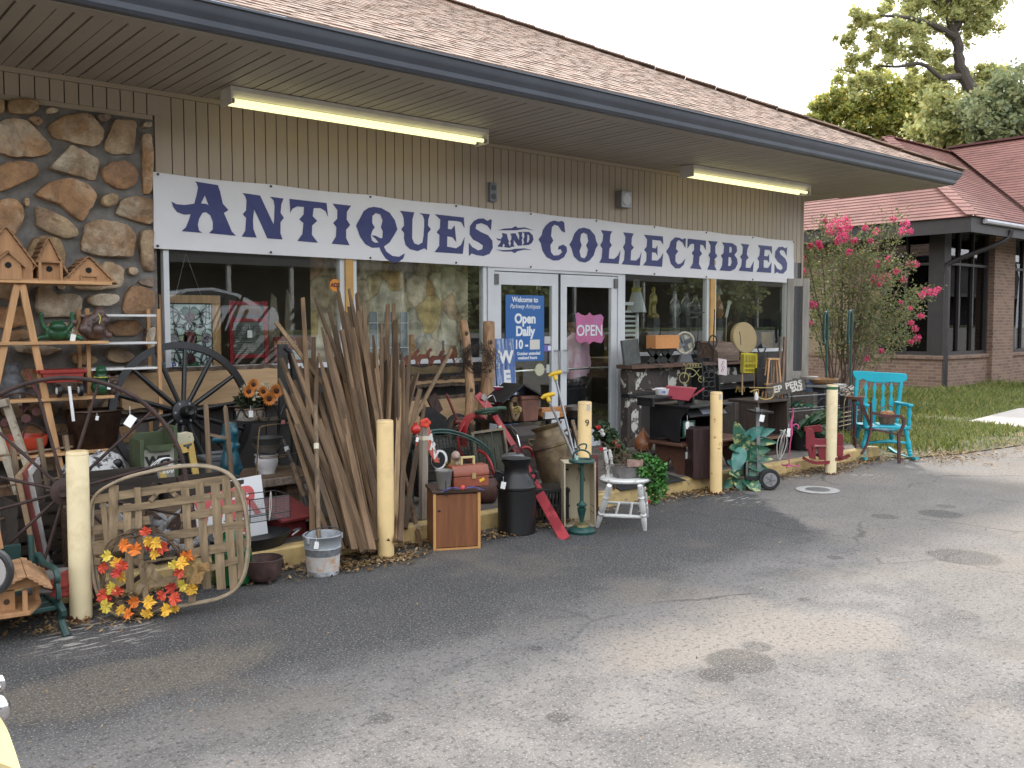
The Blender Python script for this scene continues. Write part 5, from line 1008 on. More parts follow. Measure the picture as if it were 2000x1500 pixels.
for i,(tx,ty,sx,sy,pale) in enumerate(STK):
 k=(tx-540)/350
 if sx ==0: sx,sy=tx+(1085-ty)*(.34-.30*k)*.8,1085
 sl=(sx-tx)/(sy-ty) if tx >=735 or tx in (591,606,612,620,615,705) else .41-.33*(tx-540)/200+rs.uniform(-.05,.05);by=rs.uniform(1048,1082) if ty > 700 else rs.uniform(1020,1076);bx_=tx+(by-ty)*sl
 if 728 < bx_ < 792 and by > 1058: by=rs.uniform(1030,1058);bx_=tx+(by-ty)*sl
 front=ty > 720
 Yt=7.0-.55*rs.random()-(.75*(ty-560)/300 if ty > 560 else 0);foot=gp(bx_,by,.0);
 if foot.y > 5.42: foot=gp(bx_,by,.124)
 Yt=max(Yt,foot.y+.25);top=at(tx,ty,Yt);L_=(top-foot).length
 w_=rs.uniform(.032,.046);th=rs.uniform(.018,.03);b=MB();n=7;bw=rs.uniform(-.02,.02);pts=[]
 for j in range(n+1):
  t=j/n;pts.append(Vector((bw*math.sin(t*3.14)+.003*rs.uniform(-1,1),.7*bw*math.sin(t*3.14+1)*0,L_*t)))
 vs=[];pt=rs.random() < .45
 for j,q in enumerate(pts):
  t=j/n;s_=1-.15*t if not (pt and j ==n) else .4;ww,tt=w_*s_*rs.uniform(.93,1.07)/2,th*rs.uniform(.93,1.07)*s_/2
  vs +=[q+Vector((-ww,-tt,0)),q+Vector((ww,-tt,0)),q+Vector((ww,tt,0)),q+Vector((-ww,tt,rs.uniform(-.004,.012) if j ==n else 0))]
 b.add(vs,[(j*4+a,j*4+(a+1) % 4,j*4+4+(a+1) % 4,j*4+4+a) for j in range(n) for a in range(4)]+[(3,2,1,0),(n*4,n*4+1,n*4+2,n*4+3)])
 lab='pale split wooden tobacco stick among the darker ones of the fanned bundle' if pale else 'short rough brown stick low in the front of the fanned bundle of tobacco sticks' if front else 'long rough brown stick rising high in the fanned bundle of tobacco sticks'
 o=obj('tobacco_stick',b,stick_m[pale],smooth=0);o.location=foot;d=(top-foot).normalized()
 o.rotation_mode='QUATERNION';qz=d.to_track_quat('Z','Y');o.rotation_quaternion=qz @ Euler((0,0,rs.uniform(-.7,.7)-.3)).to_quaternion();tag(o,lab,'wooden stick','tobacco sticks fanned out against the window')
def beam(name,label,cat,p0,p1,w_,th,m,side=(0,1,0),**k):
 p0,p1=Vector(p0),Vector(p1);b=MB();b.bar((0,0,0),p1-p0,w_,th,side);o=obj(name,b,m,loc=p0,smooth=0,**k);return tag(o,label,cat)
f=gp(762,935,.3);beam('tobacco_stick','pale straight stick lying steeply across the upper left of the bundle','wooden stick',at(668,800,6.25),at(539,629,6.6),.03,.016,stick_m[1])
beam('tobacco_stick','single pale stick leaning far to the right out of the bundle','wooden stick',gp(690,1040,.124),at(882,682,6.9),.03,.016,stick_m[1])
bpy.data.objects['tobacco_stick']
f=gp(822,1068,.0);beam('tobacco_stick','stick at the right foot of the bundle leaning back to the left','wooden stick',f,at(779,880,6.2),.03,.02,stick_m[0])
o=thing('plough_beam','dark grey curved steel beam standing at the left of the stick bundle','steel beam',(at(560,960,6.9).x,6.9,.12));Q=lambda px,py,Y=6.9: at(px,py,Y)-o.location
b=MB();a=Q(553,672);b.bb(a.x-.045,a.x+.03,-.02,.02,0,a.z);obj('post',b,mat('steel_dark',(.06,.058,.056),.5,.3,6,.1),o);b=MB();b.tube(cr([Q(553,678),Q(570,700),Q(576,760),Q(574,850)],5),.03,8);obj('curved_bar',b,black_iron,o)
def turned(b,p0,p1,prof,n=12):
 """a turned spindle from p0 to p1; prof = [(t, r)]"""
 p0,p1=Vector(p0),Vector(p1);d=p1-p0;q=d.to_track_quat('Z','Y').to_matrix().to_4x4();old=b.m;b.m=old @ T(p0) @ q
 b.lathe([(r,t*d.length) for t,r in prof],n=n);b.m=old
# ================================================================cabinet and what stands on it
p=gp(847,1076);u=mpp(p);th=FACE+R(14)
cab=thing('small_cabinet','small orange brown wooden cabinet with a plain door standing on the asphalt','cabinet',p,th);w_,d_,h_=93*u,84*u,112*u
ply=mat('cabinet_ply',(.23,.088,.033),.5,.25,5,.08,wood='z',c2=(.14,.052,.022),t2=.55,s2=2.2,sharp=.2);edge=mat('cabinet_edge',(.50,.26,.09),.55,.15,5,.1,wood='z')
b=MB();b.bb(0,.02,.004,d_,.012,h_);b.bb(w_-.02,w_,.004,d_,.012,h_);b.bb(.02,w_-.02,d_-.01,d_,.012,h_);b.bb(.02,w_-.02,.03,d_-.01,.012,.03);b.bb(.02,w_-.02,.03,d_-.01,h_-.02,h_-.002);obj('case',b,ply,cab,bevel=.002)
b=MB();b.bb(-.002,.018,-.004,.003,0,h_);b.bb(w_-.018,w_+.002,-.004,.003,0,h_);b.bb(.0185,w_-.0185,-.003,.003,0,.014);obj('edge_trim',b,edge,cab)
b=MB();b.bb(.02,w_-.02,.0,.014,.018,h_-.01);d=obj('door',b,ply,cab,bevel=.002);b=MB();b.box(.04,-.003,h_*.7,.02,.006,.008);obj('catch',b,dark_fill,d)
b=MB();b.bb(-.012,w_+.012,-.012,d_+.005,h_+.001,h_+.022);obj('top',b,mat('cabinet_top',(.055,.03,.018),.45,.3,6,.1,wood='x'),cab,bevel=.003)
M_=Matrix.LocRotScale(p,Euler((0,0,th)),None);top=lambda x,y: M_ @ Vector((x,y,h_+.0225))
o=thing('metal_pot','grey metal pail pot on the left of the small cabinet','pot',top(.085,.06),th);b=MB();b.lathe([(.042,0),(.044,.004),(.058,.12),(.064,.128),(.063,.134),(.054,.125),(.04,.01),(0,.008)],n=28);obj('pot',b,mat('pot_grey',(.20,.19,.175),.6,.2,8,.1,met=.2),o,smooth=50)
o=thing('tool_box','red brown metal tool box with a cream handle on the small cabinet','tool box',top(.24,.15),th+R(12));tb=mat('toolbox_red',(.24,.065,.035),.4,.12,8,.05);b=MB()
b.bb(-.10,.17,-.07,.07,0,.075);obj('case',b,tb,o,bevel=.004);b=MB();b.prism([(-.073,.078),(.073,.078),(.073,.105),(.045,.15),(-.045,.15),(-.073,.105)],-.103,.173,'yz');obj('lid',b,tb,o,bevel=.004)
b=MB();b.bb(-.02,-.006,-.012,.012,.151,.195);b.bb(.075,.089,-.012,.012,.151,.195);b.bb(-.0199,.0889,-.012,.012,.196,.21);obj('handle',b,mat('handle_cream',(.52,.42,.2),.5,.1),o,bevel=.002);b=MB();b.box(.05,-.078,.08,.03,.012,.04);obj('latch',b,mat('latch_gold',(.5,.38,.16),.35,.1,5,0,met=.6),o);b=MB();b.box(.115,-.0715,.045,.04,.002,.02,0,-.4);obj('sticker',b,mat('sticker_yellow',(.6,.38,.03),.5),o)
o=thing('toy_propeller','blue propeller toy with a red hub lying on the cabinet front edge','toy propeller',top(.2,-.02),th);b=MB()
for s_ in (1,-1): b.add([(0,-.012,.014),(s_*.08,-.03,.028),(s_*.155,-.02,-.002),(s_*.08,.012,.02),(0,.012,.014)]+[(0,-.012,.009),(s_*.08,-.03,.023),(s_*.155,-.02,-.007),(s_*.08,.012,.015),(0,.012,.009)],[(0,1,2,3,4),(9,8,7,6,5),(0,5,6,1),(1,6,7,2),(2,7,8,3),(3,8,9,4)])
obj('blade',b,mat('toy_blue',(.10,.11,.38),.4,.15),o,smooth=0);b=MB();b.ell((0,-.018,.02),.018);obj('hub',b,mat('toy_red',(.5,.06,.05),.4),o)
o=thing('plant_hook','black iron hook stake hanging over the cabinet top','hook',top(.085,-.016),th);b=MB();b.tube(cr([(0,0,.07),(0,-.005,.03),(0,-.01,-.03),(.012,-.012,-.035)],4),.004,6);obj('rod',b,black_iron,o)
o=thing('bird_figurine','tan pottery bird with a white tag behind the tool box','bird figurine',top(.2,.245),th);b=MB();b.ell((0,0,.09),(.06,.07,.09));b.ell((0,-.02,.205),(.034,.038,.038));b.ell((0,-.055,.2),(.012,.03,.01));b.ell((.0,.06,.05),(.04,.06,.04));b.lathe([(.05,0),(.045,.03),(.055,.1),(.036,.17),(.03,.2)],n=16)
fuse(obj('body',b,mat('pottery_tan',(.30,.22,.18),.6,.15,8,.1),o),.006);price(o,(0,-.07,.14),.035,0)
o=thing('husk_bundle','bundle of dry corn husks beside the pottery bird','dried husks',top(.16,.2),th);g=MB();g.leafs((0,0,.09),(.035,.03,.09),60,.09,rn);obj('husks',g,leafmat('husk',[(.12,.08,.03),(.22,.16,.07),(.33,.25,.12)],.2,.2),o,smooth=0)
o=thing('wood_post','grey square wooden post with a tape band behind the small cabinet','post',(at(826,950,5.62).x,5.62,.125));u_=mpp(o.location);zt=at(826,833,5.62).z-.125;b=MB();b.bar((0,0,0),(.012,0,zt),.05,.05,(0,1,0));obj('shaft',b,mat('post_grey',(.30,.25,.2),.8,.25,5,.3,wood='z'),o,smooth=0,bevel=.003);b=MB();b.box(.009,0,zt-.085,.054,.054,.03);obj('tape_band',b,PRE['tape_cream'],o)
o=thing('red_ornament','shiny red ball ornament on a hanging ribbon left of the wood post','ball ornament',at(812,852,5.55));b=MB();b.ell((0,0,.05),.037,18,12);b.tube([(0,0,.085),(0,0,.1)],.012,8);obj('ball',b,mat('ball_red',(.42,.02,.015),.18,.1,5,0),o,smooth=80);b=MB();b.tube([(0,0,.01),(.005,0,-.07)],.004,5);obj('ribbon',b,PRE['toy_red'],o);price(o,(-.0,-.02,.0),.025)
o=thing('red_bow','red cloth poppy bow on top of the wood post','bow',at(829,832,5.56));b=MB()
for i in range(5): a=i*1.26;b.ell((.03*math.cos(a),-.01,.022+.022*math.sin(a)),(.024,.012,.02),10,6)
fuse(obj('bow',b,mat('bow_red',(.55,.045,.02),.6,.2),o),.006)
o=thing('pennant_sign','small red pennant sign with white letters A R V hung on a wire of beads','sign',at(845,905,5.66));u_=mpp(o.location);b=MB()
b.prism([(-13*u_,30*u_),(-13*u_,72*u_),(-9*u_,74*u_),(15*u_,0),(4*u_,2*u_)],-.006,.006);obj('board',b,mat('pennant_red',(.55,.11,.07),.5,.08),o,smooth=0)
for i,c in enumerate('ARV'): letters(o,c,.085,((-6+5.5*i)*u_,-.0075,(50-17*i)*u_),white_paint,.004,rot=(0,R(16),0))
b=MB();b.tube([(-9*u_,0,76*u_),(17*u_,0,0)],.003,5)
for i in range(6): q=Vector((-9*u_,0,76*u_)).lerp(Vector((17*u_,0,0)),i/5.5);b.ell(q,.008,8,6)
obj('bead_wire',b,grey_metal,o)
o=thing('mesh_garden_chair','dark green wire mesh garden chair behind the small cabinet','garden chair',(at(880,960,6.0).x,6.0,.124));Q=lambda px,py,Y=6.0: at(px,py,Y)-o.location;gmesh=mat('chair_green',(.022,.06,.05),.45,.2,8,.1)
rimp=[(800,880),(806,855),(835,843),(870,840),(905,848),(935,862),(957,882),(964,905),(958,935),(950,960)];b=MB();b.tube(cr([Q(*q) for q in rimp],4),.011,7);b.tube(cr([Q(x,y+5,5.97) for x,y in rimp],4),.007,6);obj('rim',b,gmesh,o)
b=MB()
for i in range(22): x=808+i*6.8;b.tube([Q(x,849+abs(x-870)*.12,6.0),Q(x+8,905,6.12)],.003,4)
for i in range(9): y=850+i*7;b.tube([Q(806+i*2,y,6.01+.012*i),Q(880,y+1,6.08+.012*i),Q(950-i,y+14,6.01+.012*i)],.003,4)
obj('mesh',b,gmesh,o);b=MB();b.tube([Q(805,880),Vector((Q(805,880).x,.0,0))],.012,6);b.tube([Q(950,960),Vector((Q(950,960).x,0,0))],.012,6);obj('leg',b,gmesh,o)
o=thing('white_plate','white rimmed round plate with dark centre behind the grey pot','plate',at(858,905,5.75));b=MB();b.disc((0,0,.03),.075,'y',.008);obj('rim',b,white_paint,o);b=MB();b.disc((-.012,-.006,.03),.062,'y',.006);obj('centre',b,black_paint,o)
for i,(px,py,r_,Y,l) in enumerate(((893,838,.15,7.1,'narrow black tire leaning under the middle window'),(897,848,.165,6.85,'brownish worn tire in front of the black one'))):
 q=at(px,py,Y);o=thing('rubber_tire',l,'tire',(q.x,Y,q.z-r_));b=MB();b.ring((0,0,r_),r_-.03,.032,'y',40,10);obj('tread',b,mat('rubber_'+'ab'[i],((.02,.02,.021),(.06,.045,.032))[i],.8,.3,20,.3),o);b=MB();b.ring((0,0,r_),r_-.065,.012,'y',36,6);obj('rim',b,rust_iron,o)
 b=MB();b.bb(-.05,.05,-.05,.05,-(q.z-r_-.123),-.002);obj('block',b,dark_fill,o)
o=thing('hand_plough','dark rusty cultivator plough with red handles behind the pennant sign','plough',(at(850,850,6.8).x,6.8,.124));Q=lambda px,py,Y=6.8: at(px,py,Y)-o.location;b=MB()
b.prism([(lambda v: (v.x,v.z))(Q(x,y)) for x,y in ((834,780),(850,768),(864,800),(850,812))],-.012,.012);obj('share',b,rust_iron,o,smooth=0);b=MB();b.tube([Q(872,770),Q(884,800),Q(893,822)],.012,7);b.tube([Q(888,824),Q(900,824)],.02,8);obj('handle',b,mat('handle_maroon',(.16,.035,.03),.6,.3),o)
b=MB();b.prism([(lambda v: (v.x,v.z))(Q(x,y)) for x,y in ((822,805),(838,795),(866,815),(868,840),(835,838))],-.05,.05);b.tube([Q(845,835),Q(845,905)],.02,8);obj('frame',b,black_iron,o,smooth=0)
# ================================================================red planter machine,crate
o=thing('seed_planter','red walk-behind planter with curved fender, long red bars and a green ring','planter machine',(at(965,930,6.3).x,6.3,.124));Q=lambda px,py,Y=6.3: at(px,py,Y)-o.location
mred=mat('machine_red',(.30,.018,.022),.38,.15,6,.08,c2=(.12,.03,.03),t2=.66,s2=9)
b=MB();pts=cr([Q(905,872),Q(903,845),(Q(910,822)),Q(925,810),Q(938,808)],5)
for a,c in zip(pts,pts[1:]): b.bar(a,c,.11,.012,(0,0,1) if abs((c-a).normalized().z) < .9 else (1,0,0))
obj('fender',b,mred,o);b=MB();b.ring(Q(931,858),.2,.014,'y',40,8,60,250);obj('hoop',b,mred,o)
b=MB();b.bar(Q(932,770,6.5),Q(962,806,6.4),.075,.012,(0,1,0));obj('seat_bar',b,mred,o)
b=MB();b.bar(Q(966,812,6.2),Q(1032,916,5.85),.055,.014,(0,1,0));obj('long_bar',b,mred,o);b=MB();q=Q(974,834,6.13);b.box(q.x,q.y-.02,q.z,.035,.002,.03,0,-.3);obj('price_tag',b,PRE['tape_cream'],o)
b=MB();b.tube(cr([Q(935,880,6.0),Q(950,890,6.0),Q(962,915,5.95),Q(962,945,5.95)],4),.014,7);obj('guard',b,mred,o)
b=MB();q=Q(958,802,6.15);b.m=T(q) @ RZ(FACE) @ RX(R(-12)) @ RY(R(-9));b.ring((0,0,0),.125,.017,'z',36,8,sz=.8);obj('green_ring',b,mat('ring_green',(.035,.075,.05),.4,.15),o)
b=MB();b.tube(cr([Q(948,800,6.1),Q(950,780,6.1),Q(962,772,6.1),Q(968,785,6.1)],4),.006,6);b.box(*Q(945,776,6.45),.05,.01,.05,0,.6);obj('buckle',b,chrome,o)
b=MB();b.tube(cr([Q(995,830,6.3),Q(1010,850,6.3),Q(1018,885,6.2)],4),.008,6);obj('chrome_rod',b,chrome,o)
b=MB();b.ring(Q(1025,895,6.2),.1,.016,'y',30,8,0,190);obj('side_hoop',b,mred,o)
o=thing('slatted_crate','dark green weathered crate with slats standing on end behind the milk cans','crate',(at(962,890,6.1).x,6.1,.3),FACE*.6,None,(R(-10),R(-6)));b=MB();wd=mat('crate_green',(.055,.055,.04),.8,.35,6,.3,wood='z');u_=mpp(o.location)
for i in range(3): b.bb((-27+19*i)*u_,(-9.5+19*i)*u_,0,.015,0,80*u_)
obj('slat',b,wd,o);b=MB();b.bb(-33*u_,-28*u_,-.05,.1,0,84*u_);b.bb(31*u_,35*u_,-.05,.1,0,84*u_);b.bb(-28.5*u_,31.5*u_,-.049,.099,80.1*u_,85*u_);obj('frame',b,mat('crate_edge',(.17,.14,.1),.8,.3,7,.2),o)
b=MB();b.bb(-.18,.2,-.05,.12,-.176,-.003);obj('base_block',b,dark_fill,o)
o=thing('poultry_basket','tilted silver scoop with crossed black wire guard above the black milk can','wire scoop',at(1005,900,5.6));b=MB();b.ell((0,.02,.03),(.1,.09,.035),18,8);obj('scoop',b,grey_metal,o,smooth=80);b=MB()
for i in range(9): b.ring((-.05+.004*i,-.03,.06),.045+.004*i,.0022,'y',18,4,0,180)
obj('wire',b,black_iron,o)
# ================================================================milk cans
def milk_can(name,label,p,R_,H_,m,rot,tilt):
 o=thing(name,label,'milk can',p,rot,'tall metal milk cans',tilt);b=MB()
 b.lathe([(R_*.97,0),(R_,.012),(R_,H_*.015),(R_*.99,H_*.03),(R_*.995,H_*.60),(R_*1.05,H_*.615),(R_*1.05,H_*.64),(R_*.97,H_*.66),(R_*.92,H_*.72),(R_*.68,H_*.80),(R_*.64,H_*.83),(R_*.64,H_*.92),(R_*.78,H_*.975),(R_*.8,H_),(R_*.74,H_),(R_*.58,H_*.93),(R_*.56,H_*.6),(0,H_*.55)],n=44);obj('body',b,m,o,smooth=40)
 for s_ in (1,-1): b=MB();b.tube(cr([(s_*R_*.72,0,H_*.80),(s_*R_*1.0,0,H_*.83),(s_*R_*1.04,0,H_*.77),(s_*R_*.9,0,H_*.70)],4),.011,7);obj('handle',b,m,o)
 return o
p=gp(1008,1047);u=mpp(p);o=milk_can('milk_can','matte black painted milk can standing on the asphalt',p+Vector((.09,.1,0)),38*u,146*u,mat('can_black',(.0055,.006,.007),.42,.25,5,.06),FACE,(0,0));price(o,(-.1,-.15,.42),.04)
b=MB();u_=146*u;b.lathe([(0,u_*.985),(38*u*.45,u_*.99),(38*u*.72,u_*1.0),(38*u*.76,u_*1.015),(38*u*.4,u_*1.03),(0,u_*1.035)],n=32);obj('lid',b,PRE['can_black'],o)
p=at(1098,938,5.75);u=mpp(p);milk_can('milk_can','rusty brass coloured milk can tilted over on a black crate',p,40*u,112*u,mat('can_brass',(.17,.125,.065),.45,.4,7,.12,met=.55,c2=(.085,.055,.04),t2=.52,s2=6,sharp=.1),FACE,(R(-6),R(-16)))
o=thing('plastic_crate','black slotted plastic crate under the tilted milk can','crate',gp(1078,1022)+Vector((.05,.16,0)),FACE+.1);u_=mpp(o.location);zt=at(1080,948,5.45).z;b=MB();bl=mat('crate_black',(.012,.012,.013),.5,.2)
for s_ in range(13): x=-.17+s_*.028;b.bb(x,x+.014,-.13,-.12,.02,zt-.03);b.bb(x,x+.014,.12,.13,.02,zt-.03)
for s_ in range(9): y=-.115+s_*.028;b.bb(-.18,-.172,y,y+.014,.02,zt-.03);b.bb(.184,.192,y,y+.014,.02,zt-.03)
obj('slats',b,bl,o);b=MB();b.bb(-.185,.197,-.135,.135,0,.02);b.bb(-.185,.197,-.135,.135,zt-.03,zt-.001);b.bb(-.184,.196,-.134,.134,zt*.45,zt*.45+.02);obj('frame',b,bl,o,bevel=.003)
a=at(1028,918,5.72);c=gp(1104,1054);b=MB();b.bar((0,0,0),a-c,.078,.014,(.62,.78,0));o=obj('red_board',b,mat('board_red',(.43,.055,.07),.5,.1,3,.05,c2=(.26,.03,.04),t2=.56,s2=5,sharp=.02),loc=c,smooth=0,bevel=.002);tag(o,'long two-tone red plank leaning between the black can and pale crate','plank')
for i,(t,f,Yt,Yf,l) in enumerate((((1070,778),(1122,895),5.9,5.35,'shorter yellow gripped metal tool leaning beside the milk can'),((1084,735),(1120,880),6.1,5.6,'taller yellow gripped metal tool, its grip before the door handle'))):
 a,c=at(*t,Yt),at(*f,Yf);d=(c-a).normalized();e=c+d*((c.z-.13)/-d.z if d.z < 0 else 0);e=c+d*.25
 o=thing('grip_tool',l,'long tool',e,0,'yellow gripped tools');b=MB();b.tube([(0,0,0),a-e],.011,8);obj('shaft',b,grey_metal,o);b=MB();q=a-e;x=RT;b.tube(cr([q-x*.055+Vector((0,0,.0)),q-x*.02+Vector((0,0,.022)),q+x*.03+Vector((0,0,.034)),q+x*.06+Vector((0,0,.04))],3),[.014]*2+[.02]*6+[.016]*2,9);b.tube([q+d*.05,q+d*.01,q+Vector((0,0,.015))],[.017,.019,.014],9);obj('grip',b,mat('grip_yellow',(.62,.40,.02),.45,.08),o)
b=MB();a,c=at(1118,822,6.0),at(1133,880,5.8);b.bar((0,0,0),a-c,.03,.03);o=obj('hoe_handle',b,old_wood,loc=c,smooth=0);tag(o,'short worn wooden tool handle between the grip tools and bollard','tool handle')
p=gp(1102,1030);u=mpp(p);o=thing('shallow_crate','pale cream wooden tray crate stood on end behind the ashtray stand','crate',p,FACE+R(4),None,(R(-3),0));w_,h_,d_=63*u,127*u,60*u;pc=mat('crate_cream',(.46,.40,.28),.7,.12,5,.15,wood='z')
b=MB();b.bb(0,.012,0,d_,0,h_);b.bb(w_-.012,w_,0,d_,0,h_);b.bb(.0121,w_-.0121,.002,d_,0,.012);b.bb(.0121,w_-.0121,.002,d_,h_-.012,h_-.0005);obj('side',b,pc,o,bevel=.002);b=MB();b.bb(.0122,w_-.0122,d_-.01,d_-.002,.0125,h_-.0125);obj('bottom_panel',b,mat('crate_panel',(.50,.44,.31),.7,.1,4,.1,wood='z'),o)
b=MB();b.box(.05,d_-.0115,h_*.84,.035,.002,.012);b.box(w_-.0135,d_*.4,h_*.3,.002,d_*.7,.004);b.box(w_-.0135,d_*.4,h_*.2,.002,d_*.7,.004);obj('slot',b,dark_fill,o)
b=MB();q=gp(1170,1020);b.bb(-.03,.03,-.01,.01,0,.52);solo('red_plank','narrow dark red plank with a painted star behind the pale crate','plank',b,mat('plank_maroon',(.10,.018,.018),.6,.2,6,.1,c2=(.3,.25,.2),t2=.68,s2=20),q+Vector((.05,.1,0)),FACE,tilt=(R(-5),0))
p=gp(1136,1040);u=mpp(p);o=thing('ashtray_stand','dark green iron ashtray stand on a round base','ashtray stand',p,FACE);gi=mat('iron_green',(.012,.06,.052),.4,.25,9,.1)
b=MB();b.lathe([(26*u,0),(27*u,5*u),(24*u,9*u),(17*u,12*u),(15*u,13*u)],n=36);obj('base',b,gi,o);b=MB();b.lathe([(16*u,13*u),(15*u,17*u),(8*u,20*u),(4*u,21*u)],n=30);obj('brass_collar',b,mat('brass_worn',(.20,.17,.085),.4,.3,10,.1,met=.5),o)
b=MB();b.lathe([(4*u,21*u),(4*u,24*u),(8*u,42*u),(9*u,48*u),(5*u,50*u),(10*u,53*u),(10*u,56*u),(6*u,59*u),(3.8*u,62*u),(3.8*u,132*u),(6*u,134*u),(8*u,137*u)],n=24);obj('column',b,gi,o);b=MB();b.lathe([(8*u,137*u),(24*u,138*u),(26*u,141*u),(25*u,144*u),(17*u,144.5*u),(14*u,141*u),(0,140*u)],n=36);obj('dish',b,gi,o)
b=MB();b.tube(cr([(-17*u,0,143*u),(-15*u,0,156*u),(-4*u,0,162*u),(6*u,0,161*u),(15*u,0,155*u),(17*u,0,143*u)],5),1.9*u,7);b.tube(cr([(-4*u,0,162*u),(-6*u,0,170*u),(2*u,0,174*u),(9*u,0,172*u),(7*u,0,163*u)],4),1.6*u,7);obj('handle',b,gi,o);b=MB();b.box(-10*u,-8*u,148*u,5*u,1*u,8*u);obj('price_tag',b,mat('tag_mint',(.3,.5,.42),.6),o)
# ================================================================little white chair with plants
o=thing('white_chair','small chippy white turned-leg chair used as a plant stand','chair',(gp(1215,1020).x,gp(1215,1020).y,0));Q=lambda px,py,z: gp(px,py,z)-o.location
wch=mat('chippy_white',(.62,.62,.60),.6,.06,8,.1,c2=(.18,.15,.12),t2=.63,s2=17);LEGP=[(0,.014),(.12,.019),(.25,.023),(.30,.018),(.33,.025),(.36,.025),(.38,.018),(.44,.024),(.60,.024),(.70,.017),(.73,.025),(.76,.018),(.88,.023),(1,.019)]
sz_=.37;fl,fr,br=Q(1166,1030,0),Q(1260,1036,0),Q(1263,1010,0);bl_=fl+(br-fr)
tl,tr=Q(1190,948,sz_),Q(1250,948,sz_);dv=(br-fr)*.8
for a,c in ((fl,tl),(fr,tr),(br,tr+dv),(bl_,tl+dv)): b=MB();turned(b,a,c,LEGP);obj('leg',b,wch,o)
at_=lambda a,c,t: a.lerp(c,t)
b=MB();b.tube([at_(fl,tl,.3),at_(fr,tr,.3).lerp(at_(fl,tl,.3),.5),at_(fr,tr,.3)],[.012,.016,.012],8);b.tube([at_(bl_,tl+dv,.33),at_(br,tr+dv,.33)],.012,8)
for t in (.35,.68): b.tube([at_(fl,tl,.3).lerp(at_(fr,tr,.3),t),at_(bl_,tl+dv,.33).lerp(at_(br,tr+dv,.33),t)],[.01,.01],8)
obj('stretcher',b,wch,o)
cx=(tl+tr+tl+dv+tr+dv)/4;b=MB();b.m=T((cx.x,cx.y,0)) @ RZ(FACE*.8);b.lathe([(.16,sz_),(.185,sz_+.008),(.19,sz_+.02),(.18,sz_+.032),(0,sz_+.03)],n=30,sx=1.08,sy=.95);obj('seat',b,wch,o)
for x,z1 in ((-.12,.19),(-.06,.2)): b=MB();a=tl+dv*.75+Vector((.02 if x > -.1 else -.03,.0,.03));turned(b,a,a+Vector((-.045,.0,z1)),[(0,.012),(.3,.018),(.5,.011),(.7,.017),(1,.011)]);obj('spindle',b,wch,o)
base=o.location+Vector((cx.x,cx.y,sz_+.034))
o=thing('grey_planter','grey metal planter of ivy and twigs on the white chair seat','planter',base,FACE);b=MB();b.lathe([(.08,0),(.1,.08),(.105,.085),(.095,.08),(.07,.01),(0,.01)],n=26,sx=1.2);obj('pot',b,mat('planter_grey',(.16,.15,.145),.6,.25,10,.2),o);b=MB();b.bb(.0,.12,-.09,-.05,.09,.14);obj('brick_piece',b,mat('brick_pink',(.30,.19,.16),.9,.2,20,.3),o)
g=MB();g.leafs((.18,-.03,.07),(.13,.09,.10),620,.045,rn);g.leafs((.23,-.04,-.05),(.09,.08,.14),420,.045,rn);g.leafs((.12,-.02,.14),(.08,.07,.05),140,.038,rn);obj('ivy',g,leafmat('ivy_green',[(.012,.05,.012),(.03,.12,.025),(.07,.22,.04),(.12,.3,.06)],.3,.3),o,smooth=0)
b=MB()
for i in range(26):
 a=Vector((rn.uniform(-.1,.1),rn.uniform(-.05,.05),.08));e=a+Vector((rn.uniform(-.35,.22),rn.uniform(-.1,.1),rn.uniform(-.02,.24)));m=(a+e)/2+Vector((rn.uniform(-.05,.05),0,rn.uniform(.0,.12)));f=e+Vector((rn.uniform(-.06,.06),-.03,-rn.random()*.2));b.tube(cr([a,m,e,f],4),.0022,4)
obj('twigs',b,twig,o)
o=thing('silk_rose_bush','bushy silk rose with red and white blooms beside the bollard marked 9','silk plant',Vector((at(1190,950,5.56).x,5.56,.124)),FACE);u_=mpp(o.location);Q=lambda px,py: Vector(((px-1190)*u_,0,at(1190,py,5.56).z-.124))
g=MB()
for px,py,r_,n in ((1176,838,16,230),(1190,856,20,320),(1200,878,20,320),(1208,897,18,260),(1170,850,12,130),(1216,890,16,200),(1198,910,18,200)): q=Q(px,py);g.leafs(q,(r_*u_,.08,r_*u_),n,.05,rn)
obj('foliage',g,leafmat('rose_green',[(.012,.025,.012),(.03,.065,.03),(.06,.11,.05),(.12,.14,.07)],.3,.25),o,smooth=0)
for px,py,c in ((1167,833,'r'),(1172,840,'w'),(1172,875,'r'),(1180,876,'w'),(1198,862,'d'),(1175,846,'w'),(1206,868,'d')):
 b=MB();q=Q(px,py)+Vector((0,-.08,0))
 for k in range(14): d=Vector((rn.gauss(0,1),-abs(rn.gauss(0,1)),rn.gauss(0,1))).normalized();b.leaf(q+d*.014,.034,rn,.8,d.orthogonal().normalized())
 obj('bloom',b,{'r': mat('bloom_red',(.5,.02,.025),.6,.2),'w': mat('bloom_white',(.6,.6,.58),.6,.1),'d': mat('bloom_rust',(.25,.06,.03),.6,.2)}[c],o,smooth=0)
b=MB();b.tube(cr([Q(1195,905),Q(1205,930),Q(1190,985)],4),.008,6);obj('stem',b,twig,o)
b=MB();b.prism([(p_.x,p_.y) for p_ in (gp(1172,936,.13),gp(1262,912,.13),gp(1340,938,.13),gp(1212,958,.13))],.125,.134,'xy');o=obj('door_mat',b,mat('rubber_mat',(.018,.018,.019),.85,.3,40,.3),world=True,smooth=0);tag(o,'black rubber door mat on the walkway in front of the door','door mat')
o=thing('silk_flower','fallen red silk bloom with green leaves on the asphalt by the white chair','silk flower',gp(1270,985),FACE);g=MB();g.leafs((.04,0,.015),(.05,.03,.015),16,.045,rn);obj('leaf',g,PRE['ivy_green'],o,smooth=0);b=MB()
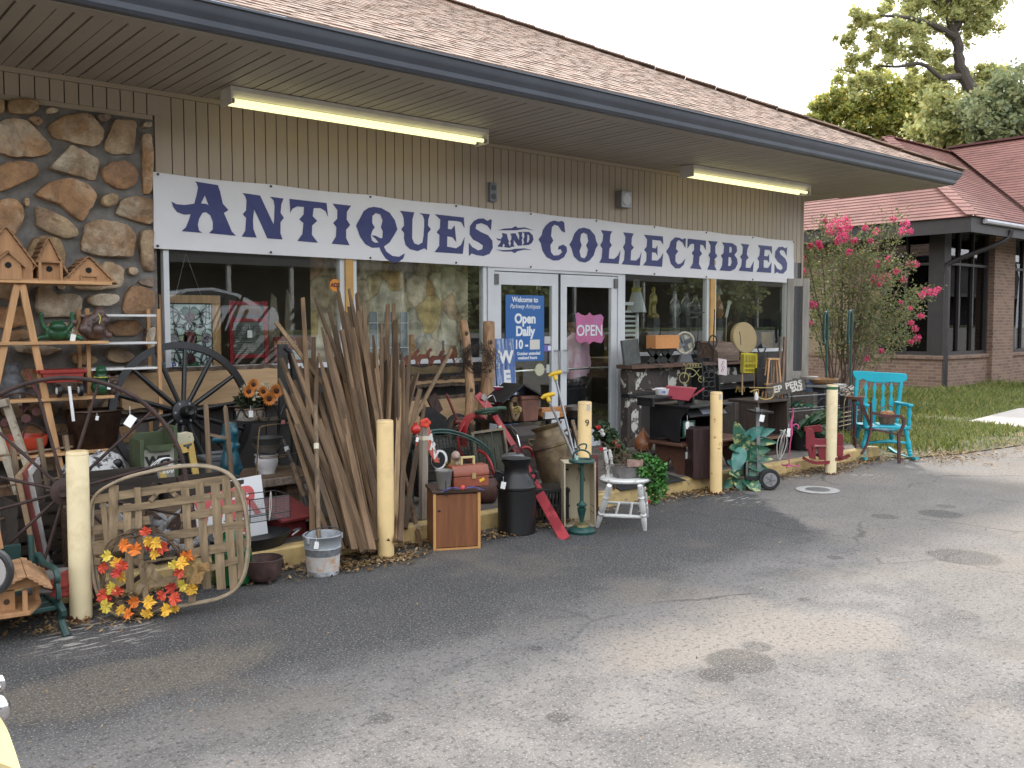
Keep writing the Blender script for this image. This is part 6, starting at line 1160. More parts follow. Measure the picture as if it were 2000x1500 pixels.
for k in range(12): d=Vector((rn.gauss(0,1),rn.gauss(0,1),abs(rn.gauss(0,1)))).normalized();b.leaf(Vector((-.02,0,.015))+d*.014,.03,rn,.8,d.orthogonal().normalized())
obj('bloom',b,PRE['bloom_red'],o,smooth=0)
# ================================================================logs,nest,WE board,things on the low table by the door
bark=mat('cedar_log',(.36,.21,.11),.7,.3,5,.35,wood='z',c2=(.20,.13,.08),t2=.6,s2=4)
def log(label,pts,rad,Y):
 P=[at(x,y,Y-i*.06) for i,(x,y) in enumerate(pts)];f=P[-1];P[-1]=P[-1]+(P[-1]-P[-2])*((P[-1].z-.124)/max(.05,P[-2].z-P[-1].z));f=P[-1];o=thing('cedar_log',label,'log',f,0,'peeled cedar logs');q=cr([x-f for x in P[::-1]],5)
 b=MB();b.tube([v+Vector((.006*MN.noise(v*6),0,0)) for v in q],[rad*(1.12-.25*i/len(q))*(1+.08*MN.noise(Vector((i*.6,2,rad*90)))) for i in range(len(q))],14);obj('stem',b,bark,o,smooth=50)
 for i in range(3): v=q[int(len(q)*(.3+.25*i))];b=MB();b.ell(v+Vector((-.3*rad,-rad*.9,0)),(.02,.012,.026),10,6);obj('knot',b,mat('knot_dark',(.07,.04,.025),.8),o)
 return o
log('thin crooked peeled cedar log left of the door, holding the twig nest',[(905,628),(910,660),(915,720),(918,780),(913,850)],.043,7.25)
log('thick straight peeled cedar log against the door frame',[(955,629),(954,700),(950,770),(938,860)],.068,7.45)
o=thing('twig_nest','dark bird nest wreath of fine twigs hung on the thin cedar log','twig wreath',at(932,700,7.1),0);b=MB();u_=mpp(o.location)
for i in range(260):
 a=rn.uniform(0,6.28);r_=rn.gauss(.14,.03);c=Vector((r_*math.cos(a)*1.15,rn.gauss(0,.035),r_*math.sin(a)*.75));t=Vector((-math.sin(a),rn.uniform(-.4,.4),math.cos(a)*.8))+Vector((rn.gauss(0,.4),0,rn.gauss(0,.4)));b.tube([c-t*.06,c+t*.09],.0018,3)
obj('twig',b,mat('nest_twig',(.045,.032,.025),.9,.4),o,smooth=0)
o=thing('we_board','blue planked welcome board painted with white W and E and snowflakes','sign board',at(990,765,7.4),R(-6),None,(R(-5),0));o.location.z=.9;u_=mpp(o.location);Q=lambda px,py: ((px-990)*u_*1.14,(at(990,py,7.45).z-.9))
bluep=mat('board_blue',(.075,.14,.34),.6,.2,6,.15,wood='z',c2=(.34,.42,.56),t2=.54,s2=9)
for x0,x1 in ((969,988.5),(989.5,1009)): b=MB();b.bb(Q(x0,0)[0],Q(x1,0)[0],-.01,.01,-.75,Q(0,661)[1]);obj('plank',b,bluep,o,bevel=.002)
for c,y in (('W',698),('E',736)): letters(o,c,.18,(0,-.0115,Q(0,y)[1]),white_paint,.008,sx=.95)
for px,py in ((975,668),(1000,672),(974,715),(1002,752),(976,750)):
 b=MB();x,z=Q(px,py)
 for k in range(3): a=k*1.047;b.bar((x-.022*math.cos(a),-.0115,z-.022*math.sin(a)),(x+.022*math.cos(a),-.0115,z+.022*math.sin(a)),.004,.002)
 obj('snowflake',b,white_paint,o)
o=thing('low_table','dark low table crowded with pots beside the door','table',(at(1035,870,7.0).x,7.0,.124));zt=at(1035,815,6.9).z-.124;x0,x1=at(962,815,6.9).x-o.location.x,at(1112,815,6.9).x-o.location.x;b=MB();b.bb(x0,x1,-.22,.22,zt-.03,zt);obj('top',b,black_paint,o,bevel=.003)
for x in (x0+.04,x1-.04):
 for y in (-.18,.18): b=MB();b.bb(x-.02,x+.02,y-.02,y+.02,0,zt-.031);obj('leg',b,black_paint,o)
ZT=zt+.125;tp=lambda px,Y=6.9: Vector((at(px,815,Y).x,Y,ZT));u_=mpp(tp(1035))
b=MB();b.bb(-.09,.09,-.08,.08,0,.16);solo('dark_box','dark wooden box raising the pink vase beside the blue board','box',b,brown_panel,tp(976,6.85),0);
o=thing('pink_vase','hot pink glazed vase with white rim below the blue board','vase',tp(976,6.85)+Vector((0,0,.161)));b=MB();b.lathe([(.05,0),(.075,.05),(.07,.1),(.05,.13),(.055,.15),(.068,.165),(.06,.163),(.045,.13),(0,.1)],n=30);obj('vase',b,mat('vase_pink',(.62,.035,.13),.25,.15,8,.05,c2=(.4,.25,.28),t2=.64),o,smooth=60)
b=MB();b.lathe([(.066,.163),(.07,.168),(.062,.17)],n=30);obj('rim',b,white_paint,o)
o=thing('rustic_birdhouse','rustic log birdhouse with a broad black peaked roof in front of the door','birdhouse',tp(998,6.75));b=MB();b.bb(-.07,.06,-.06,.06,0,.2);obj('body',b,mat('log_dark',(.10,.065,.04),.9,.4,9,.5),o);b=MB();zr=.36
for s_,x in ((-1,-.26),(1,.33)): b.bar((x,-.04,.2),(0,-.04,zr),.3,.015,(0,0,1))
obj('roof',b,black_paint,o);b=MB();b.tube(cr([(-.06,-.07,.19),(-.05,-.08,.1),(-.02,-.08,.02),(.03,-.08,.08),(.03,-.07,.19)],4),.018,7);b.ell((-.01,-.075,.21),(.05,.02,.03));obj('driftwood_trim',b,mat('drift_tan',(.24,.17,.1),.85,.35,12,.4),o);b=MB();b.disc((-.01,-.085,.13),.026,'y',.01);obj('entrance_hole',b,dark_fill,o)
o=thing('terracotta_pot','tall square brown terracotta pot on the low table','pot',tp(1025,6.7));b=MB();b.prism([(-.09,0),(.09,0),(.12,.24),(-.12,.24)],-.09,.09);b.bb(-.125,.125,-.1,.1,.21,.245);obj('pot',b,mat('terracotta',(.15,.065,.045),.8,.25,8,.2),o,bevel=.006)
o=thing('dried_flowers','small bunch of dried yellow flowers hanging before the terracotta pot','dried flowers',at(1010,800,6.5));g=MB();g.leafs((0,0,.0),(.07,.03,.035),70,.03,rn);obj('flower',g,leafmat('dried_yellow',[(.2,.13,.03),(.42,.3,.09),(.5,.42,.2)],.2,.2),o,smooth=0)
o=thing('slab_block','orange live-edge wood slab on a white block, in front of the door','wood slab',tp(1078,6.75));b=MB();b.prism([(-.17,.10),(-.19,.03),(-.15,.0),(.1,.0),(.16,.03),(.18,.1)],-.05,.05);obj('slab',b,mat('slab_orange',(.46,.20,.07),.55,.3,5,.3,wood='x'),o);b=MB();b.bb(-.17,.02,-.09,-.055,.0,.065);obj('white_block',b,mat('block_white',(.52,.50,.48),.8,.1),o)
o=thing('roasting_pan','dark lidded roasting pan on the low table beside the bollard marked 9','pan',tp(1122,6.7)+Vector((0,0,-.0)));b=MB();b.lathe([(.1,0),(.12,.06),(.125,.065),(.12,.07),(.11,.1),(.03,.115),(0,.115)],n=26);obj('pan',b,mat('pan_dark',(.05,.04,.035),.35,.3,met=.4),o);price(o,(.11,-.08,.05),.03)
b=MB()
rr=random.Random(3)
for i in range(9): b.ell((rr.uniform(-.12,.12),rr.uniform(-.06,.06),rr.uniform(0,.1)),rr.uniform(.03,.06),8,5)
o=solo('blue_cloth','crumpled blue cloth under the low table','cloth',b,mat('cloth_blue',(.02,.06,.17),.9,.3),(at(1025,845,6.6).x,6.6,.22));fuse(o,.014)
b=MB();b.bb(-.14,.14,-.1,.1,0,.2);b.bb(-.15,.15,-.11,.11,.2,.225);solo('storage_tin','brown storage tin under the low table behind the milk cans','tin',b,cop,(at(1060,850,6.75).x,6.75,.124),.1,bevel=.006)
hs=thing('horse_cutout','rust brown metal cut-out of running horses on the upper live-edge plank','metal cut-out',(at(840,735,7.4).x,7.4,at(840,732,7.4).z));u_=mpp(hs.location)*1.12;HORSE=[(0,0),(3,14),(9,20),(22,19),(27,27),(32,31),(37,27),(34,24),(31,22),(30,14),(33,4),(38,2),(36,0),(30,2),(26,12),(14,11),(10,4),(14,0),(9,0),(6,6),(4,0)]
rm=mat('cutout_rust',(.15,.045,.025),.7,.35,9,.3)
for i in range(4): b=MB();b.prism([((x*1.0-58+27*i)*u_,(y*.95+16+2*math.sin(i*2))*u_) for x,y in HORSE],-.004+.004*i,-.001+.004*i);obj('horse',b,rm,hs,smooth=0)
b=MB();b.prism([(-58*u_,2*u_),(66*u_,2*u_),(70*u_,10*u_),(50*u_,14*u_),(30*u_,11*u_),(10*u_,17*u_),(-15*u_,12*u_),(-40*u_,17*u_),(-60*u_,12*u_)],-.006,.012);obj('hill_base',b,mat('cutout_ochre',(.13,.09,.04),.7,.3),hs,smooth=0)
for px0,px1,h_,Y,l in ((795,868,.46,6.55,'dark brown trunk behind the wood post'),(872,935,.38,6.75,'black lidded chest behind the green mesh chair'),(985,1040,.5,6.55,'dark wooden cask box behind the milk cans')):
 a,c=at(px0,900,Y),at(px1,900,Y);b=MB();w_=(c.x-a.x)/2;b.bb(-w_,w_,-.16,.16,0,h_*.72);o=thing('storage_chest',l,'trunk',((a.x+c.x)/2,Y,.124),R(px0 % 7-3));obj('body',b,mat('trunk_dark',(.04,.03,.024),.6,.35,5,.15,wood='x'),o,bevel=.006)
 b=MB();b.prism([(-.165,h_*.725),(.165,h_*.725),(.165,h_*.85),(.09,h_),(-.09,h_),(-.165,h_*.85)],-w_-.008,w_+.008,'yz');obj('lid',b,PRE['trunk_dark'],o,bevel=.004)
 for x in (-w_*.6,w_*.6): b=MB();b.bb(x-.018,x+.018,-.168,-.1605,0,h_*.72);obj('strap',b,rust_iron,o)
for px,py,Y,r_,l in ((842,905,6.1,.1,'black iron kettle between the wood post and the green mesh chair'),(948,935,5.85,.11,'dark red brown clay crock behind the black milk can')):
 o=thing('iron_kettle',l,'kettle',(at(px,py,Y).x,Y,.124));b=MB();b.lathe([(r_*.7,0),(r_,r_*.5),(r_*1.02,r_*1.1),(r_*.8,r_*1.7),(r_*.6,r_*1.85),(r_*.65,r_*1.95),(0,r_*1.9)],n=26);obj('body',b,black_iron if px < 900 else mat('crock_red',(.09,.04,.03),.6,.3),o,smooth=60);b=MB();b.ring((0,0,r_*1.7),r_*.85,.006,'y',20,6,0,180);obj('bail',b,black_iron,o)
# ================================================================chippy mantel and the things before it
MY=7.42
chip=mat('chipped_paint',(.50,.49,.44),.7,.1,5,.2,c2=(.045,.035,.03),t2=.47,s2=7.5,sharp=.015);chipd=mat('chipped_dark',(.05,.038,.032),.7,.3,6,.2,c2=(.42,.41,.36),t2=.57,s2=7,sharp=.015)
xl,xr=at(1216,800,MY).x,at(1452,800,MY).x;man=thing('fireplace_mantel','old black and white fireplace mantel with peeling paint under the right window','mantel',((xl+xr)/2,MY,.124));o=man
zs=lambda px,py,Y=MY: at(px,py,Y).z-.124
ztop=zs(1225,712);hw=(xr-xl)/2
b=MB();b.bb(-hw-.05,hw+.05,-.19,.06,ztop-.045,ztop);obj('shelf',b,mat('mantel_shelf',(.14,.075,.05),.75,.35,6,.2,wood='x',c2=(.03,.025,.022),t2=.55,s2=6),o,bevel=.004)
b=MB();b.bb(-hw,hw,-.09,.04,ztop-.34,ztop-.046);obj('frieze',b,chipd,o,bevel=.003);b=MB();b.bb(-hw+.12,-hw+.42,-.098,-.0901,ztop-.3,ztop-.09);b.bb(-hw+.7,hw-.2,-.098,-.0901,ztop-.3,ztop-.09);obj('frieze_panel',b,chip,o,bevel=.003)
b=MB();b.bb(-hw,hw,-.11,.03,ztop-.39,ztop-.341);obj('moulding',b,black_paint,o,bevel=.006)
for x in (-hw,hw-.24): b=MB();b.bb(x,x+.24,-.08,.03,0,ztop-.391);l=obj('pilaster',b,chipd,o,bevel=.003);b=MB();b.bb(x+.06,x+.18,-.088,-.0801,.1,ztop-.45);obj('pilaster_panel',b,chip,l,bevel=.003)
b=MB();b.bb(-hw+.241,hw-.241,.0,.02,0,ztop-.391);obj('back_panel',b,brown_panel,o)
ZM=ztop+.124
hu=thing('black_hutch','low black wooden hutch with a worn grey patch, on the brown bench','cabinet',(6.84,5.70,.433),R(2));u_=mpp(hu.location);hh=.36;hw_=.64;hd=.36
b=MB();b.prism([(-.12,hh-.02),(-.02,hh-.12),(.0,0),(.05,0),(hd*.5,.05),(hd-.05,0),(hd,0),(hd,hh-.02)],0,.02,'yz');obj('side',b,black_paint,hu,bevel=.002);b=MB();b.prism([(-.12,hh-.02),(.0,hh-.14),(.0,0),(hd,0),(hd,hh-.02)],hw_-.02,hw_,'yz');obj('side',b,black_paint,hu,bevel=.002)
b=MB();b.bb(-.02,hw_+.02,-.15,hd+.01,hh-.019,hh);obj('top',b,black_paint,hu,bevel=.003)
b=MB();b.bar((.021,-.07,hh-.066),(hw_-.021,-.07,hh-.066),.125,.015,(0,-.7,.7));h_=obj('header',b,black_paint,hu);b=MB();b.box(.34,-.083,hh-.062,.22,.003,.085,R(-45));obj('worn_patch',b,mat('worn_grey',(.16,.17,.20),.8,.3,12,.1),h_)
b=MB();b.bb(.021,hw_-.021,.01,hd-.02,.035,.05);b.bb(.021,hw_-.021,hd-.019,hd-.002,.05,hh-.02);obj('shelf',b,black_paint,hu)
price(hu,(-.02,-.12,hh-.13),.055,0)
o=thing('framed_card','green framed white card reading RODEO leaning in the black hutch','framed card',hu.location+Vector((.04,.0,.052)),R(2));o.location.y -=.02;o.scale=(.68,.68,.68)
b=MB();b.bb(0,.27,-.008,.008,0,.03);b.bb(0,.27,-.008,.008,.2,.23);b.bb(0,.03,-.008,.008,.03,.2);b.bb(.24,.27,-.008,.008,.03,.2);obj('frame',b,mat('frame_green',(.01,.09,.055),.35,.1),o,bevel=.002);b=MB();b.bb(.03,.24,-.002,.006,.03,.2);c=obj('card',b,mat('card_mint',(.45,.55,.50),.6,.05),o);letters(o,'RODEO',.055,(.135,-.004,.125),black_paint,.002,sx=.95)
b=MB();b.lathe([(.02,0),(.055,.03),(.06,.07),(.03,.1),(.0,.11)],n=6);solo('orange_lantern','small faceted orange wooden box beside the RODEO card','ornament',b,mat('orange_box',(.26,.09,.035),.6,.2),hu.location+Vector((.3,.1,.052)),.4)
be=thing('brown_bench','low brown painted bench with V cut legs under the black hutch','bench',(7.25,5.84,.124));bz=.307;bb_=mat('bench_brown',(.105,.045,.028),.6,.25,5,.1,wood='x');x0=6.78-be.location.x
b=MB();b.bb(x0,x0+1.05,-.24,.20,bz-.03,bz);obj('seat',b,bb_,be,bevel=.008)
for x in (x0+.1,x0+.9): b=MB();b.prism([(-.18,bz-.031),(.19,bz-.031),(.19,0),(.09,0),(.005,.15),(-.08,0),(-.18,0)],x,x+.03,'yz');obj('leg',b,bb_,be)
b=MB();b.bb(x0+.131,x0+.899,-.1,-.08,bz-.10,bz-.032);obj('apron',b,bb_,be);price(be,(x0+.05,-.255,bz-.06),.05,0);price(be,(x0+.35,-.255,bz-.06),.045,0)
b=MB();b.bb(-.14,.14,-.02,.2,0,.47);o=solo('red_black_panel','tall dark maroon grained wood box standing behind the rust spotted bollard','wooden box',b,mat('maroon_grain',(.032,.011,.011),.5,.5,6,.2,wood='z'),gp(1390,936,.124)+Vector((0,.06,0)),FACE*.8,bevel=.003)
o=thing('gourd','orange brown painted gourd with dark leaf shape on a grey stool','gourd',(at(1256,880,6.2).x,6.2,at(1256,881,6.2).z));u_=mpp(o.location);b=MB();b.lathe([(8*u_,0),(16*u_,4*u_),(19*u_,12*u_),(17*u_,22*u_),(10*u_,32*u_),(4*u_,40*u_),(1.5*u_,46*u_),(0,47*u_)],n=26);obj('body',b,mat('gourd_orange',(.24,.085,.03),.4,.3,6,.06,c2=(.07,.05,.02),t2=.58,s2=9),o,smooth=70);price(o,(.03,-.1,.2),.03,0)
st=thing('wooden_stool','small grey weathered wooden stool under the gourd','stool',(at(1260,915,6.2).x,6.2,.124));z=o.location.z-.125;gw=mat('stool_grey',(.13,.11,.095),.8,.3,5,.3,wood='z');b=MB();b.bb(-.14,.14,-.12,.12,z-.025,z);obj('seat',b,gw,st,bevel=.004)
for x in (-.12,.1): b=MB();b.bb(x,x+.022,-.11,.11,0,z-.026);obj('leg',b,gw,st)
HZ=hu.location.z+hh;tp=lambda px,Y=5.88: Vector((at(px,770,Y).x,Y,HZ+.001))
b=MB();b.bb(-.3,.42,-.1,.12,.07,.085);b.bb(-.28,-.25,-.09,.1,0,.07);b.bb(.35,.38,-.09,.1,0,.07);o=solo('black_riser','low black riser board on the hutch under the white casserole','riser',b,black_paint,tp(1296),.05);RZ_=HZ+.088
o=thing('casserole','white square casserole dish with a blue flower on the riser','casserole dish',Vector((at(1294,760,5.88).x,5.88,RZ_)),FACE);o.scale=(.78,.78,.78);b=MB();b.lathe([(.07,0),(.085,.015),(.097,.085),(.1,.09),(.094,.088),(.08,.02),(0,.015)],n=32);b.bb(-.125,-.09,-.025,.025,.07,.082);b.bb(.09,.125,-.025,.025,.07,.082);obj('dish',b,PRE['enamel_white'],o,smooth=50)
b=MB()
for i in range(5): a=i*1.26;b.ell((.016*math.cos(a),-.091,.05+.012*math.sin(a)),(.014,.004,.006),8,5)
obj('blue_flower',b,mat('blue_print',(.06,.12,.4),.4),o)
o=thing('red_toy_barrow','dark red wooden toy wheelbarrow with a small black wheel on the hutch','toy wheelbarrow',tp(1326,5.78)+Vector((0,0,.06)),FACE+R(-14));rb=mat('barrow_red',(.30,.03,.05),.5,.12,6,.05);b=MB();b.prism([(-.11,.0),(.1,-.02),(.17,.10),(-.12,.12)],-.075,.075);obj('box',b,rb,o,bevel=.003);b=MB();b.bar((.1,-.05,.0),(.24,-.06,.1),.025,.012);b.bar((.1,.05,.0),(.24,.06,.1),.025,.012);obj('handle',b,rb,o);b=MB();b.disc((.02,0,-.035),.032,'y',.02);obj('wheel',b,black_paint,o)
o=thing('bicycle_ornament','cream wire penny bicycle ornament leaning on the mantel frieze','bicycle ornament',Vector((at(1345,745,7.2).x,7.2,at(1345,748,7.2).z)),FACE*.6);cw=mat('wire_cream',(.36,.33,.15),.5,.15);u_=mpp(o.location);b=MB();b.ring((-10*u_,0,10*u_),10*u_,.007,'y',28,6);obj('wheel',b,cw,o);b=MB();b.ring((27*u_,0,7*u_),6*u_,.006,'y',20,6);obj('wheel',b,cw,o)
b=MB();b.tube(cr([(-10*u_,0,10*u_),(-6*u_,0,30*u_),(-12*u_,0,38*u_)],4),.006,6);b.tube(cr([(-6*u_,0,28*u_),(10*u_,0,26*u_),(27*u_,0,7*u_)],4),.006,6);b.tube(cr([(-6*u_,0,20*u_),(8*u_,0,12*u_),(22*u_,0,26*u_)],4),.005,6)
for i in range(5): b.ring(((0+6*i)*u_,0,34*u_),4*u_,.004,'y',14,5)
obj('frame',b,cw,o)
o=thing('iron_scrollwork','black wrought iron scroll panel standing between the barrow and the black bin','iron panel',Vector((at(1384,775,5.95).x,5.95,HZ)),FACE*.7);u_=mpp(o.location);b=MB();b.tube([(-12*u_,0,0),(-14*u_,0,76*u_),(10*u_,0,70*u_),(14*u_,0,0)],.007,6)
for x,z in ((-6,12),(6,12),(-6,30),(6,30),(-5,48),(5,48),(0,62)): b.ring((x*u_,0,z*u_),6*u_,.005,'y',18,5,30,330)
obj('scrolls',b,black_iron,o)
bn=thing('black_bin','black wooden slant top bin with an open front standing on the grey chest','bin',(at(1404,785,6.9).x,6.9,at(1404,786,6.9).z),0);u_=mpp(bn.location);bh_=84*u_;bw_=.95;b=MB()
b.prism([(0,0),(.45,0),(.45,bh_),(.4,bh_),(0,bh_*.62)],0,.025,'yz');obj('side',b,black_paint,bn,bevel=.003);b=MB();b.prism([(0,0),(.45,0),(.45,bh_),(.4,bh_),(0,bh_*.62)],bw_-.025,bw_,'yz');obj('side',b,black_paint,bn,bevel=.003);b=MB();b.bb(.026,bw_-.026,0,.02,bh_*.45,bh_*.62);obj('front_board',b,mat('bin_edge',(.05,.04,.035),.6,.3),bn);b=MB();b.bb(.026,bw_-.026,.425,.445,0,bh_);b.bb(.026,bw_-.026,.0,.42,bh_*.3,bh_*.32);b.bb(.026,bw_-.026,0,.42,0,.02);obj('inside_board',b,black_paint,bn)
b=MB();b.bb(-.05,-.01,-.05,.0,-.35,-.002);
o=thing('greeting_card','small white printed card leaning in the black bin','card',bn.location+Vector((.1,.02,bh_*.63)),R(-8),None,(R(-12),R(8)));b=MB();b.bb(-.07,.07,-.003,.003,0,.2);obj('card',b,mat('card_pinkish',(.55,.47,.47),.6,.04),o);b=MB()
for i in range(4): b.ring((-.01+.02*(i % 2),-.004,.05+.035*i),.018,.003,'y',12,4,0,270)
obj('print',b,mat('card_print',(.25,.08,.1),.6),o)
b=MB()
for i,x in enumerate((0,.05,.1,.15)): b.box(x,0,.04,.018,.006,.08,0,.3*(-1)**i);b.box(x+.02,0,.05,.018,.006,.02)
solo('gold_letters','small gold metal letters hanging in the lower part of the black bin','metal letters',b,mat('gold_dull',(.22,.15,.04),.4,.2,met=.5),bn.location+Vector((.34,-.004,bh_*.2)))
b=MB();b.bb(-.02,1.2,-.02,.46,0,bn.location.z-.125);solo('bin_chest','dark brown chest under the black bin, behind the rust spotted bollard','chest',b,mat('chest_dark',(.035,.025,.02),.6,.3,5,.1,wood='x'),(bn.location.x-.1,6.95,.124),0,bevel=.004)
ch=thing('brown_chest','dark brown wooden cupboard standing on end with an open shelf front','cupboard',(at(1496,905,6.0).x,6.0,.124),R(-4));u_=mpp(ch.location);zt=at(1500,784,6.0).z-.124;cb=mat('cupboard_brown',(.055,.038,.03),.65,.3,5,.15,wood='z');b=MB();b.bb(-.28,-.25,-.1,.3,0,zt);b.bb(.23,.26,-.1,.3,0,zt);b.bb(-.249,.229,.28,.3,0,zt);b.bb(-.29,.27,-.11,.31,zt+.001,zt+.025);b.bb(-.249,.229,-.1,.279,zt*.32,zt*.35);b.bb(-.249,.229,-.1,.279,0,.03);obj('case',b,cb,ch,bevel=.003);b=MB();b.bb(-.249,.229,-.11,-.101,zt*.30,zt*.35);obj('rail',b,mat('rail_tan',(.2,.1,.05),.6,.2),ch);price(ch,(.24,-.12,zt*.5),.07)
b=MB();z=at(1460,784,6.2).z-.124;b.bb(-.3,.3,-.14,.2,0,z);solo('grey_chest','plain grey brown wooden chest left of the cupboard, behind the leafy plant','chest',b,mat('chest_grey',(.075,.062,.052),.7,.25,4,.15,wood='x'),(at(1452,800,6.3).x,6.3,.124),R(-4),bevel=.004)
CZ=.124+zt+.026;tq=lambda px,Y=6.1: Vector((at(px,785,Y).x,Y,CZ))
o=thing('tapered_birdcage','tall tapered wooden frame cage standing on the cupboard','wooden cage',tq(1508,6.1),FACE);u_=mpp(o.location);b=MB()
for sx in (-1,1):
 for y in (-.08,.08): b.bar((sx*16*u_,y,0),(sx*9*u_,y*.6,74*u_),.016,.016)
b.bb(-11*u_,11*u_,-.06,.06,74*u_,77*u_);b.bb(-14*u_,14*u_,-.08,.08,24*u_,27*u_);obj('frame',b,light_wood_z,o);b=MB()
for i in range(5): x=(-8+4*i);b.tube([(x*1.5*u_,-.07,26*u_),(x*u_,-.05,74*u_)],.003,4)
b.tube([(0,0,27*u_),(3*u_,0,60*u_)],.008,5);obj('bars',b,mat('cage_wire',(.3,.18,.1),.6),o)
o=thing('black_lantern','black open lantern top standing on the tapered wooden cage','lantern',Vector((at(1487,710,6.25).x,6.25,at(1487,712,6.25).z)),FACE);u_=mpp(o.location);b=MB();b.tube([(0,0,-.04),(0,0,12*u_)],.02,8)
for sx in (-1,1): b.bar((0,0,12*u_),(sx*8*u_,0,32*u_),.014,.014)
b.lathe([(9*u_,32*u_),(9*u_,34*u_),(2*u_,41*u_),(0,42*u_)],n=4);obj('frame',b,black_iron,o);b=MB();b.bb(-.06,.06,-.06,.06,-.3,-.041);obj('stand',b,black_paint,o)
o=thing('yellow_crate','yellow wire crate on thin pale legs beside the black bin','crate',Vector((at(1464,735,6.5).x,6.5,CZ)),FACE);u_=mpp(o.location);z0,z1=at(1464,728,6.5).z-CZ,at(1464,692,6.5).z-CZ;yc=mat('crate_yellow',(.55,.46,.03),.5,.1);b=MB();x0,x1=-14*u_,10*u_
for z in (z0,z0+.05,(z0+z1)/2,z1): b.bb(x0,x1,-.08,-.075,z,z+.012);b.bb(x0,x1,.075,.08,z,z+.012)
for i in range(9): x=x0+(x1-x0)*i/8;b.bb(x-.003,x+.003,-.082,-.078,z0,z1);b.bb(x-.003,x+.003,.078,.082,z0,z1)
for x in (x0,x1): b.bb(x-.006,x+.006,-.08,.08,z0,z1)
obj('basket',b,yc,o);b=MB()
for x in (x0,x1): b.tube([(x,0,0),(x,0,z0)],.009,6)
obj('leg',b,mat('leg_peach',(.45,.30,.16),.6,.1),o)
o=thing('brass_wall_lamp','brass and cream curved lamp arm lying on the cupboard','lamp arm',tq(1485,5.98),FACE);u_=mpp(o.location);b=MB();b.tube(cr([(-20*u_,0,16*u_),(-5*u_,0,20*u_),(-4*u_,0,6*u_),(10*u_,0,1*u_),(24*u_,0,6*u_),(26*u_,0,20*u_)],5),.009,7);b.tube([(-22*u_,0,24*u_),(30*u_,0,24*u_)],.006,6);obj('arm',b,mat('brass_pale',(.40,.28,.10),.4,.15,met=.4),o);b=MB();b.lathe([(.02,0),(.025,.03),(.012,.08),(.0,.1)],c=(-8*u_,0,0),n=14);obj('candle_cup',b,white_paint,o)
o=thing('peppers_sign','weathered board hand painted PEPPERS SALE in white','sign board',at(1540,768,5.9),FACE+R(6),None,(0,R(-11)));u_=mpp(o.location);b=MB();b.bb(-42*u_,36*u_,0,.018,0,24*u_);b.bb(-8*u_,-4*u_,.019,.03,-.45,10*u_);obj('board',b,mat('sign_brown',(.10,.085,.07),.8,.3,5,.3,wood='x'),o,smooth=0)
chalk=mat('chalk_white',(.60,.58,.53),.8,.1);letters(o,'EP',.10,(-20*u_,-.002,12*u_),chalk,.003,sx=1.0);letters(o,'PERS',.10,(13*u_,-.002,14*u_),chalk,.003,sx=.95);letters(o,'SALE',.055,(18*u_,-.002,4*u_),chalk,.003,sx=1.1)
sd=thing('screen_door','grey weathered wooden screen door leaning on the shop corner','screen door',(at(1556,740,6.8).x,6.8,.124),FACE*.9);u_=mpp(sd.location);zt=at(1556,544,6.8).z-.124;w2=22*u_;gw2=mat('door_greywood',(.27,.25,.22),.8,.2,5,.3,wood='z');b=MB();b.bb(-w2,-w2+.09,-.015,.015,0,zt);b.bb(w2-.09,w2,-.015,.015,0,zt);obj('stile',b,gw2,sd,bevel=.003);b=MB()
for z0,z1 in ((0,.2),(zt*.36,zt*.36+.1),(zt-.1,zt)): b.bb(-w2+.091,w2-.091,-.013,.013,z0,z1)
obj('rail',b,gw2,sd);sc=bpy.data.materials.new('screen_mesh');sc.use_nodes=True;t_=sc.node_tree;t_.nodes.clear();tr_=N(t_,'ShaderNodeBsdfTransparent');df=N(t_,'ShaderNodeBsdfDiffuse');df.inputs[0].default_value=(.08,.08,.085,1);ms_=N(t_,'ShaderNodeMixShader');ms_.inputs[0].default_value=.62;oo=N(t_,'ShaderNodeOutputMaterial');t_.links.new(tr_.outputs[0],ms_.inputs[1]);t_.links.new(df.outputs[0],ms_.inputs[2]);t_.links.new(ms_.outputs[0],oo.inputs[0])
b=MB();b.bb(-w2+.091,w2-.091,-.001,.001,.2,zt*.36);b.bb(-w2+.091,w2-.091,-.001,.001,zt*.36+.1,zt-.1);obj('screen',b,sc,sd)
for i,(px,l) in enumerate(((1530,'reddish narrow board leaning beside the screen door'),(1522,'second, darker narrow board leaning near the screen door'))): b=MB();a,c=at(px-5,800,6.9-.1*i),at(px+3,660,7.4);c0=a+(a-c)*((a.z-.124)/(c.z-a.z));b.bar((0,0,0),c-c0,.06,.02,(0,1,0));o=obj('leaning_board',b,mat('board_redbrown_'+'ab'[i],((.17,.09,.05),(.10,.07,.05))[i],.7,.3,5,.2),loc=c0,smooth=0);tag(o,l,'board')
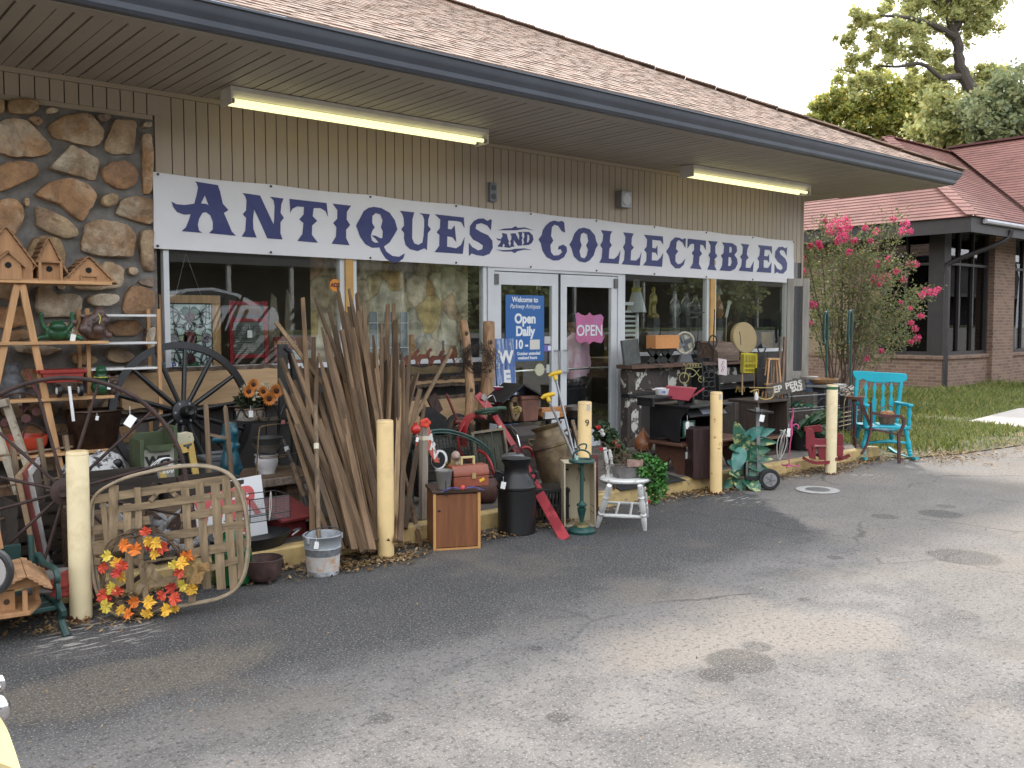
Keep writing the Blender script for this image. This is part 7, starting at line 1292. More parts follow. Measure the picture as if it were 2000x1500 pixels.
# ================================================================leafy potted plant
p=gp(1448,952);u=mpp(p);pl=thing('potted_plant','tall silk leafy plant with cream blotched leaves in a clay pot beside the bollard','potted plant',p,FACE);b=MB();b.lathe([(13*u,0),(17*u,18*u),(19*u,19*u),(19*u,25*u),(17*u,25*u),(16*u,20*u),(0,19*u)],n=26);obj('pot',b,PRE['terracotta'],pl)
b=MB()
for x,z in ((-3,70),(3,90),(8,100),(0,60)): b.tube(cr([(x*.3*u,0,18*u),(x*1.2*u,0,z*.6*u),(x*1.5*u,0,z*u)],4),2.4*u,7)
obj('stem',b,mat('plant_stem',(.08,.12,.05),.6,.2),pl)
lfm=mat('dieff_leaf',(.03,.12,.075),.4,.25,6,.06,c2=(.38,.40,.17),t2=.57,s2=13,sharp=.03);lfm2=mat('dieff_leaf_blue',(.07,.23,.20),.4,.25,6,.06,c2=(.3,.36,.2),t2=.62,s2=13,sharp=.03)
def bigleaf(parent,base,tip,wd,m,droop=.0,twist=0):
 b=MB();n=8;base,tip=Vector(base),Vector(tip);d=tip-base;side=d.cross(Vector((0,-1,.35))).normalized();side=(Matrix.Rotation(twist,3,d.normalized()) @ side);nr=side.cross(d).normalized();vs=[]
 for i in range(n+1):
  t=i/n;c=base+d*t+Vector((0,0,-droop*t*t));w_=wd*math.sin(math.pi*min(1,t*.97+.03))**.75*(1-.35*t);w_=max(w_,.0015)
  for k in (-1,-.5,0,.5,1): vs.append(c+side*w_*k+nr*(abs(k)**1.5*w_*.35+.006*math.sin(i*1.7+k)))
 b.add(vs,[(i*5+j,i*5+j+1,(i+1)*5+j+1,(i+1)*5+j) for i in range(n) for j in range(4)]);return obj('leaf',b,m,parent,smooth=60)
LV=[((-4,-3,70),(-16,-12,138),17,0),((2,-3,90),(32,-22,128),16,1),((4,-4,95),(54,-12,122),15,1),((8,-4,92),(58,-14,96),13,0),((-4,-3,72),(-28,-22,88),15,0),((-2,-8,78),(10,-16,112),16,0),((0,-8,80),(-20,-26,40),20,1),((4,-8,60),(50,-20,64),13,0),((6,-8,72),(44,-26,84),15,0),((0,-8,40),(-30,-18,62),16,1),((8,-8,46),(44,-22,42),13,0),((-4,-10,26),(-30,-28,40),17,0),((-6,-12,24),(-44,-30,8),15,0),((2,-14,24),(22,-44,2),24,0),((-2,-14,22),(-8,-36,2),20,0),((8,-6,30),(40,-26,26),12,0),((2,2,84),(-2,22,130),15,0),((0,-6,60),(20,-30,70),17,0)]
for s_,e,wd,k in LV: bigleaf(pl,Vector(s_)*u,Vector((e[0]*1.12,e[1],e[2]))*u,wd*u*.85,lfm2 if k else lfm,.03,rn.uniform(-.5,.5))
p=gp(1490,957);u=mpp(p);ct=thing('wheeled_cart','black two-wheeled metal cart with a grey upright pole beside the leafy plant','cart',p,FACE*.9);b=MB();b.bb(-30*u,2*u,.1,.4,26*u,78*u);obj('body',b,black_paint,ct,bevel=.01);b=MB();b.bar((-4*u,.06,8*u),(-8*u,.08,160*u),.035,.03,(0,1,0));b.bar((-26*u,.1,8*u),(-26*u,.1,80*u),.02,.02);obj('pole',b,grey_metal,ct);b=MB();b.bb(-16*u,20*u,.0,.3,150*u,153*u);obj('side_tray',b,black_paint,ct);b=MB();b.bb(-34*u,4*u,.0,.42,20*u,25.9*u);obj('tray',b,black_iron,ct)
for y in (.0,.46):
 b=MB();b.disc((12*u,y,21*u),21*u,'y',.06,36);w_=obj('wheel',b,PRE['rubber_a'],ct,bevel=.012);b=MB();b.disc((12*u,y-.028,21*u),13.5*u,'y',.012,28);obj('hub_cap',b,mat('hub_silver',(.33,.33,.34),.35,.1,met=.5),w_);b=MB()
 for k in range(5): a=k*1.2566;b.bar((12*u,y-.037,21*u),(12*u+11*u*math.cos(a),y-.037,21*u+11*u*math.sin(a)),.014,.006)
 obj('hub_spokes',b,grey_metal,w_)
b=MB();b.tube([(12*u,0,21*u),(12*u,.46,21*u)],.012,6);obj('axle',b,black_iron,ct);price(ct,(-4*u,.0,150*u),.05)
p=gp(1541,912,.124);u=mpp(p);o=thing('flamingo_stand','thin hot pink metal flamingo stand on three curled feet','flamingo ornament',p,FACE);pk=mat('flamingo_pink',(.55,.07,.22),.45,.2,12,.1);b=MB();b.tube(cr([(0,0,4*u),(1*u,0,40*u),(4*u,0,64*u),(3*u,0,84*u),(6*u,0,100*u),(6*u,0,115*u)],5),[1.2*u]*10+[2.4*u]*8+[1.6*u]*8,8);b.tube(cr([(5*u,0,80*u),(12*u,0,84*u),(17*u,0,80*u),(16*u,0,74*u)],4),1.3*u,6);obj('body',b,pk,o)
for a in (0,2.1,4.2): b=MB();b.tube(cr([(0,0,5*u),(8*u*math.cos(a),8*u*math.sin(a),2*u),(17*u*math.cos(a),17*u*math.sin(a),1.5*u),(20*u*math.cos(a),20*u*math.sin(a),4*u)],4),1.3*u,6);obj('foot',b,pk,o)
price(o,(-3*u,-.02,78*u),.035)
b=MB();p=gp(1526,905,.13);pts=[Vector((.05*math.sin(i*.9),.03*math.cos(i*.7),.02+.33*abs(math.sin(i*.31)))) for i in range(26)];b.tube(cr(pts,4),.006,6);solo('extension_cord','coiled white electric cord hanging beside the cupboard','cord',b,mat('cord_white',(.42,.42,.40),.6),p)
p=gp(1600,903,.124);u=mpp(p);rk=thing('child_rocker',"small dark red child's rocking chair with solid sides, behind the faded bollard",'rocking chair',p,FACE);rr_=mat('rocker_red',(.20,.022,.030),.45,.12,4,.05)
b=MB();b.prism([(-28*u,26*u),(-28*u,62*u),(-24*u,68*u),(-17*u,67*u),(-12*u,60*u),(-10*u,47*u),(18*u,47*u),(20*u,44*u),(20*u,32*u),(-16*u,32*u),(-14*u,8*u),(-20*u,8*u),(-24*u,26*u)],-.02,.0);obj('side_panel',b,rr_,rk,bevel=.006)
b=MB();b.prism([(28*u,40*u),(30*u,50*u),(36*u,55*u),(54*u,53*u),(58*u,46*u),(57*u,0),(48*u,4*u),(46*u,24*u),(30*u,26*u)],.16,.18);obj('side_panel',b,rr_,rk,bevel=.006)
b=MB();b.prism([(-18*u,56*u),(-18*u,66*u),(14*u,70*u),(18*u,66*u),(18*u,54*u)],.2,.22);obj('backrest',b,rr_,rk,bevel=.006);b=MB();b.bb(-20*u,50*u,.01,.19,26*u,29*u);obj('seat',b,rr_,rk,bevel=.004);b=MB();b.prism([(24*u,12*u),(24*u,30*u),(46*u,32*u),(46*u,14*u)],-.01,.01);obj('front_panel',b,rr_,rk)
for y,x0 in ((-.04,-34),(.19,6)):
 b=MB();pts=cr([(x0*u,y,10*u),((x0+20)*u,y,1*u),((x0+46)*u,y,1*u),((x0+66)*u,y,9*u)],6)
 for a,c in zip(pts,pts[1:]): b.bar(a,c,.03,7*u,(0,1,0))
 obj('rocker',b,rr_,rk)
b=MB();b.prism([(-16*u,8*u),(-14*u,30*u),(-8*u,30*u),(-8*u,6*u)],-.02,.02);b.prism([(0,5*u),(-4*u,30*u),(20*u,30*u),(20*u,5*u)],-.012,.012);obj('leg_panel',b,rr_,rk);b=MB();b.tube([(-12*u,-.03,33*u),(10*u,-.03,33*u)],.012,7);obj('dowel',b,mat('dowel_pink',(.4,.16,.15),.5),rk)
fence_m=black_iron
o=thing('iron_bed_rail','thin grey iron bed rails running behind the pink flamingo and leaves','iron rail',(at(1572,800,6.0).x,6.0,.124));Q=lambda px,py,Y=6.0: at(px,py,Y)-o.location;b=MB()
for y0,y1 in ((776,768),(800,792),(806,796),(868,860)): b.tube([Q(1525,y0),Q(1640,y1)],.007,6)
obj('rail',b,mat('rail_grey',(.2,.2,.2),.5,.2),o);b=MB()
for px in (1530,1538,1610,1625): b.tube([Q(px,770),Vector((Q(px,770).x,0,0))],.011,6);obj('post',b,black_iron,o);b=MB()
b.tube(cr([Q(1602,800),Q(1598,786),Q(1606,778),Q(1615,784),Q(1612,800)],4),.008,6);obj('scroll',b,black_iron,o);b=MB();b.tube(cr([Q(1536,772),Q(1540,764),Q(1546,772),Q(1546,800)],4),.008,6);obj('scroll',b,black_iron,o)
for i,(px,py,rad,n,l) in enumerate(((1562,828,34,34,'low dark green leafy potted shrub behind the pink flamingo'),(1592,808,26,22,'pale green broad leaved plant behind the red rocker'),(1545,788,14,14,'small variegated plant under the peppers sign'))):
 q=at(px,py,5.95+.1*i);u=mpp(q);o=thing('potted_plant',l,'potted plant',(q.x,5.95+.1*i,.124));b=MB();b.lathe([(.1,0),(.14,.2),(.15,.21),(.13,.2),(0,.18)],n=20);obj('pot',b,black_paint,o);zc=q.z-.124
 for k in range(n):
  a=rn.uniform(0,6.28);e=rn.uniform(-.3,1);s0=Vector((.3*rad*u*math.cos(a),.1*math.sin(a),zc-.2*rad*u));e0=s0+Vector((rad*u*math.cos(a)*.9,-.12+.12*math.sin(a),rad*u*e));bigleaf(o,s0,e0,rad*u*.24,(mat('leaf_deep',(.02,.065,.025),.4,.3,6,.06),mat('leaf_pale',(.12,.19,.10),.45,.25,6,.06),lfm)[i],.03,rn.uniform(-.8,.8))
 b=MB();b.tube([(0,0,.18),(0,0,zc)],.012,6);obj('stem',b,PRE['plant_stem'],o)
p=at(1580,764,6.6);u=mpp(p);o=thing('cable_spool','stack of two round blue and white tins on a grey box beside the peppers sign','tins',(p.x,6.6,p.z));b=MB();b.lathe([(15*u,24*u),(15*u,27*u),(17*u,27*u),(17*u,29*u),(0,30*u)],n=26);obj('lid',b,mat('tin_lid',(.32,.29,.25),.5,.1),o);b=MB();b.lathe([(13*u,0),(13*u,10*u),(12*u,10.1*u),(12*u,13*u),(15*u,14*u),(15*u,24*u)],n=26);obj('body',b,mat('tin_blue',(.04,.075,.13),.4,.2,4,.05,c2=(.28,.22,.18),t2=.55,s2=5),o);b=MB();b.bb(-20*u,22*u,-.15,.15,-(p.z-.124),-.002);obj('box',b,mat('box_greywood',(.13,.11,.095),.8,.3,5,.2,wood='x'),o)
p=at(1606,750,6.5);u=mpp(p)*1.15;o=thing('wicker_tray','large flat torn wicker basket tray on a table behind the faded bollard','wicker basket',p);wk=mat('wicker',(.30,.16,.07),.7,.35,30,.5);b=MB();b.lathe([(0,0),(22*u,1*u),(28*u,4*u),(31*u,8*u),(32*u,9*u),(30*u,8*u),(25*u,5*u),(0,3*u)],n=34,sy=.7);obj('tray',b,wk,o,smooth=50);b=MB()
for i in range(5): b.ring((0,0,(3.5+1.2*i)*u),(26+1.2*i)*u,.008,'z',30,5,sz=.7)
obj('weave',b,wk,o);b=MB();b.bb(-30*u,32*u,-.2,.2,-.03,-.001);obj('table_board',b,mat('table_grey',(.3,.29,.28),.7,.2),o);b=MB();b.bb(-24*u,24*u,-.14,.14,-(p.z-.124),-.031);obj('crate_under',b,mat('crate_darkgrey',(.03,.03,.034),.7,.3),o)
o=thing('birch_sticks','bundle of pale birch twigs lying behind the pedestal table','twig bundle',at(1655,766,7.0));b=MB();u=mpp(o.location)
for i in range(22): a=Vector((rn.uniform(-32,0)*u,rn.uniform(-.1,.1),rn.uniform(-4,8)*u));b.tube([a,a+Vector((rn.uniform(15,34)*u,0,rn.uniform(-6,9)*u))],.008,5)
obj('twigs',b,mat('birch',(.42,.37,.32),.8,.4,20,.3),o);b=MB();b.bb(-30*u,24*u,-.14,.14,-(o.location.z-.06),-5*u);obj('support_box',b,mat('crate_darkgrey',(.03,)*3),o)
p=gp(1668,888);p=Vector((at(1668,860,5.75).x,5.75,.012));u=mpp(p);o=thing('pedestal_table','dark red pedestal stand with a round rusty wooden dish top','pedestal',p);zt=at(1668,778,5.75).z-.012;b=MB();b.lathe([(8*u,0),(3*u,4*u),(3*u,zt-12*u),(5*u,zt-6*u),(4*u,zt-2*u)],n=16);obj('post',b,mat('pedestal_red',(.12,.02,.022),.5,.2),o);b=MB();b.lathe([(4*u,zt-3*u),(16*u,zt-1*u),(19*u,zt+4*u),(18*u,zt+4.5*u),(14*u,zt+1*u),(0,zt)],n=32);obj('dish',b,mat('dish_rust',(.22,.10,.055),.6,.3,8,.2),o)
for px,pyt,Y,l in ((1613,610,7.0,'tall dark green shepherd hook with a drooping finial, left of the pair'),(1660,608,7.1,'tall dark green shepherd hook with a bird finial, right of the pair')):
 p=at(px,800,Y);u=mpp(p);o=thing('shepherd_hook',l,'garden hook',(p.x,Y,.012),0,'shepherd hooks');zt=at(px,pyt,Y).z;b=MB();b.tube([(0,0,0),(0,0,zt-30*u)],.012,7);b.tube([(-.025,0,0),(-.02,0,zt-60*u)],.007,6);obj('pole',b,gi,o);b=MB();b.tube(cr([(0,0,zt-56*u),(0,0,zt-14*u),(-4*u,0,zt-2*u),(-10*u,0,zt-6*u),(-12*u,0,zt-20*u),(-13*u,0,zt-48*u),(-10*u,0,zt-60*u)],5),2.6*u,8);obj('crook',b,gi,o);b=MB();b.ell((0,0,zt),(3*u,2*u,3*u),10,6);obj('finial',b,gi,o);b=MB();b.ell((-12*u,0,zt-62*u),(3*u,3*u,4*u),10,6);obj('finial',b,gi,o)
for i in range(3):
 o=thing('rusty_wire_hoop',('low rusty wire hoop edging behind the faded bollard','bent bamboo hoop behind the red rocker','thin rusted wire frame between the rocker and the turquoise chair')[i],'garden wire',(at(1650+10*i,850,6.2+.2*i).x,6.2+.2*i,.1));b=MB();zc=.5-.1*i
 b.ring((0,0,zc),.16,.006,'y',24,5,0,180)
 for k in range(4): b.tube([(-.2,.02*k,zc-.1-.06*k),(.22,.02*k,zc-.08-.06*k)],.006,5)
 b.tube([(-.16,0,-.08),(-.16,0,zc)],.006,5);b.tube([(.16,0,-.08),(.16,0,zc)],.006,5);obj('wire',b,(rust_iron,mat('bamboo',(.4,.3,.15),.6,.2),rust_iron)[i],o)
# ================================================================turquoise rocking chair and maroon metal chair
p=gp(1722,893);u=mpp(p);tc_=thing('turquoise_chair','bright turquoise painted wooden rocking chair with shaped spindles on the lawn edge','rocking chair',p,FACE);tq_=mat('turquoise',(.012,.36,.46),.38,.1,3,.05)
X=lambda px: (px-1722)*u;Z=lambda py: (893-py)*u
b=MB();top_=[(1677,727),(1690,726),(1735,729),(1775,731),(1782,735),(1783,742),(1778,747),(1765,750),(1752,748),(1735,750),(1705,747),(1695,742),(1687,745),(1680,741),(1676,734)]
b.prism([(X(x),Z(y)) for x,y in cr([(x,y,0) for x,y in top_],3,True) and [(v.x,v.y) for v in cr([(x,y,0) for x,y in top_],3,True)]],.20,.235);obj('crest_rail',b,tq_,tc_,bevel=.006)
TP=[(0,4.6),(.08,5.2),(.1,4),(.14,5.4),(.5,4.8),(.7,4.2),(.78,5.2),(.82,4),(.86,5),(1,3.8)]
for a,c in (((1680,832),(1684,742)),((1763,830),(1772,748))): b=MB();turned(b,(X(a[0]),.21,Z(a[1])),(X(c[0]),.218,Z(c[1])),[(t,r_*u*.9) for t,r_ in TP]);obj('back_post',b,tq_,tc_)
for x in (1702,1719,1736,1752):
 b=MB();dx=(x-1722)*.12;b.prism([(X(x+sx*w_+dx*(1-t)*.3),Z(830-t*82)) for sx,L_ in ((-1,0),(1,1)) for t,w_ in (lambda q: q if not L_ else q[::-1])([(0,2.2),(.25,3.6),(.55,4.2),(.62,2.6),(.72,1.6),(.86,4),(.97,1.2),(1,.5)])],.205,.22);obj('spindle',b,tq_,tc_)
b=MB();b.bb(X(1677),X(1765),-.18,.24,Z(836),Z(829));obj('seat',b,tq_,tc_,bevel=.01)
for px,y in ((1679,-.15),(1763,-.15)):
 b=MB();turned(b,(X(px),y,Z(830)),(X(px),y,Z(790)),[(0,3.4*u),(.2,4.6*u),(.4,3*u),(.6,4.8*u),(.9,3.2*u),(1,4*u)]);obj('arm_post',b,tq_,tc_);b=MB();b.prism([(X(px)-5*u,Z(792)),(X(px)+5*u,Z(792)),(X(px)+5*u,Z(786)),(X(px)-5*u,Z(786))],y-.05,.22);obj('armrest',b,tq_,tc_,bevel=.012)
for (a,c,y0,y1) in (((1684,836),(1672,884),-.14,-.18),((1758,836),(1765,884),-.14,-.18),((1690,836),(1684,868),.2,.26),((1752,836),(1760,868),.2,.26)):
 b=MB();turned(b,(X(c[0]),y1,Z(c[1]+3)),(X(a[0]),y0,Z(a[1])),[(0,3.4*u),(.1,5*u),(.16,3.8*u),(.2,5*u),(.26,3.8*u),(.3,5*u),(.5,5.6*u),(.75,3.6*u),(.85,5*u),(1,4.4*u)]);obj('leg',b,tq_,tc_)
b=MB();b.tube([(X(1680),-.16,Z(862)),(X(1722),-.16,Z(858)),(X(1760),-.16,Z(862))],[2.4*u,3.6*u,2.4*u],8);obj('stretcher',b,tq_,tc_)
for px in (1670,1766):
 b=MB();pts=cr([(X(px),-.34,6*u),(X(px),-.1,1.5*u),(X(px),.2,2*u),(X(px),.45,8*u)],5)
 for a,c in zip(pts,pts[1:]): b.bar(a,c,.03,.035,(1,0,0))
 obj('rocker',b,tq_,tc_)
wb=thing('wicker_basket','oval brown wicker basket with a hoop handle on the turquoise chair','wicker basket',Matrix.LocRotScale(p,Euler((0,0,FACE)),None) @ Vector((X(1733),.03,Z(828))),FACE);b=MB();b.lathe([(14*u,0),(17*u,14*u),(18*u,15*u),(16*u,14*u),(0,3*u)],n=28,sy=.75);obj('bowl',b,mat('basket_dark',(.15,.085,.05),.8,.4,30,.5),wb);b=MB();b.lathe([(0,13*u),(13*u,15*u),(14*u,20*u),(10*u,25*u),(0,26*u)],n=24,sy=.7);obj('inner_basket',b,mat('basket_orange',(.34,.16,.07),.7,.3,30,.4),wb);b=MB();b.ring((0,0,15*u),16*u,1*u,'y',26,6,0,180,1,1.3);obj('handle',b,mat('basket_dark',(.1,)*3),wb)
p=gp(1732,903);u=mpp(p);o=thing('maroon_chair','rusty maroon metal folding armchair frame in front of the turquoise chair','metal chair',p,FACE);mm=mat('chair_maroon',(.075,.022,.026),.5,.3,9,.15);X=lambda px: (px-1732)*u;Z=lambda py: (903-py)*u
b=MB();b.prism([(X(x),Z(y)) for x,y in ((1678,777),(1686,778),(1707,830),(1702,832))],.1,.112);obj('back_slat',b,mm,o,smooth=0)
b=MB();pts=cr([(X(1697),-.02,Z(785)),(X(1698),-.03,Z(830)),(X(1690),-.06,Z(862)),(X(1676),-.1,Z(884))],5)
for a,c in zip(pts,pts[1:]): b.bar(a,c,.02,4.5*u,(0,1,0))
obj('front_leg',b,mm,o);b=MB();pts=cr([(X(1700),.0,Z(806)),(X(1730),-.02,Z(812)),(X(1752),-.04,Z(812)),(X(1760),-.05,Z(822)),(X(1755),-.06,Z(838)),(X(1750),-.06,Z(846)),(X(1749),-.08,Z(870)),(X(1749),-.1,Z(902))],5)
for a,c in zip(pts,pts[1:]): b.bar(a,c,.03,4.5*u,(0,1,0))
obj('arm',b,mm,o);b=MB();b.bar((X(1696),.0,Z(836)),(X(1760),-.06,Z(850)),.02,5*u,(0,1,0));b.bar((X(1697),.3,Z(836)),(X(1755),.3,Z(840)),.02,5*u,(0,1,0));obj('seat_rail',b,mm,o);b=MB();b.bb(X(1700),X(1750),0,.28,Z(842),Z(840));obj('seat',b,mat('seat_blue',(.02,.12,.16),.7,.3),o);b=MB();b.bar((X(1678),.28,Z(846)),(X(1700),.2,Z(886)),.012,.012);b.bar((X(1686),.3,Z(790)),(X(1690),.3,Z(890)),.014,.014);obj('rear_leg',b,mm,o)
# ================================================================posters and marks on the doors and panes
DY=WY-.004
def on_glass(px0,py0,px1,py1,Y=DY): a,c=at(px0,py0,Y),at(px1,py1,Y);return a,c
a,c=on_glass(987,573,1062,704,WY+.0005);ps=thing('door_poster','blue opening hours poster taped to the left door','poster',((a.x+c.x)/2,WY-.003,c.z));w_,h_=(c.x-a.x),a.z-c.z
c2=at(1061,702,WY);h_=a.z-at(988,704,WY).z
pb=mat('poster_blue',(.022,.12,.36),.45,.06,3,.02);b=MB();b.bb(-w_/2,w_/2,-.0015,.0015,0,h_);obj('sheet',b,pb,ps);pw=mat('poster_white',(.75,.78,.80),.5,.02,3,0)
for s_,sz,x,z,bo,k in (('Welcome to',.08,0,.93,.002,dict(sx=.92)),('Parkway Antiques',.072,0,.83,.0,dict(shear=.3,sx=.84)),('Open',.145,0,.64,.006,dict(sx=.92)),('Daily',.145,0,.45,.006,dict(sx=.92)),('10',.135,-.17,.25,.005,dict(sx=.9)),('-',.135,.035,.25,.005,{}),('October extended',.05,.09,.115,.0015,dict(sx=.9)),('weekend hours',.05,.06,.05,.0015,dict(sx=.9))):
 letters(ps,s_,sz,(x*w_*1.0,-.002,z*h_),pw,bo,**k)
b=MB();b.bb(.12*w_,.38*w_,-.004,-.002,.175*h_,.325*h_);obj('blank_sticker',b,mat('sticker_cream',(.66,.64,.57),.6,.03),ps)
a,c=on_glass(1122,610,1180,672);op=thing('open_sign','pink scalloped OPEN sign hanging inside the right door','open sign',((a.x+c.x)/2,WY-.003,c.z));w_,h_=c.x-a.x,a.z-c.z;w_ *=.95
pts=[(-.5,.94),(-.4,1),(-.3,.93),(-.15,.9),(-.06,.93),(0,1),(.06,.93),(.15,.9),(.3,.93),(.4,.95),(.5,.85),(.47,.7),(.46,.5),(.48,.3),(.5,.15),(.42,.03),(.3,.05),(.15,.09),(.06,.06),(0,0),(-.06,.06),(-.15,.09),(-.3,.05),(-.42,.08),(-.5,.2),(-.47,.35),(-.46,.5),(-.47,.7)]
b=MB();b.prism([(x*w_,z*h_) for x,z in pts],-.003,.003);obj('board',b,mat('open_pink',(.48,.13,.27),.6,.12,5,.05,c2=(.30,.16,.38),t2=.6,s2=4,sharp=.12),op,smooth=0);letters(op,'OPEN',.18,(.0,-.004,h_*.42),mat('open_white',(.62,.70,.70),.5,.03),.002,sx=.92)
def sticker(label,px0,py0,px1,py1,col,txt=None,tc=None,sz=.05,Y=WY+.001,kind='sticker',mark=None):
 a,c=on_glass(px0,py0,px1,py1,Y);o=thing('sticker',label,kind,((a.x+c.x)/2,Y-.003,c.z));b=MB();w_=(c.x-a.x)/2;b.bb(-w_,w_,-.001,.001,0,a.z-c.z);obj('sheet',b,mat('sheet_'+label.split()[0]+'_'+label.split()[1],col,.5,.05),o)
 if txt: letters(o,txt,sz,(-w_*.3 if mark else 0,-.0015,(a.z-c.z)/2),tc,.002)
 if mark: b=MB();b.bb(w_*.25,w_*.95,-.002,-.001,.01,a.z-c.z-.01);obj('white_panel',b,pw,o)
 return o
sticker('pale grey small sticker right of the blue poster',1063,657,1075,671,(.5,.5,.5));sticker('purple and white sticker right of the blue poster, lower',1060,674,1076,686,(.16,.13,.42),mark=1);sticker('white oblong sticker beside the left door handle',1067,712,1073,728,(.5,.52,.52))
sticker('blue and white sticker reading KLP in the lower left corner of the left window',320,709,348,721,(.70,.72,.75),'KLP',mat('ink_blue',(.03,.05,.25),.5),.07,WY-.0005,mark=1)
b=MB();R_=.075;pts=[(R_*(1 if i % 2 else .86)*math.cos(i*.1963),R_*(1 if i % 2 else .86)*math.sin(i*.1963)) for i in range(32)];b.prism(pts,-.001,.001);o=obj('round_seal',b,mat('seal_cream',(.52,.50,.36),.6,.05),loc=at(1054,722,WY-.001),smooth=0);tag(o,'cream starburst paper seal low on the left door','sticker');
b=MB();R_=.062;b.prism([(R_*math.cos(i*.7854+.39),R_*math.sin(i*.7854+.39)) for i in range(8)],-.002,.002);o=obj('alarm_sticker',b,mat('alarm_orange',(.66,.24,.02),.45,.06),loc=at(655,557,WY-.0),smooth=0);tag(o,'orange octagonal alarm sticker reading ADT near the yellow mullion','sticker');letters(o,'ADT',.05,(0,-.003,0),mat('alarm_ink',(.12,.015,.01),.5),.003)
# ================================================================things shown behind the panes
PY=WY+.3;SH=SZ-.028
def inside(px,py,d=.3): return at(px,py,WY+d)
def sg():
 p0,p1=inside(312,575,.12),inside(432,575,.12);o=thing('stained_glass_panel','framed leaded glass panel with red rose pattern hanging in the left window','leaded glass panel',((p0.x+p1.x)/2,WY+.14,SH));w_=(p1.x-p0.x)/2;zt=p0.z-SH;b=MB();b.bb(-w_,w_,0,.03,zt-.07,zt);b.bb(w_-.075,w_,0,.03,0,zt-.071);b.bb(-w_,-w_+.06,0,.03,0,zt-.071);obj('wood_frame',b,light_wood_z,o,bevel=.003)
 x0,x1,z1=-w_+.07,w_-.08,zt-.08;W_,H_=x1-x0,z1-.02;b=MB();b.bb(x0,x1,.012,.018,.02,z1);obj('glass_field',b,mat('leaded_pale',(.62,.70,.68),.3,.1,9,.05,emit=.0),o)
 g=MB();cx=(x0+x1)/2;mid=.02+H_*.5
 def pr(x,z,s_): g.ring((cx+x*W_/2,.006,mid+z*H_/2),s_,.0042,'y',18,5)
 for sx in (-1,1):
  for sz in (-1,1):
   for x,z,s_ in ((.45,.25,.05),(.8,.12,.045),(.42,.52,.06),(.2,.72,.05),(.75,.6,.055),(.12,.35,.035)): pr(sx*x,sz*z,s_)
   g.tube(cr([(cx+sx*.9*W_/2,.006,mid+sz*.95*H_/2),(cx+sx*.5*W_/2,.006,mid+sz*.75*H_/2),(cx+sx*.6*W_/2,.006,mid+sz*.35*H_/2),(cx+sx*.05*W_/2,.006,mid+sz*.5*H_/2),(cx,.006,mid+sz*.95*H_/2)],5),.004,5)
   g.tube([(cx+sx*.75*W_/2,.006,mid+sz*.6*H_/2),(cx+sx*.75*W_/2,.006,mid+sz*H_/2)],.004,5);g.tube([(cx+sx*.9*W_/2,.006,mid+sz*.55*H_/2),(cx+sx*.9*W_/2,.006,mid+sz*H_/2)],.004,5);g.tube([(cx+sx*.75*W_/2,.006,mid+sz*.6*H_/2),(cx+sx*W_/2,.006,mid+sz*.6*H_/2)],.004,5)
 obj('leading',g,mat('lead_dark',(.03,.032,.035),.5),o)
 for x,z,r_,col in ((0,0,.062,'r'),(0,.62,.045,'r'),(0,-.62,.045,'r'),(-.75,0,.045,'p'),(.75,0,.045,'p'),(.2,.82,.035,'g'),(-.2,.82,.035,'g'),(.2,-.82,.035,'g'),(-.2,-.82,.035,'g'),(-.32,0,.04,'l'),(.32,0,.04,'l')):
  b=MB();b.disc((cx+x*W_/2,.009,mid+z*H_/2),r_,'y',.004,18);obj('glass_piece',b,{'r': mat('glass_rose',(.16,.035,.045),.25),'p': mat('glass_mauve',(.25,.2,.25),.25),'g': mat('glass_green',(.06,.17,.09),.25),'l': mat('glass_lime',(.36,.42,.28),.25)}[col],o)
 b=MB();t_=Vector((cx-.02,.015,inside(369,495,.14).z-SH))
 for x in (-.12,.1): b.tube([t_,(x,.015,zt)],.0016,4)
 obj('chain',b,grey_metal,o)
sg()
p0,p1=inside(447,587,.3),inside(521,587,.3);o=thing('red_washboard','red framed washboard with a fan emblem standing in the left window','washboard',((p0.x+p1.x)/2,WY+.3,SH),R(-4));w_=(p1.x-p0.x)/2;zt=p0.z-SH;wr_=mat('washboard_red',(.28,.012,.02),.4,.1);b=MB();b.bb(-w_,-w_+.04,-.015,.015,0,zt);b.bb(w_-.04,w_,-.015,.015,0,zt)
for z in (.12,zt*.70,zt-.04): b.bb(-w_+.041,w_-.041,-.014,.014,z,z+.035)
obj('frame',b,wr_,o,bevel=.003);b=MB();b.bb(-w_+.041,w_-.041,-.003,.003,.155,zt*.70)
for i in range(16): z=.17+i*(zt*.7-.19)/16;b.tube([(-w_+.042,-.005,z),(w_-.042,-.005,z)],.008,6)
obj('ribs',b,mat('washboard_grey',(.12,.125,.11),.5,.1),o);b=MB();b.prism([(.12*math.cos(i*.3142),zt*.72+.06+.13*math.sin(i*.3142)) for i in range(11)],-.006,-.002);obj('emblem',b,mat('emblem_brown',(.14,.07,.03),.6,.2),o);b=MB();b.bb(-w_+.041,w_-.041,-.0015,.0015,zt*.70+.036,zt-.041);obj('top_board',b,mat('board_taupe',(.10,.09,.08),.7),o);price(o,(0,-.03,zt*.6),.05,0)
p0,p1=inside(537,658,.4),inside(618,658,.4);o=thing('useful_junk_sign','red wooden sign lettered USEFUL JUNK low in the left window','sign',((p0.x+p1.x)/2,WY+.42,SH));w_=(p1.x-p0.x)/2;b=MB();b.bb(-w_,w_,-.01,.01,0,p0.z-SH);obj('board',b,mat('junk_red',(.22,.02,.02),.5,.15),o);letters(o,'USEFUL JUNK',.075,(0,-.012,p0.z-SH-.07),mat('junk_gold',(.45,.24,.06),.5),.002);b=MB();b.bb(-.05,w_*.95,-.013,-.011,.09,.18);obj('white_strip',b,white_paint,o)
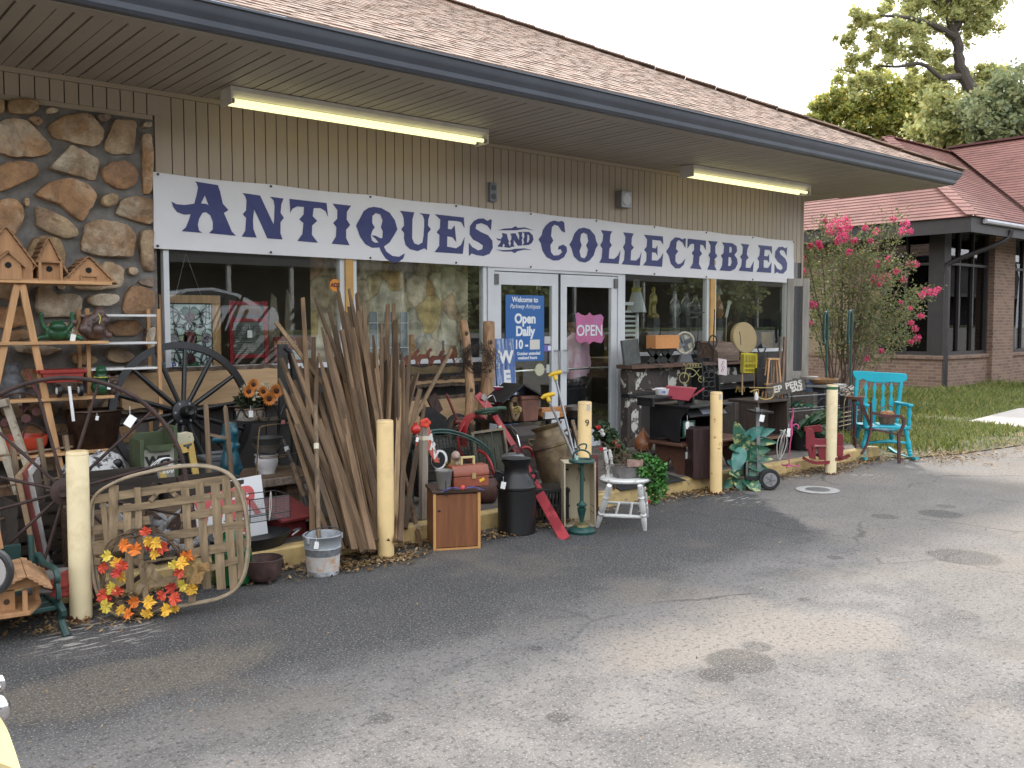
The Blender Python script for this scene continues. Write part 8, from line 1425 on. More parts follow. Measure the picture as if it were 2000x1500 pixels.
o=thing('wall_hanging','large fringed tapestry of pale rocks and shrubs hanging in the middle window','tapestry',(5.2,WY+.3,1.2));x0,x1=at(606,560,WY+.3).x,at(912,560,WY+.3).x;nx,nz_=60,20;g=MB();g.add([((x0+(x1-x0)*i/nx)-5.2,.025*math.sin(i*.9)+.01*math.sin(i*2.3),1.32*j/nz_-.05) for i in range(nx+1) for j in range(nz_+1)],[(i*(nz_+1)+j,(i+1)*(nz_+1)+j,(i+1)*(nz_+1)+j+1,i*(nz_+1)+j+1) for i in range(nx) for j in range(nz_)])
def tapestry():
 m=bpy.data.materials.new('tapestry_weave');m.use_nodes=True;t=m.node_tree;b=t.nodes['Principled BSDF'];ln=t.links.new;tc=N(t,'ShaderNodeTexCoord');P=tc.outputs['Object']
 mp=N(t,'ShaderNodeMapping');mp.inputs['Scale'].default_value=(2.6,1,2.0);ln(P,mp.inputs[0]);dn=N(t,'ShaderNodeTexNoise');dn.inputs['Scale'].default_value=3;dn.inputs['Detail'].default_value=5;ln(mp.outputs[0],dn.inputs['Vector'])
 vm=N(t,'ShaderNodeMix',data_type='RGBA');vm.inputs[0].default_value=.22;ln(mp.outputs[0],vm.inputs[6]);ln(dn.outputs['Color'],vm.inputs[7])
 vo=N(t,'ShaderNodeTexVoronoi');vo.inputs['Scale'].default_value=2.1;ln(vm.outputs[2],vo.inputs['Vector']);ve=N(t,'ShaderNodeTexVoronoi',feature='DISTANCE_TO_EDGE');ve.inputs['Scale'].default_value=2.1;ln(vm.outputs[2],ve.inputs['Vector'])
 sp=N(t,'ShaderNodeSeparateColor');ln(vo.outputs['Color'],sp.inputs[0]);rp=N(t,'ShaderNodeValToRGB');e=rp.color_ramp.elements;e[0].color=(.70,.55,.37,1);e[1].color=(.78,.64,.47,1)
 for q,c in ((.2,(.62,.47,.31)),(.4,(.82,.68,.47)),(.6,(.56,.50,.42)),(.78,(.74,.54,.26)),(.9,(.46,.20,.07))): z=e.new(q);z.color=list(c)+[1]
 ln(sp.outputs[0],rp.inputs[0]);r2=N(t,'ShaderNodeMapRange');r2.inputs[2].default_value=.05;r2.inputs[3].default_value=.62;ln(ve.outputs['Distance'],r2.inputs[0]);n3=N(t,'ShaderNodeTexNoise');n3.inputs['Scale'].default_value=9;n3.inputs['Detail'].default_value=7;ln(P,n3.inputs['Vector']);r3=N(t,'ShaderNodeMapRange');r3.inputs[1].default_value=.3;r3.inputs[2].default_value=.7;r3.inputs[3].default_value=.42;r3.inputs[4].default_value=1.3;ln(n3.outputs['Fac'],r3.inputs[0])
 mm_=N(t,'ShaderNodeMath',operation='MULTIPLY');ln(r2.outputs[0],mm_.inputs[0]);ln(r3.outputs[0],mm_.inputs[1]);mu=N(t,'ShaderNodeMix',data_type='RGBA',blend_type='MULTIPLY');mu.inputs[0].default_value=1;ln(rp.outputs[0],mu.inputs[6]);ln(mm_.outputs[0],mu.inputs[7]);ln(mu.outputs[2],b.inputs['Base Color']);b.inputs['Roughness'].default_value=.95;return m
obj('cloth',g,tapestry(),o,smooth=80);b=MB()
for i in range(26): b.tube([(x1-5.2-.02+rn.uniform(-.02,.02),.0,.05+i*.048),(x1-5.2+.03+rn.uniform(0,.03),.0,.02+i*.048)],.003,4)
obj('fringe',b,mat('fringe_cream',(.4,.36,.26),.9),o)
p0,p1=inside(722,609,.12),inside(787,609,.12);o=thing('white_wire_rack','white wire magazine rack with flat slats hanging behind the sticks','wire rack',((p0.x+p1.x)/2,WY+.12,SH));w_=(p1.x-p0.x)/2;zt=p0.z-SH;b=MB()
for x in (-w_,-w_*.1,w_*.85): b.bb(x,x+w_*.42,0,.006,.0,zt)
obj('slat',b,mat('rack_grey',(.28,.29,.31),.5),o);b=MB()
for z in (.02,zt*.35,zt*.8): b.tube([(-w_-.02,-.01,z),(w_*1.3,-.01,z)],.005,6)
for x in (-w_*.58,w_*.32,w_*1.27): b.tube([(x,-.01,.0),(x,-.01,zt)],.005,6)
obj('wire',b,white_paint,o)
p0,p1=inside(789,654,.14),inside(812,654,.14);o=thing('junk_card','orange card lettered JUNK in the middle window','sign',((p0.x+p1.x)/2,WY+.16,SH));b=MB();w_=(p1.x-p0.x)/2;b.bb(-w_,w_,0,.008,0,p0.z-SH);obj('card',b,mat('card_orange',(.42,.19,.06),.6,.1),o);letters(o,'JUNK',.05,(0,-.002,(p0.z-SH)*.6),PRE['junk_gold'],.003)
p0,p1=inside(848,665,.4),inside(915,665,.4);b=MB();b.bb(-(p1.x-p0.x)/2,(p1.x-p0.x)/2,-.1,.1,0,p0.z-SH);solo('dark_case','dark blue black case low at the right of the middle window','case',b,mat('case_blueblack',(.02,.03,.035),.5,.2),((p0.x+p1.x)/2,WY+.42,SH))
for i,(px,top,w_) in enumerate(((563,565,16),(578,585,10),(540,572,22))):
 p=inside(px,top,.5);u=mpp(p);b=MB();b.prism([(-w_*.6*u,0),(-w_*.5*u,(p.z-SH)*.6),(-w_*.2*u,p.z-SH),(w_*.2*u,(p.z-SH)*.93),(w_*.5*u,(p.z-SH)*.5),(w_*.6*u,0)],-.01,.01);solo('painted_board',('tall pale tan painted board in the left window','narrow dark board in the left window behind the sticks','wide tan scalloped board beside the red washboard')[i],'board',b,mat('board_tan_'+'abc'[i],((.22,.18,.13),(.03,.03,.03),(.26,.21,.15))[i],.7,.2),(p.x,WY+.5+.03*i,SH))
WHT=white_paint
o=thing('wooden_shutter','white louvred shutter standing at the left edge of the third window','shutter',(inside(1228,590,.3).x,WY+.3,SH));zt=inside(1228,590,.3).z-SH;w_=.19;b=MB();b.bb(-w_,-w_+.03,0,.03,0,zt);b.bb(w_-.03,w_,0,.03,0,zt);b.bb(-w_+.031,w_-.031,0,.03,zt-.04,zt);obj('frame',b,WHT,o);b=MB()
for i in range(int(zt/.06)-1): b.box(0,.015,.04+i*.06,2*w_-.062,.045,.006,R(35))
obj('louvres',b,mat('shutter_white',(.55,.57,.56),.6,.05),o)
o=thing('table_lamp','white cone lamp shade with a yellow band behind the third window','lamp',inside(1243,610,.34));u=mpp(o.location);b=MB();b.lathe([(20*u,0),(9*u,40*u)],n=24);b.lathe([(7*u,40*u),(6*u,62*u),(0,64*u)],n=20);obj('shade',b,mat('shade_white',(.45,.45,.44),.8,.08),o);b=MB();b.lathe([(9.3*u,38*u),(9.5*u,48*u),(7*u,48*u)],n=24);obj('band',b,mat('band_yellow',(.45,.42,.10),.6),o);b=MB();b.tube([(0,0,-(o.location.z-SH)),(0,0,2*u)],.02,8);obj('stand',b,black_iron,o)
o=thing('gold_statue','gilded standing figure ornament inside the third window','statue',inside(1276,622,.28));u=mpp(o.location);b=MB();b.lathe([(11*u,0),(12*u,6*u),(6*u,10*u),(5*u,26*u),(8*u,34*u),(7*u,44*u),(3*u,50*u),(4*u,56*u),(3*u,61*u),(0,63*u)],n=16);b.tube(cr([(-5*u,0,42*u),(-10*u,0,30*u),(-12*u,0,8*u)],4),2*u,7);fuse(obj('body',b,mat('gilt',(.30,.24,.08),.45,.3,14,.2,met=.4),o),1.3*u);b=MB();b.bb(-.06,.06,-.06,.06,-(o.location.z-SH),0);obj('plinth',b,mat('plinth_dark',(.05,.05,.05),.6),o)
for i,(px,py) in enumerate(((1318,620),(1340,618),(1358,622),(1402,622))):
 o=thing('glass_vase',('cloudy cut glass jar on the display shelf','netted glass buoy jar beside the cut glass jar','bulbous netted glass jar left of the yellow mullion','orange netted glass lamp right of the yellow mullion')[i],'glass jar',inside(px,py,.3));u=mpp(o.location);b=MB();b.lathe([(6*u,0),(11*u,8*u),(12*u,20*u),(8*u,32*u),(4*u,38*u),(4*u,44*u),(5*u,46*u)],n=18);obj('jar',b,mat('jar_glass_'+'ab'[i > 2],((.20,.20,.19),(.42,.22,.1))[i > 2],.2,.4,12,.1),o);b=MB()
 for k in range(6): a=k*1.047;b.tube(cr([(6*u*math.cos(a),6*u*math.sin(a),0),(12.6*u*math.cos(a+.6),12.6*u*math.sin(a+.6),16*u),(8.6*u*math.cos(a+1.2),8.6*u*math.sin(a+1.2),32*u)],4),.004,4)
 obj('netting',b,black_iron,o);b=MB();b.bb(-.05,.05,-.05,.05,-(o.location.z-SH),0);obj('plinth',b,PRE['plinth_dark'],o)
o=thing('white_lamp','white conical lamp shade above the orange netted glass','lamp',inside(1403,575,.42));u=mpp(o.location);b=MB();b.lathe([(9*u,0),(3*u,18*u),(0,18.5*u)],n=22);b.tube([(0,0,-(o.location.z-SH)),(0,0,1*u)],.015,6);obj('shade',b,PRE['shade_white'],o)
o=thing('white_bird','small white hanging bird ornament in the fourth window','ornament',inside(1422,610,.5));u=mpp(o.location);b=MB();b.bar((-6*u,0,-10*u),(5*u,0,22*u),5*u,3*u,(0,1,0));b.ell((4*u,0,18*u),4*u);b.tube([(-6*u,0,-(o.location.z-SH)),(-5*u,0,-8*u)],.004,4);obj('bird',b,WHT,o)
b=MB();b.tube([(-.65,0,0),(.65,0,0)],.006,6);b.tube([(-.65,.12,0),(.65,.12,0)],.006,6)
for x in (-.65,0,.65): b.tube([(x,0,0),(x,0,-.42)],.006,6)
p=inside(1345,622,.3);solo('display_stand','thin dark wire display stand under the glass jars','display stand',b,black_iron,(p.x,p.y,SH+.42))
b=MB();p0,p1=inside(1478,556,1.2),inside(1512,600,1.2);b.bb(-(p1.x-p0.x)/2,(p1.x-p0.x)/2,0,.02,0,p0.z-p1.z);b.bb(-.02,.02,.021,.06,-(p1.z-.125),p0.z-p1.z);solo('cloth_hanging','dull pink cloth panel hanging inside the fourth window','panel',b,mat('panel_pink',(.22,.14,.12),.8,.1),((p0.x+p1.x)/2,WY+1.2,p1.z))
MT=lambda px,Y=MY-.06: Vector((at(px,700,Y).x,Y,ZM+.001))
def mz(py,Y=MY-.06): return at(1300,py,Y).z-ZM
u=mpp(MT(1300))
b=MB();b.bb(-.17,.17,-.015,.015,0,mz(662));solo('slate_slab','dark grey slab leaning at the left end of the mantel shelf','slab',b,mat('slab_darkgrey',(.075,.08,.075),.7,.25,12,.2),MT(1235),R(10),tilt=(R(-7),R(-3)),bevel=.003)
for px,l in ((1279,'left black folding easel on the mantel shelf'),(1303,'right black folding easel on the mantel shelf, under the orange box')):
 o=thing('black_easel',l,'easel',MT(px),0);b=MB()
 for sx in (-1,1): b.bar((sx*.10,0,0),(-sx*.10,0,.17),.07,.03,(0,1,0))
 b.bb(-.12,.12,-.02,.02,.15,.18);obj('frame',b,black_paint,o)
b=MB();b.bb(-.2,.2,-.1,.06,0,.16);solo('orange_box','orange cardboard box resting on the black easels','box',b,mat('box_orange',(.55,.24,.08),.6,.08,4,.03),MT(1292)+Vector((0,0,.181)),R(-4),bevel=.003)
o=thing('desk_fan','cream rimmed round desk fan with grey foot on the mantel shelf','fan',MT(1337),FACE*.5);b=MB();b.ring((0,0,.24),.13,.014,'y',34,7);b.disc((0,.03,.24),.128,'y',.02,30);obj('cage',b,mat('fan_cream',(.45,.43,.34),.5,.1),o);b=MB();b.prism([(-.09,0),(.11,0),(.07,.1),(-.05,.1)],-.03,.03);obj('foot',b,mat('fan_grey',(.13,.14,.15),.5),o);b=MB()
for k in range(4): a=k*1.57+.4;b.box(.055*math.cos(a),.005,.24+.055*math.sin(a),.10,.006,.06,.3,-a,0)
obj('blade',b,PRE['fan_grey'],o)
b=MB();b.tube([(0,0,0),(0,0,.3)],.008,6);b.bar((-.14,0,.62),(.12,0,.62),.012,.012);b.bar((-.14,0,.55),(.0,0,.56),.012,.012);b.tube([(0,0,.3),(.02,0,.66)],.006,6);b.ring((0,0,.18),.09,.006,'y',20,5);b.tube([(.3,0,0),(.33,0,.66)],.007,6);b.ring((.3,0,.25),.08,.01,'y',18,6);b.tube([(-.08,0,0),(.4,0,.0)],.008,6);solo('iron_candle_stand','black wrought iron candle stand with cross arms on the mantel shelf','candle stand',b,black_iron,MT(1350)+Vector((0,-.1,0)))
o=thing('slant_box','worn brown slant-lid wooden box on the mantel shelf beside the round drum','wooden box',MT(1404),R(3));bw2=mat('slant_brown',(.13,.085,.06),.75,.3,5,.2,wood='x',c2=(.22,.18,.15),t2=.62,s2=5);b=MB();b.prism([(-.15,0),(.15,0),(.15,.24),(-.02,.24),(-.15,.12)],-.24,.24,'yz');obj('case',b,bw2,o,bevel=.003);b=MB();b.bar((-.25,.15,.245),(.25,.15,.245),.1,.012);obj('lid',b,mat('lid_redbrown',(.17,.075,.05),.6,.3),o)
o=thing('round_drum','large round tan hide drum leaning on the window behind the slant box','drum',(at(1455,690,MY+.15).x,MY+.15,at(1455,692,MY+.15).z),R(-10),None,(R(-8),0));u_=mpp(o.location);b=MB();b.disc((0,0,32*u_),31*u_,'y',.07,48);obj('shell',b,mat('hide_tan',(.43,.33,.17),.7,.08,3,.08),o,bevel=.012);b=MB();b.tube(cr([(-14*u_,-.037,44*u_),(-13*u_,-.037,30*u_),(-14*u_,-.037,18*u_)],3),.004,5);obj('cord',b,black_iron,o);b=MB();b.bb(-.3,.3,-.05,.12,-(o.location.z-.125),-.002);obj('support',b,brown_panel,o)
b=MB();p=inside(1500,690,.25);b.bb(-.13,.13,0,.03,0,at(1500,650,WY+.25).z-p.z);solo('tan_board','tan wooden board standing right of the round drum','board',b,mat('board_honey',(.36,.24,.1),.6,.12),(p.x,WY+.25,SH))
b=MB();b.bb(-.1,.1,-.1,.1,0,.5);solo('dark_post','dark vertical display post behind the fourth window','post',b,dark_fill,(inside(1487,600,.5).x,WY+.5,SH))
# ================================================================person inside the right door
def person():
 Y=WY+.34;X0=at(1127,700,Y).x;o=thing('person','person in a pink shirt and dark cap standing inside the right door, back turned','person',(X0-.02,Y,.126),R(18));o.scale=(.92,.9,.87);b=MB()
 b.lathe([(.115,.80),(.165,.86),(.18,.95),(.175,1.10),(.19,1.25),(.215,1.36),(.19,1.44),(.11,1.50),(.06,1.54)],n=26,sx=1.12,sy=.72)
 for sx,el,ha in ((1,(.285,-.02,1.10),(.26,.03,.83)),(-1,(-.29,.05,1.12),(-.22,.22,1.0))):
  b.tube(cr([(sx*.17,0,1.42),(sx*.23,0,1.36),((sx*.23+el[0])/2,0,1.23),el,((el[0]+ha[0])/2,(el[1]+ha[1])/2,(el[2]+ha[2])/2+.0)],4),[.07,.073,.076,.076,.075,.073,.071,.068,.066,.064,.062,.06,.058,.057,.056,.055,.054],12)
 sh=obj('shirt',b,mat('shirt_pink',(.88,.50,.62),.9,.12,9,.3,c2=(.70,.54,.66),t2=.6,s2=5,sharp=.1),o);fuse(sh,.016,3)
 k=MB();k.tube(cr([(.27,.005,.98),(.263,.02,.90),(.258,.03,.84)],3),[.043,.042,.04,.037,.034,.031,.03],10);k.ell((.255,.03,.80),(.024,.042,.045))
 for i,(dx,dz,ln_) in enumerate(((-.03,0,.07),(-.012,-.006,.08),(.008,-.005,.076),(.026,0,.062))): k.tube(cr([(.256,.03+dx,.775+dz),(.25,.035+dx,.775+dz-ln_*.5),(.236,.045+dx,.775+dz-ln_)],3),[.0105,.0105,.01,.0095,.009,.0085,.008],8)
 k.tube(cr([(.25,-.005,.81),(.24,-.03,.785),(.235,-.035,.755)],3),[.012,.012,.011,.011,.01,.0095,.009],8)
 k.tube(cr([(-.26,.13,1.06),(-.23,.2,1.02),(-.2,.26,1.0)],3),[.043,.042,.04,.038,.036,.034,.032],10);k.ell((-.19,.3,.995),(.035,.045,.025))
 for i in range(4): k.tube([(-.21+.017*i,.33,.992),(-.2+.017*i,.37,.985),(-.19+.015*i,.40,.97)],[.0105,.01,.008],8)
 k.tube([(-.16,.29,1.0),(-.14,.32,1.005),(-.13,.35,1.0)],[.012,.011,.009],8)
 k.tube([(0,.01,1.48),(0,.015,1.60)],[.06,.056],14);k.ell((0,.02,1.67),(.076,.095,.115),20,14);k.ell((0,.115,1.655),(.013,.022,.02),10,8);k.ell((0,.06,1.585),(.05,.05,.035))
 for sx in (1,-1): k.ell((sx*.078,.015,1.665),(.012,.024,.034),10,8);k.ell((sx*.03,.1,1.69),(.014,.012,.01),8,6)
 k.ell((0,.105,1.615),(.026,.014,.009),10,6)
 fuse(obj('body',k,mat('skin',(.50,.27,.19),.55,.08,8,.05),o),.007,3)
 t=MB();t.lathe([(.16,.99),(.18,.90),(.175,.82)],n=24,sx=1.08,sy=.75)
 for sx in (1,-1): t.tube(cr([(sx*.09,0,.9),(sx*.095,0,.72),(sx*.10,.01,.48),(sx*.10,0,.25),(sx*.10,-.01,.06)],4),[.095]*4+[.09]*4+[.074]*4+[.066]*5,14)
 fuse(obj('trousers',t,mat('trousers_dark',(.015,.016,.022),.85,.2),o),.014,3)
 f=MB()
 for sx in (1,-1): f.ell((sx*.105,.05,.04),(.05,.135,.04),14,8);f.box(sx*.105,.05,.012,.09,.25,.022)
 obj('shoe',f,black_paint,o)
 h=MB();h.ell((0,-.005,1.665),(.084,.088,.095),20,12);h.ell((0,-.06,1.60),(.06,.035,.05),14,8);fuse(obj('hair',h,mat('hair_grey',(.20,.21,.215),.8,.2,30,.4),o),.01,2)
 c=MB();c.lathe([(.098,1.69),(.1,1.71),(.095,1.76),(.07,1.80),(.0,1.815)],n=26,sy=1.1);c.box(0,.14,1.70,.13,.11,.01,.1);obj('cap',c,mat('cap_dark',(.025,.022,.025),.8,.2),o)
person()
# ================================================================brick building next door
brick=bpy.data.materials.new('brown_brick');brick.use_nodes=True;t=brick.node_tree;b_=t.nodes['Principled BSDF'];ln=t.links.new;tc=N(t,'ShaderNodeTexCoord');sp=N(t,'ShaderNodeSeparateXYZ');ad=N(t,'ShaderNodeMath',operation='ADD');cb_=N(t,'ShaderNodeCombineXYZ');bk=N(t,'ShaderNodeTexBrick');bk.inputs['Scale'].default_value=1;bk.inputs['Brick Width'].default_value=.21;bk.inputs['Row Height'].default_value=.075;bk.inputs['Mortar Size'].default_value=.007;bk.inputs['Color1'].default_value=(.15,.085,.062,1);bk.inputs['Color2'].default_value=(.24,.145,.10,1);bk.inputs['Mortar'].default_value=(.25,.21,.17,1)
ln(tc.outputs['Object'],sp.inputs[0]);ln(sp.outputs[0],ad.inputs[0]);ln(sp.outputs[1],ad.inputs[1]);ln(ad.outputs[0],cb_.inputs[0]);ln(sp.outputs[2],cb_.inputs[1]);ln(cb_.outputs[0],bk.inputs['Vector']);ln(bk.outputs['Color'],b_.inputs['Base Color']);b_.inputs['Roughness'].default_value=.85;bp=N(t,'ShaderNodeBump');bp.inputs['Strength'].default_value=.5;bp.inputs['Distance'].default_value=.01;bp.invert=True;ln(bk.outputs['Fac'],bp.inputs['Height']);ln(bp.outputs[0],b_.inputs['Normal'])
cw=gp(1838,768);NX,NY=cw.x,cw.y
nb=thing('brick_building','brown brick building with a hipped red shingle roof and dark tall windows','building',(NX,NY,0));dkb=mat('dark_trim',(.028,.022,.022),.55,.2,3,.05);ZS=atx(1780,693,NX).z;ZH=atx(1780,470,NX).z;EV=1.0
lo,hi=.2,3
for _ in range(40):
 mid_=(lo+hi)/2;e=Vector((NX-mid_,NY-mid_,0));d=(e-CAM);px_=CX+F*(d.dot(RT))/(d.dot(FW))
 if px_ > 1926: hi=mid_
 else: lo=mid_
EC=at(1926,437,NY-EV);EC.x=NX-EV
dlt=Vector((NX-EV,NY-EV,0))-CAM;u0=dlt.dot(FW)/F;ZE=CAMH+(630.5-437)*u0*1.0
def Wn(name,mb,m,p=None,**k): return obj(name,mb,m,p or nb,world=True,**k)
yA,yB,yC=atx(1716,690,NX).y,atx(1658,690,NX).y,atx(1560,690,NX).y
b=MB();b.bb(NX,NX+.25,NY,NY+9,-.2,ZS-.09);b.bb(NX+.251,NX+12,NY,NY+.25,-.2,ZS-.09);b.bb(NX-.01,NX+.26,yA,yB,ZS-.089,ZE);Wn('brick_wall',b,brick)
b=MB();b.bb(NX-.05,NX+.2,NY-.05,yA-.003,ZS-.088,ZS);b.bb(NX-.03,NX+.2,yB+.003,NY+9,ZS-.088,ZS);b.bb(NX+.201,NX+12,NY-.05,NY+.2,ZS-.088,ZS)
Wn('brick_sill',b,brick)
b=MB();b.bb(NX+.02,NX+.2,yB+.002,NY+9,ZS+.001,ZE);Wn('beige_panel',b,mat('beige_panel',(.27,.205,.13),.8,.08,2,.05))
g2=glassmat('dark_glass',(.35,.36,.38),.05)
def nwin(axis,a,c,muls,z1=None):
 f=MB();z1=z1 or ZH+.3;zt=ZS+(z1-ZS)*.7
 def vb(q0,q1,y0,y1,za,zb): f.bb(q0,q1,NY+y0,NY+y1,za,zb) if axis =='x' else f.bb(NX+y0,NX+y1,q0,q1,za,zb)
 vb(a,a+.08,.02,.14,ZS+.001,z1);vb(c-.08,c,.02,.14,ZS+.001,z1);vb(a+.081,c-.081,.02,.14,ZS+.001,ZS+.08);vb(a+.081,c-.081,.02,.14,z1-.08,z1);vb(a+.081,c-.081,.03,.13,zt,zt+.06)
 for m_ in muls: q=a+(c-a)*m_;vb(q-.025,q+.025,.035,.12,ZS+.081,zt-.001);vb(q-.025,q+.025,.035,.12,zt+.061,z1-.081)
 o=Wn('window',f,dkb);f=MB();vb(a+.08,c-.08,.09,.1,ZS+.05,z1-.05);Wn('pane',f,g2,o)
x1=at(1928,690,NY).x;x2=at(1968,690,NY).x
nwin('y',NY+.28,yA-.01,(.5,));nwin('x',NX+.28,x1,(.28,.62));nwin('x',x2,x2+4.5,(.2,.4,.6,.8))
b=MB();b.bb(x1+.005,x2-.005,NY-.12,NY+.25,-.2,ZE);Wn('brick_pillar',b,brick)
b=MB();b.bb(NX,NX+.27,NY,NY+.27,ZS+.001,ZE);Wn('corner_post',b,dkb)
b=MB();b.bb(NX+.005,NX+.2,NY+.28,yA-.012,ZH+.301,ZE);b.bb(NX+.28,NX+12,NY+.005,NY+.2,ZH+.301,ZE);Wn('header',b,dkb)
b=MB();b.bb(NX+3,NX+3.1,NY+.3,NY+9,0,ZE);b.bb(NX+.2,NX+12,NY+6,NY+6.1,0,ZE);b.bb(NX+.25,NX+3,NY+.25,NY+6,.02,.05);Wn('interior_wall',b,mat('dark_room',(.03,.026,.024),.9))
b=MB();b.bb(NX+.4,NX+.9,NY+.5,NY+1.8,ZS-.3,ZS+.32);Wn('interior_cabinet',b,mat('room_tan',(.30,.22,.12),.8))
b=MB();b.bb(NX-EV+.05,NX+14,NY-EV+.05,NY+10,ZE-.02,ZE+.02);Wn('soffit',b,dkb)
b=MB();b.bb(NX-EV,NX-EV+.045,NY-EV,NY+10,ZE-.2,ZE+.14);b.bb(NX-EV+.046,NX+14,NY-EV,NY-EV+.045,ZE-.2,ZE+.14);Wn('fascia',b,dkb)
b=MB();b.tube([(NX-EV+.5,NY-EV-.06,ZE+.05),(NX+14,NY-EV-.06,ZE+.05)],.055,8);Wn('gutter',b,mat('gutter_grey',(.4,.4,.42),.4,.1))
b=MB();b.tube(cr([(NX+.9,NY-EV-.03,ZE-.05),(NX+.8,NY-EV+.1,ZE-.3),(NX+.1,NY-.08,ZE-.75),(NX+.0,NY-.08,ZE-1.0)],4)+[Vector((NX,NY-.08,.1))],.055,8);Wn('downpipe',b,dkb)
red_sh=shingle_mat('red_shingles',(.235,.112,.092),(.175,.083,.07),(.27,.13,.108),.3,.15)
E0=Vector((NX-EV-.06,NY-EV-.06,ZE+.115))
best=None
for i in range(60):
 for j in range(60):
  s_,m_=2+i*.1,.2+j*.012;q=E0+Vector((s_,s_,s_*m_))-CAM;X_,Y_=CX+F*q.dot(RT)/q.dot(FW),CY-F*q.dot(UP)/q.dot(FW);e=(X_-1732)**2+(Y_-268)**2
  if best is None or e < best[0]: best=(e,s_,m_)
_,HS,HM=best;q=math.sqrt(1+HM*HM);print('neighbour',NX,NY,ZS,ZH,ZE,best)
roof_plane('roof',E0+Vector((0,2*HS,0)),(0,-1,0),(1,0,HM),[(0,0),(2*HS,0),(HS,HS*q)],red_sh,nb,course=.15,step=.014)
roof_plane('roof',E0,(1,0,0),(0,1,HM),[(0,0),(HS*3.5,0),(HS*3.5,HS*q),(HS,HS*q)],red_sh,nb,course=.15,step=.014)
A_=E0+Vector((HS,HS,HS*HM));b=MB()
for P0,P1 in ((E0,A_),(A_,A_+Vector((HS*2.4,0,0))),(A_,A_+Vector((-HS,HS,-HS*HM)))):
 n=26
 for k in range(n): b.bar(P0.lerp(P1,k/n)+Vector((0,0,.03)),P0.lerp(P1,(k+1.1)/n)+Vector((0,0,.016)),.26,.02)
Wn('ridge_cap',b,red_sh)
VR=None
for k in range(400):
 q_=A_+Vector((k*.05,0,0));d=q_-CAM
 if CX+F*d.dot(RT)/d.dot(FW) > 1850: VR=q_;break
WR=VR+Vector((.1,0,.12));run=HS+.1
roof_plane('roof',WR+Vector((-run,0,-run*HM)),(0,-1,0),(1,0,HM),[(0,run*q),(HS-.02,.12*q),(HS-.02,run*q)],red_sh,nb,course=.15,step=.014,seed=9)
roof_plane('roof',WR+Vector((run,-HS,-run*HM)),(0,1,0),(-1,0,HM),[(0,0),(HS,0),(HS,run*q),(0,run*q)],red_sh,nb,course=.3,seed=9)
b=MB();b.bar(WR+Vector((0,0,.03)),WR+Vector((0,-HS,.03)),.3,.05);Wn('ridge_cap',b,mat('ridge_dark',(.09,.03,.03),.8))
b=MB();b.tube([(NX+4,NY+HS+1,3),(NX+4,NY+HS+1,A_.z+.35)],.09,10);Wn('vent_pipe',b,grey_metal) if False else None
# ================================================================trees
barkm2=mat('tree_bark',(.075,.06,.05),.9,.4,9,.6,wood='z')
def crown_tree(name,label,trunk,limbs,clumps,leaf,dens,lm,seed):
 """trunk: [(point, radius)], limbs: list of [(point, radius)], clumps: [(centre, radius)]"""
 rr=random.Random(seed);base=Vector(trunk[0][0]);o=thing(name,label,'tree',base);b=MB()
 def tb(path):
  pts=cr([Vector(p)-base for p,_ in path],5);rs_=[];
  for i in range(len(pts)): f=i/(len(pts)-1)*(len(path)-1);k=min(int(f),len(path)-2);rs_.append(path[k][1]+(path[k+1][1]-path[k][1])*(f-k))
  b.tube([p+Vector((rr.gauss(0,.03),rr.gauss(0,.03),0))*min(1,rs_[i]*4) for i,p in enumerate(pts)],rs_,9)
 tb(trunk);obj('trunk',b,barkm2,o);b=MB()
 for l in limbs: tb(l)
 if limbs: obj('limbs',b,barkm2,o)
 g=MB();V,Fc=[],[]
 for c,r_ in clumps:
  c=Vector(c)-base;n=int(dens*r_**2.2)
  subs=[]
  for _ in range(max(7,int(12*r_))):
   d=Vector((rr.gauss(0,1),rr.gauss(0,1),rr.gauss(0,1))).normalized();subs.append((c+d*r_*rr.uniform(.2,1.25),r_*rr.uniform(.22,.55)))
  for _ in range(n):
   sc_,sr=rr.choice(subs);d=Vector((rr.gauss(0,.5),rr.gauss(0,.5),rr.gauss(0,.42)))*sr;p=sc_+d;s_=leaf*rr.uniform(.6,1.4)
   a=Vector((rr.uniform(-1,1),rr.uniform(-1,1),rr.uniform(-1,.4))).normalized();q=a.orthogonal().normalized();q=Matrix.Rotation(rr.uniform(0,6.28),3,a) @ q;k=len(V);V.extend([p-a*s_*.5,p+q*s_*.3,p+a*s_*.5,p-q*s_*.3]);Fc.append((k,k+1,k+2,k+3))
 g.add(V,Fc);obj('crown',g,lm,o,smooth=0);return o
lm_oak=leafmat('oak_leaf',[(.33,.38,.17),(.45,.48,.20),(.56,.55,.22),(.66,.58,.24)],.15,.6);lm_yel=leafmat('yellowing_leaf',[(.26,.31,.10),(.38,.42,.12),(.50,.50,.13),(.64,.50,.12)],.1,.6);lm_dk=leafmat('dark_leaf',[(.20,.25,.14),(.28,.33,.17),(.37,.40,.20),(.45,.44,.21)],.15,.55)
def TP_(px,py,D): d=ray(px,py);return CAM+d*D
D1=30.0
tr=[(TP_(1925,700,D1)*1,.30),(TP_(1914,235,D1),.24),(TP_(1902,190,D1),.23),(TP_(1880,140,D1),.185),(TP_(1868,80,D1),.15),(TP_(1852,20,D1),.13),(TP_(1846,-60,D1),.12),(TP_(1840,-120,D1),.07)];tr[0][0].z=0
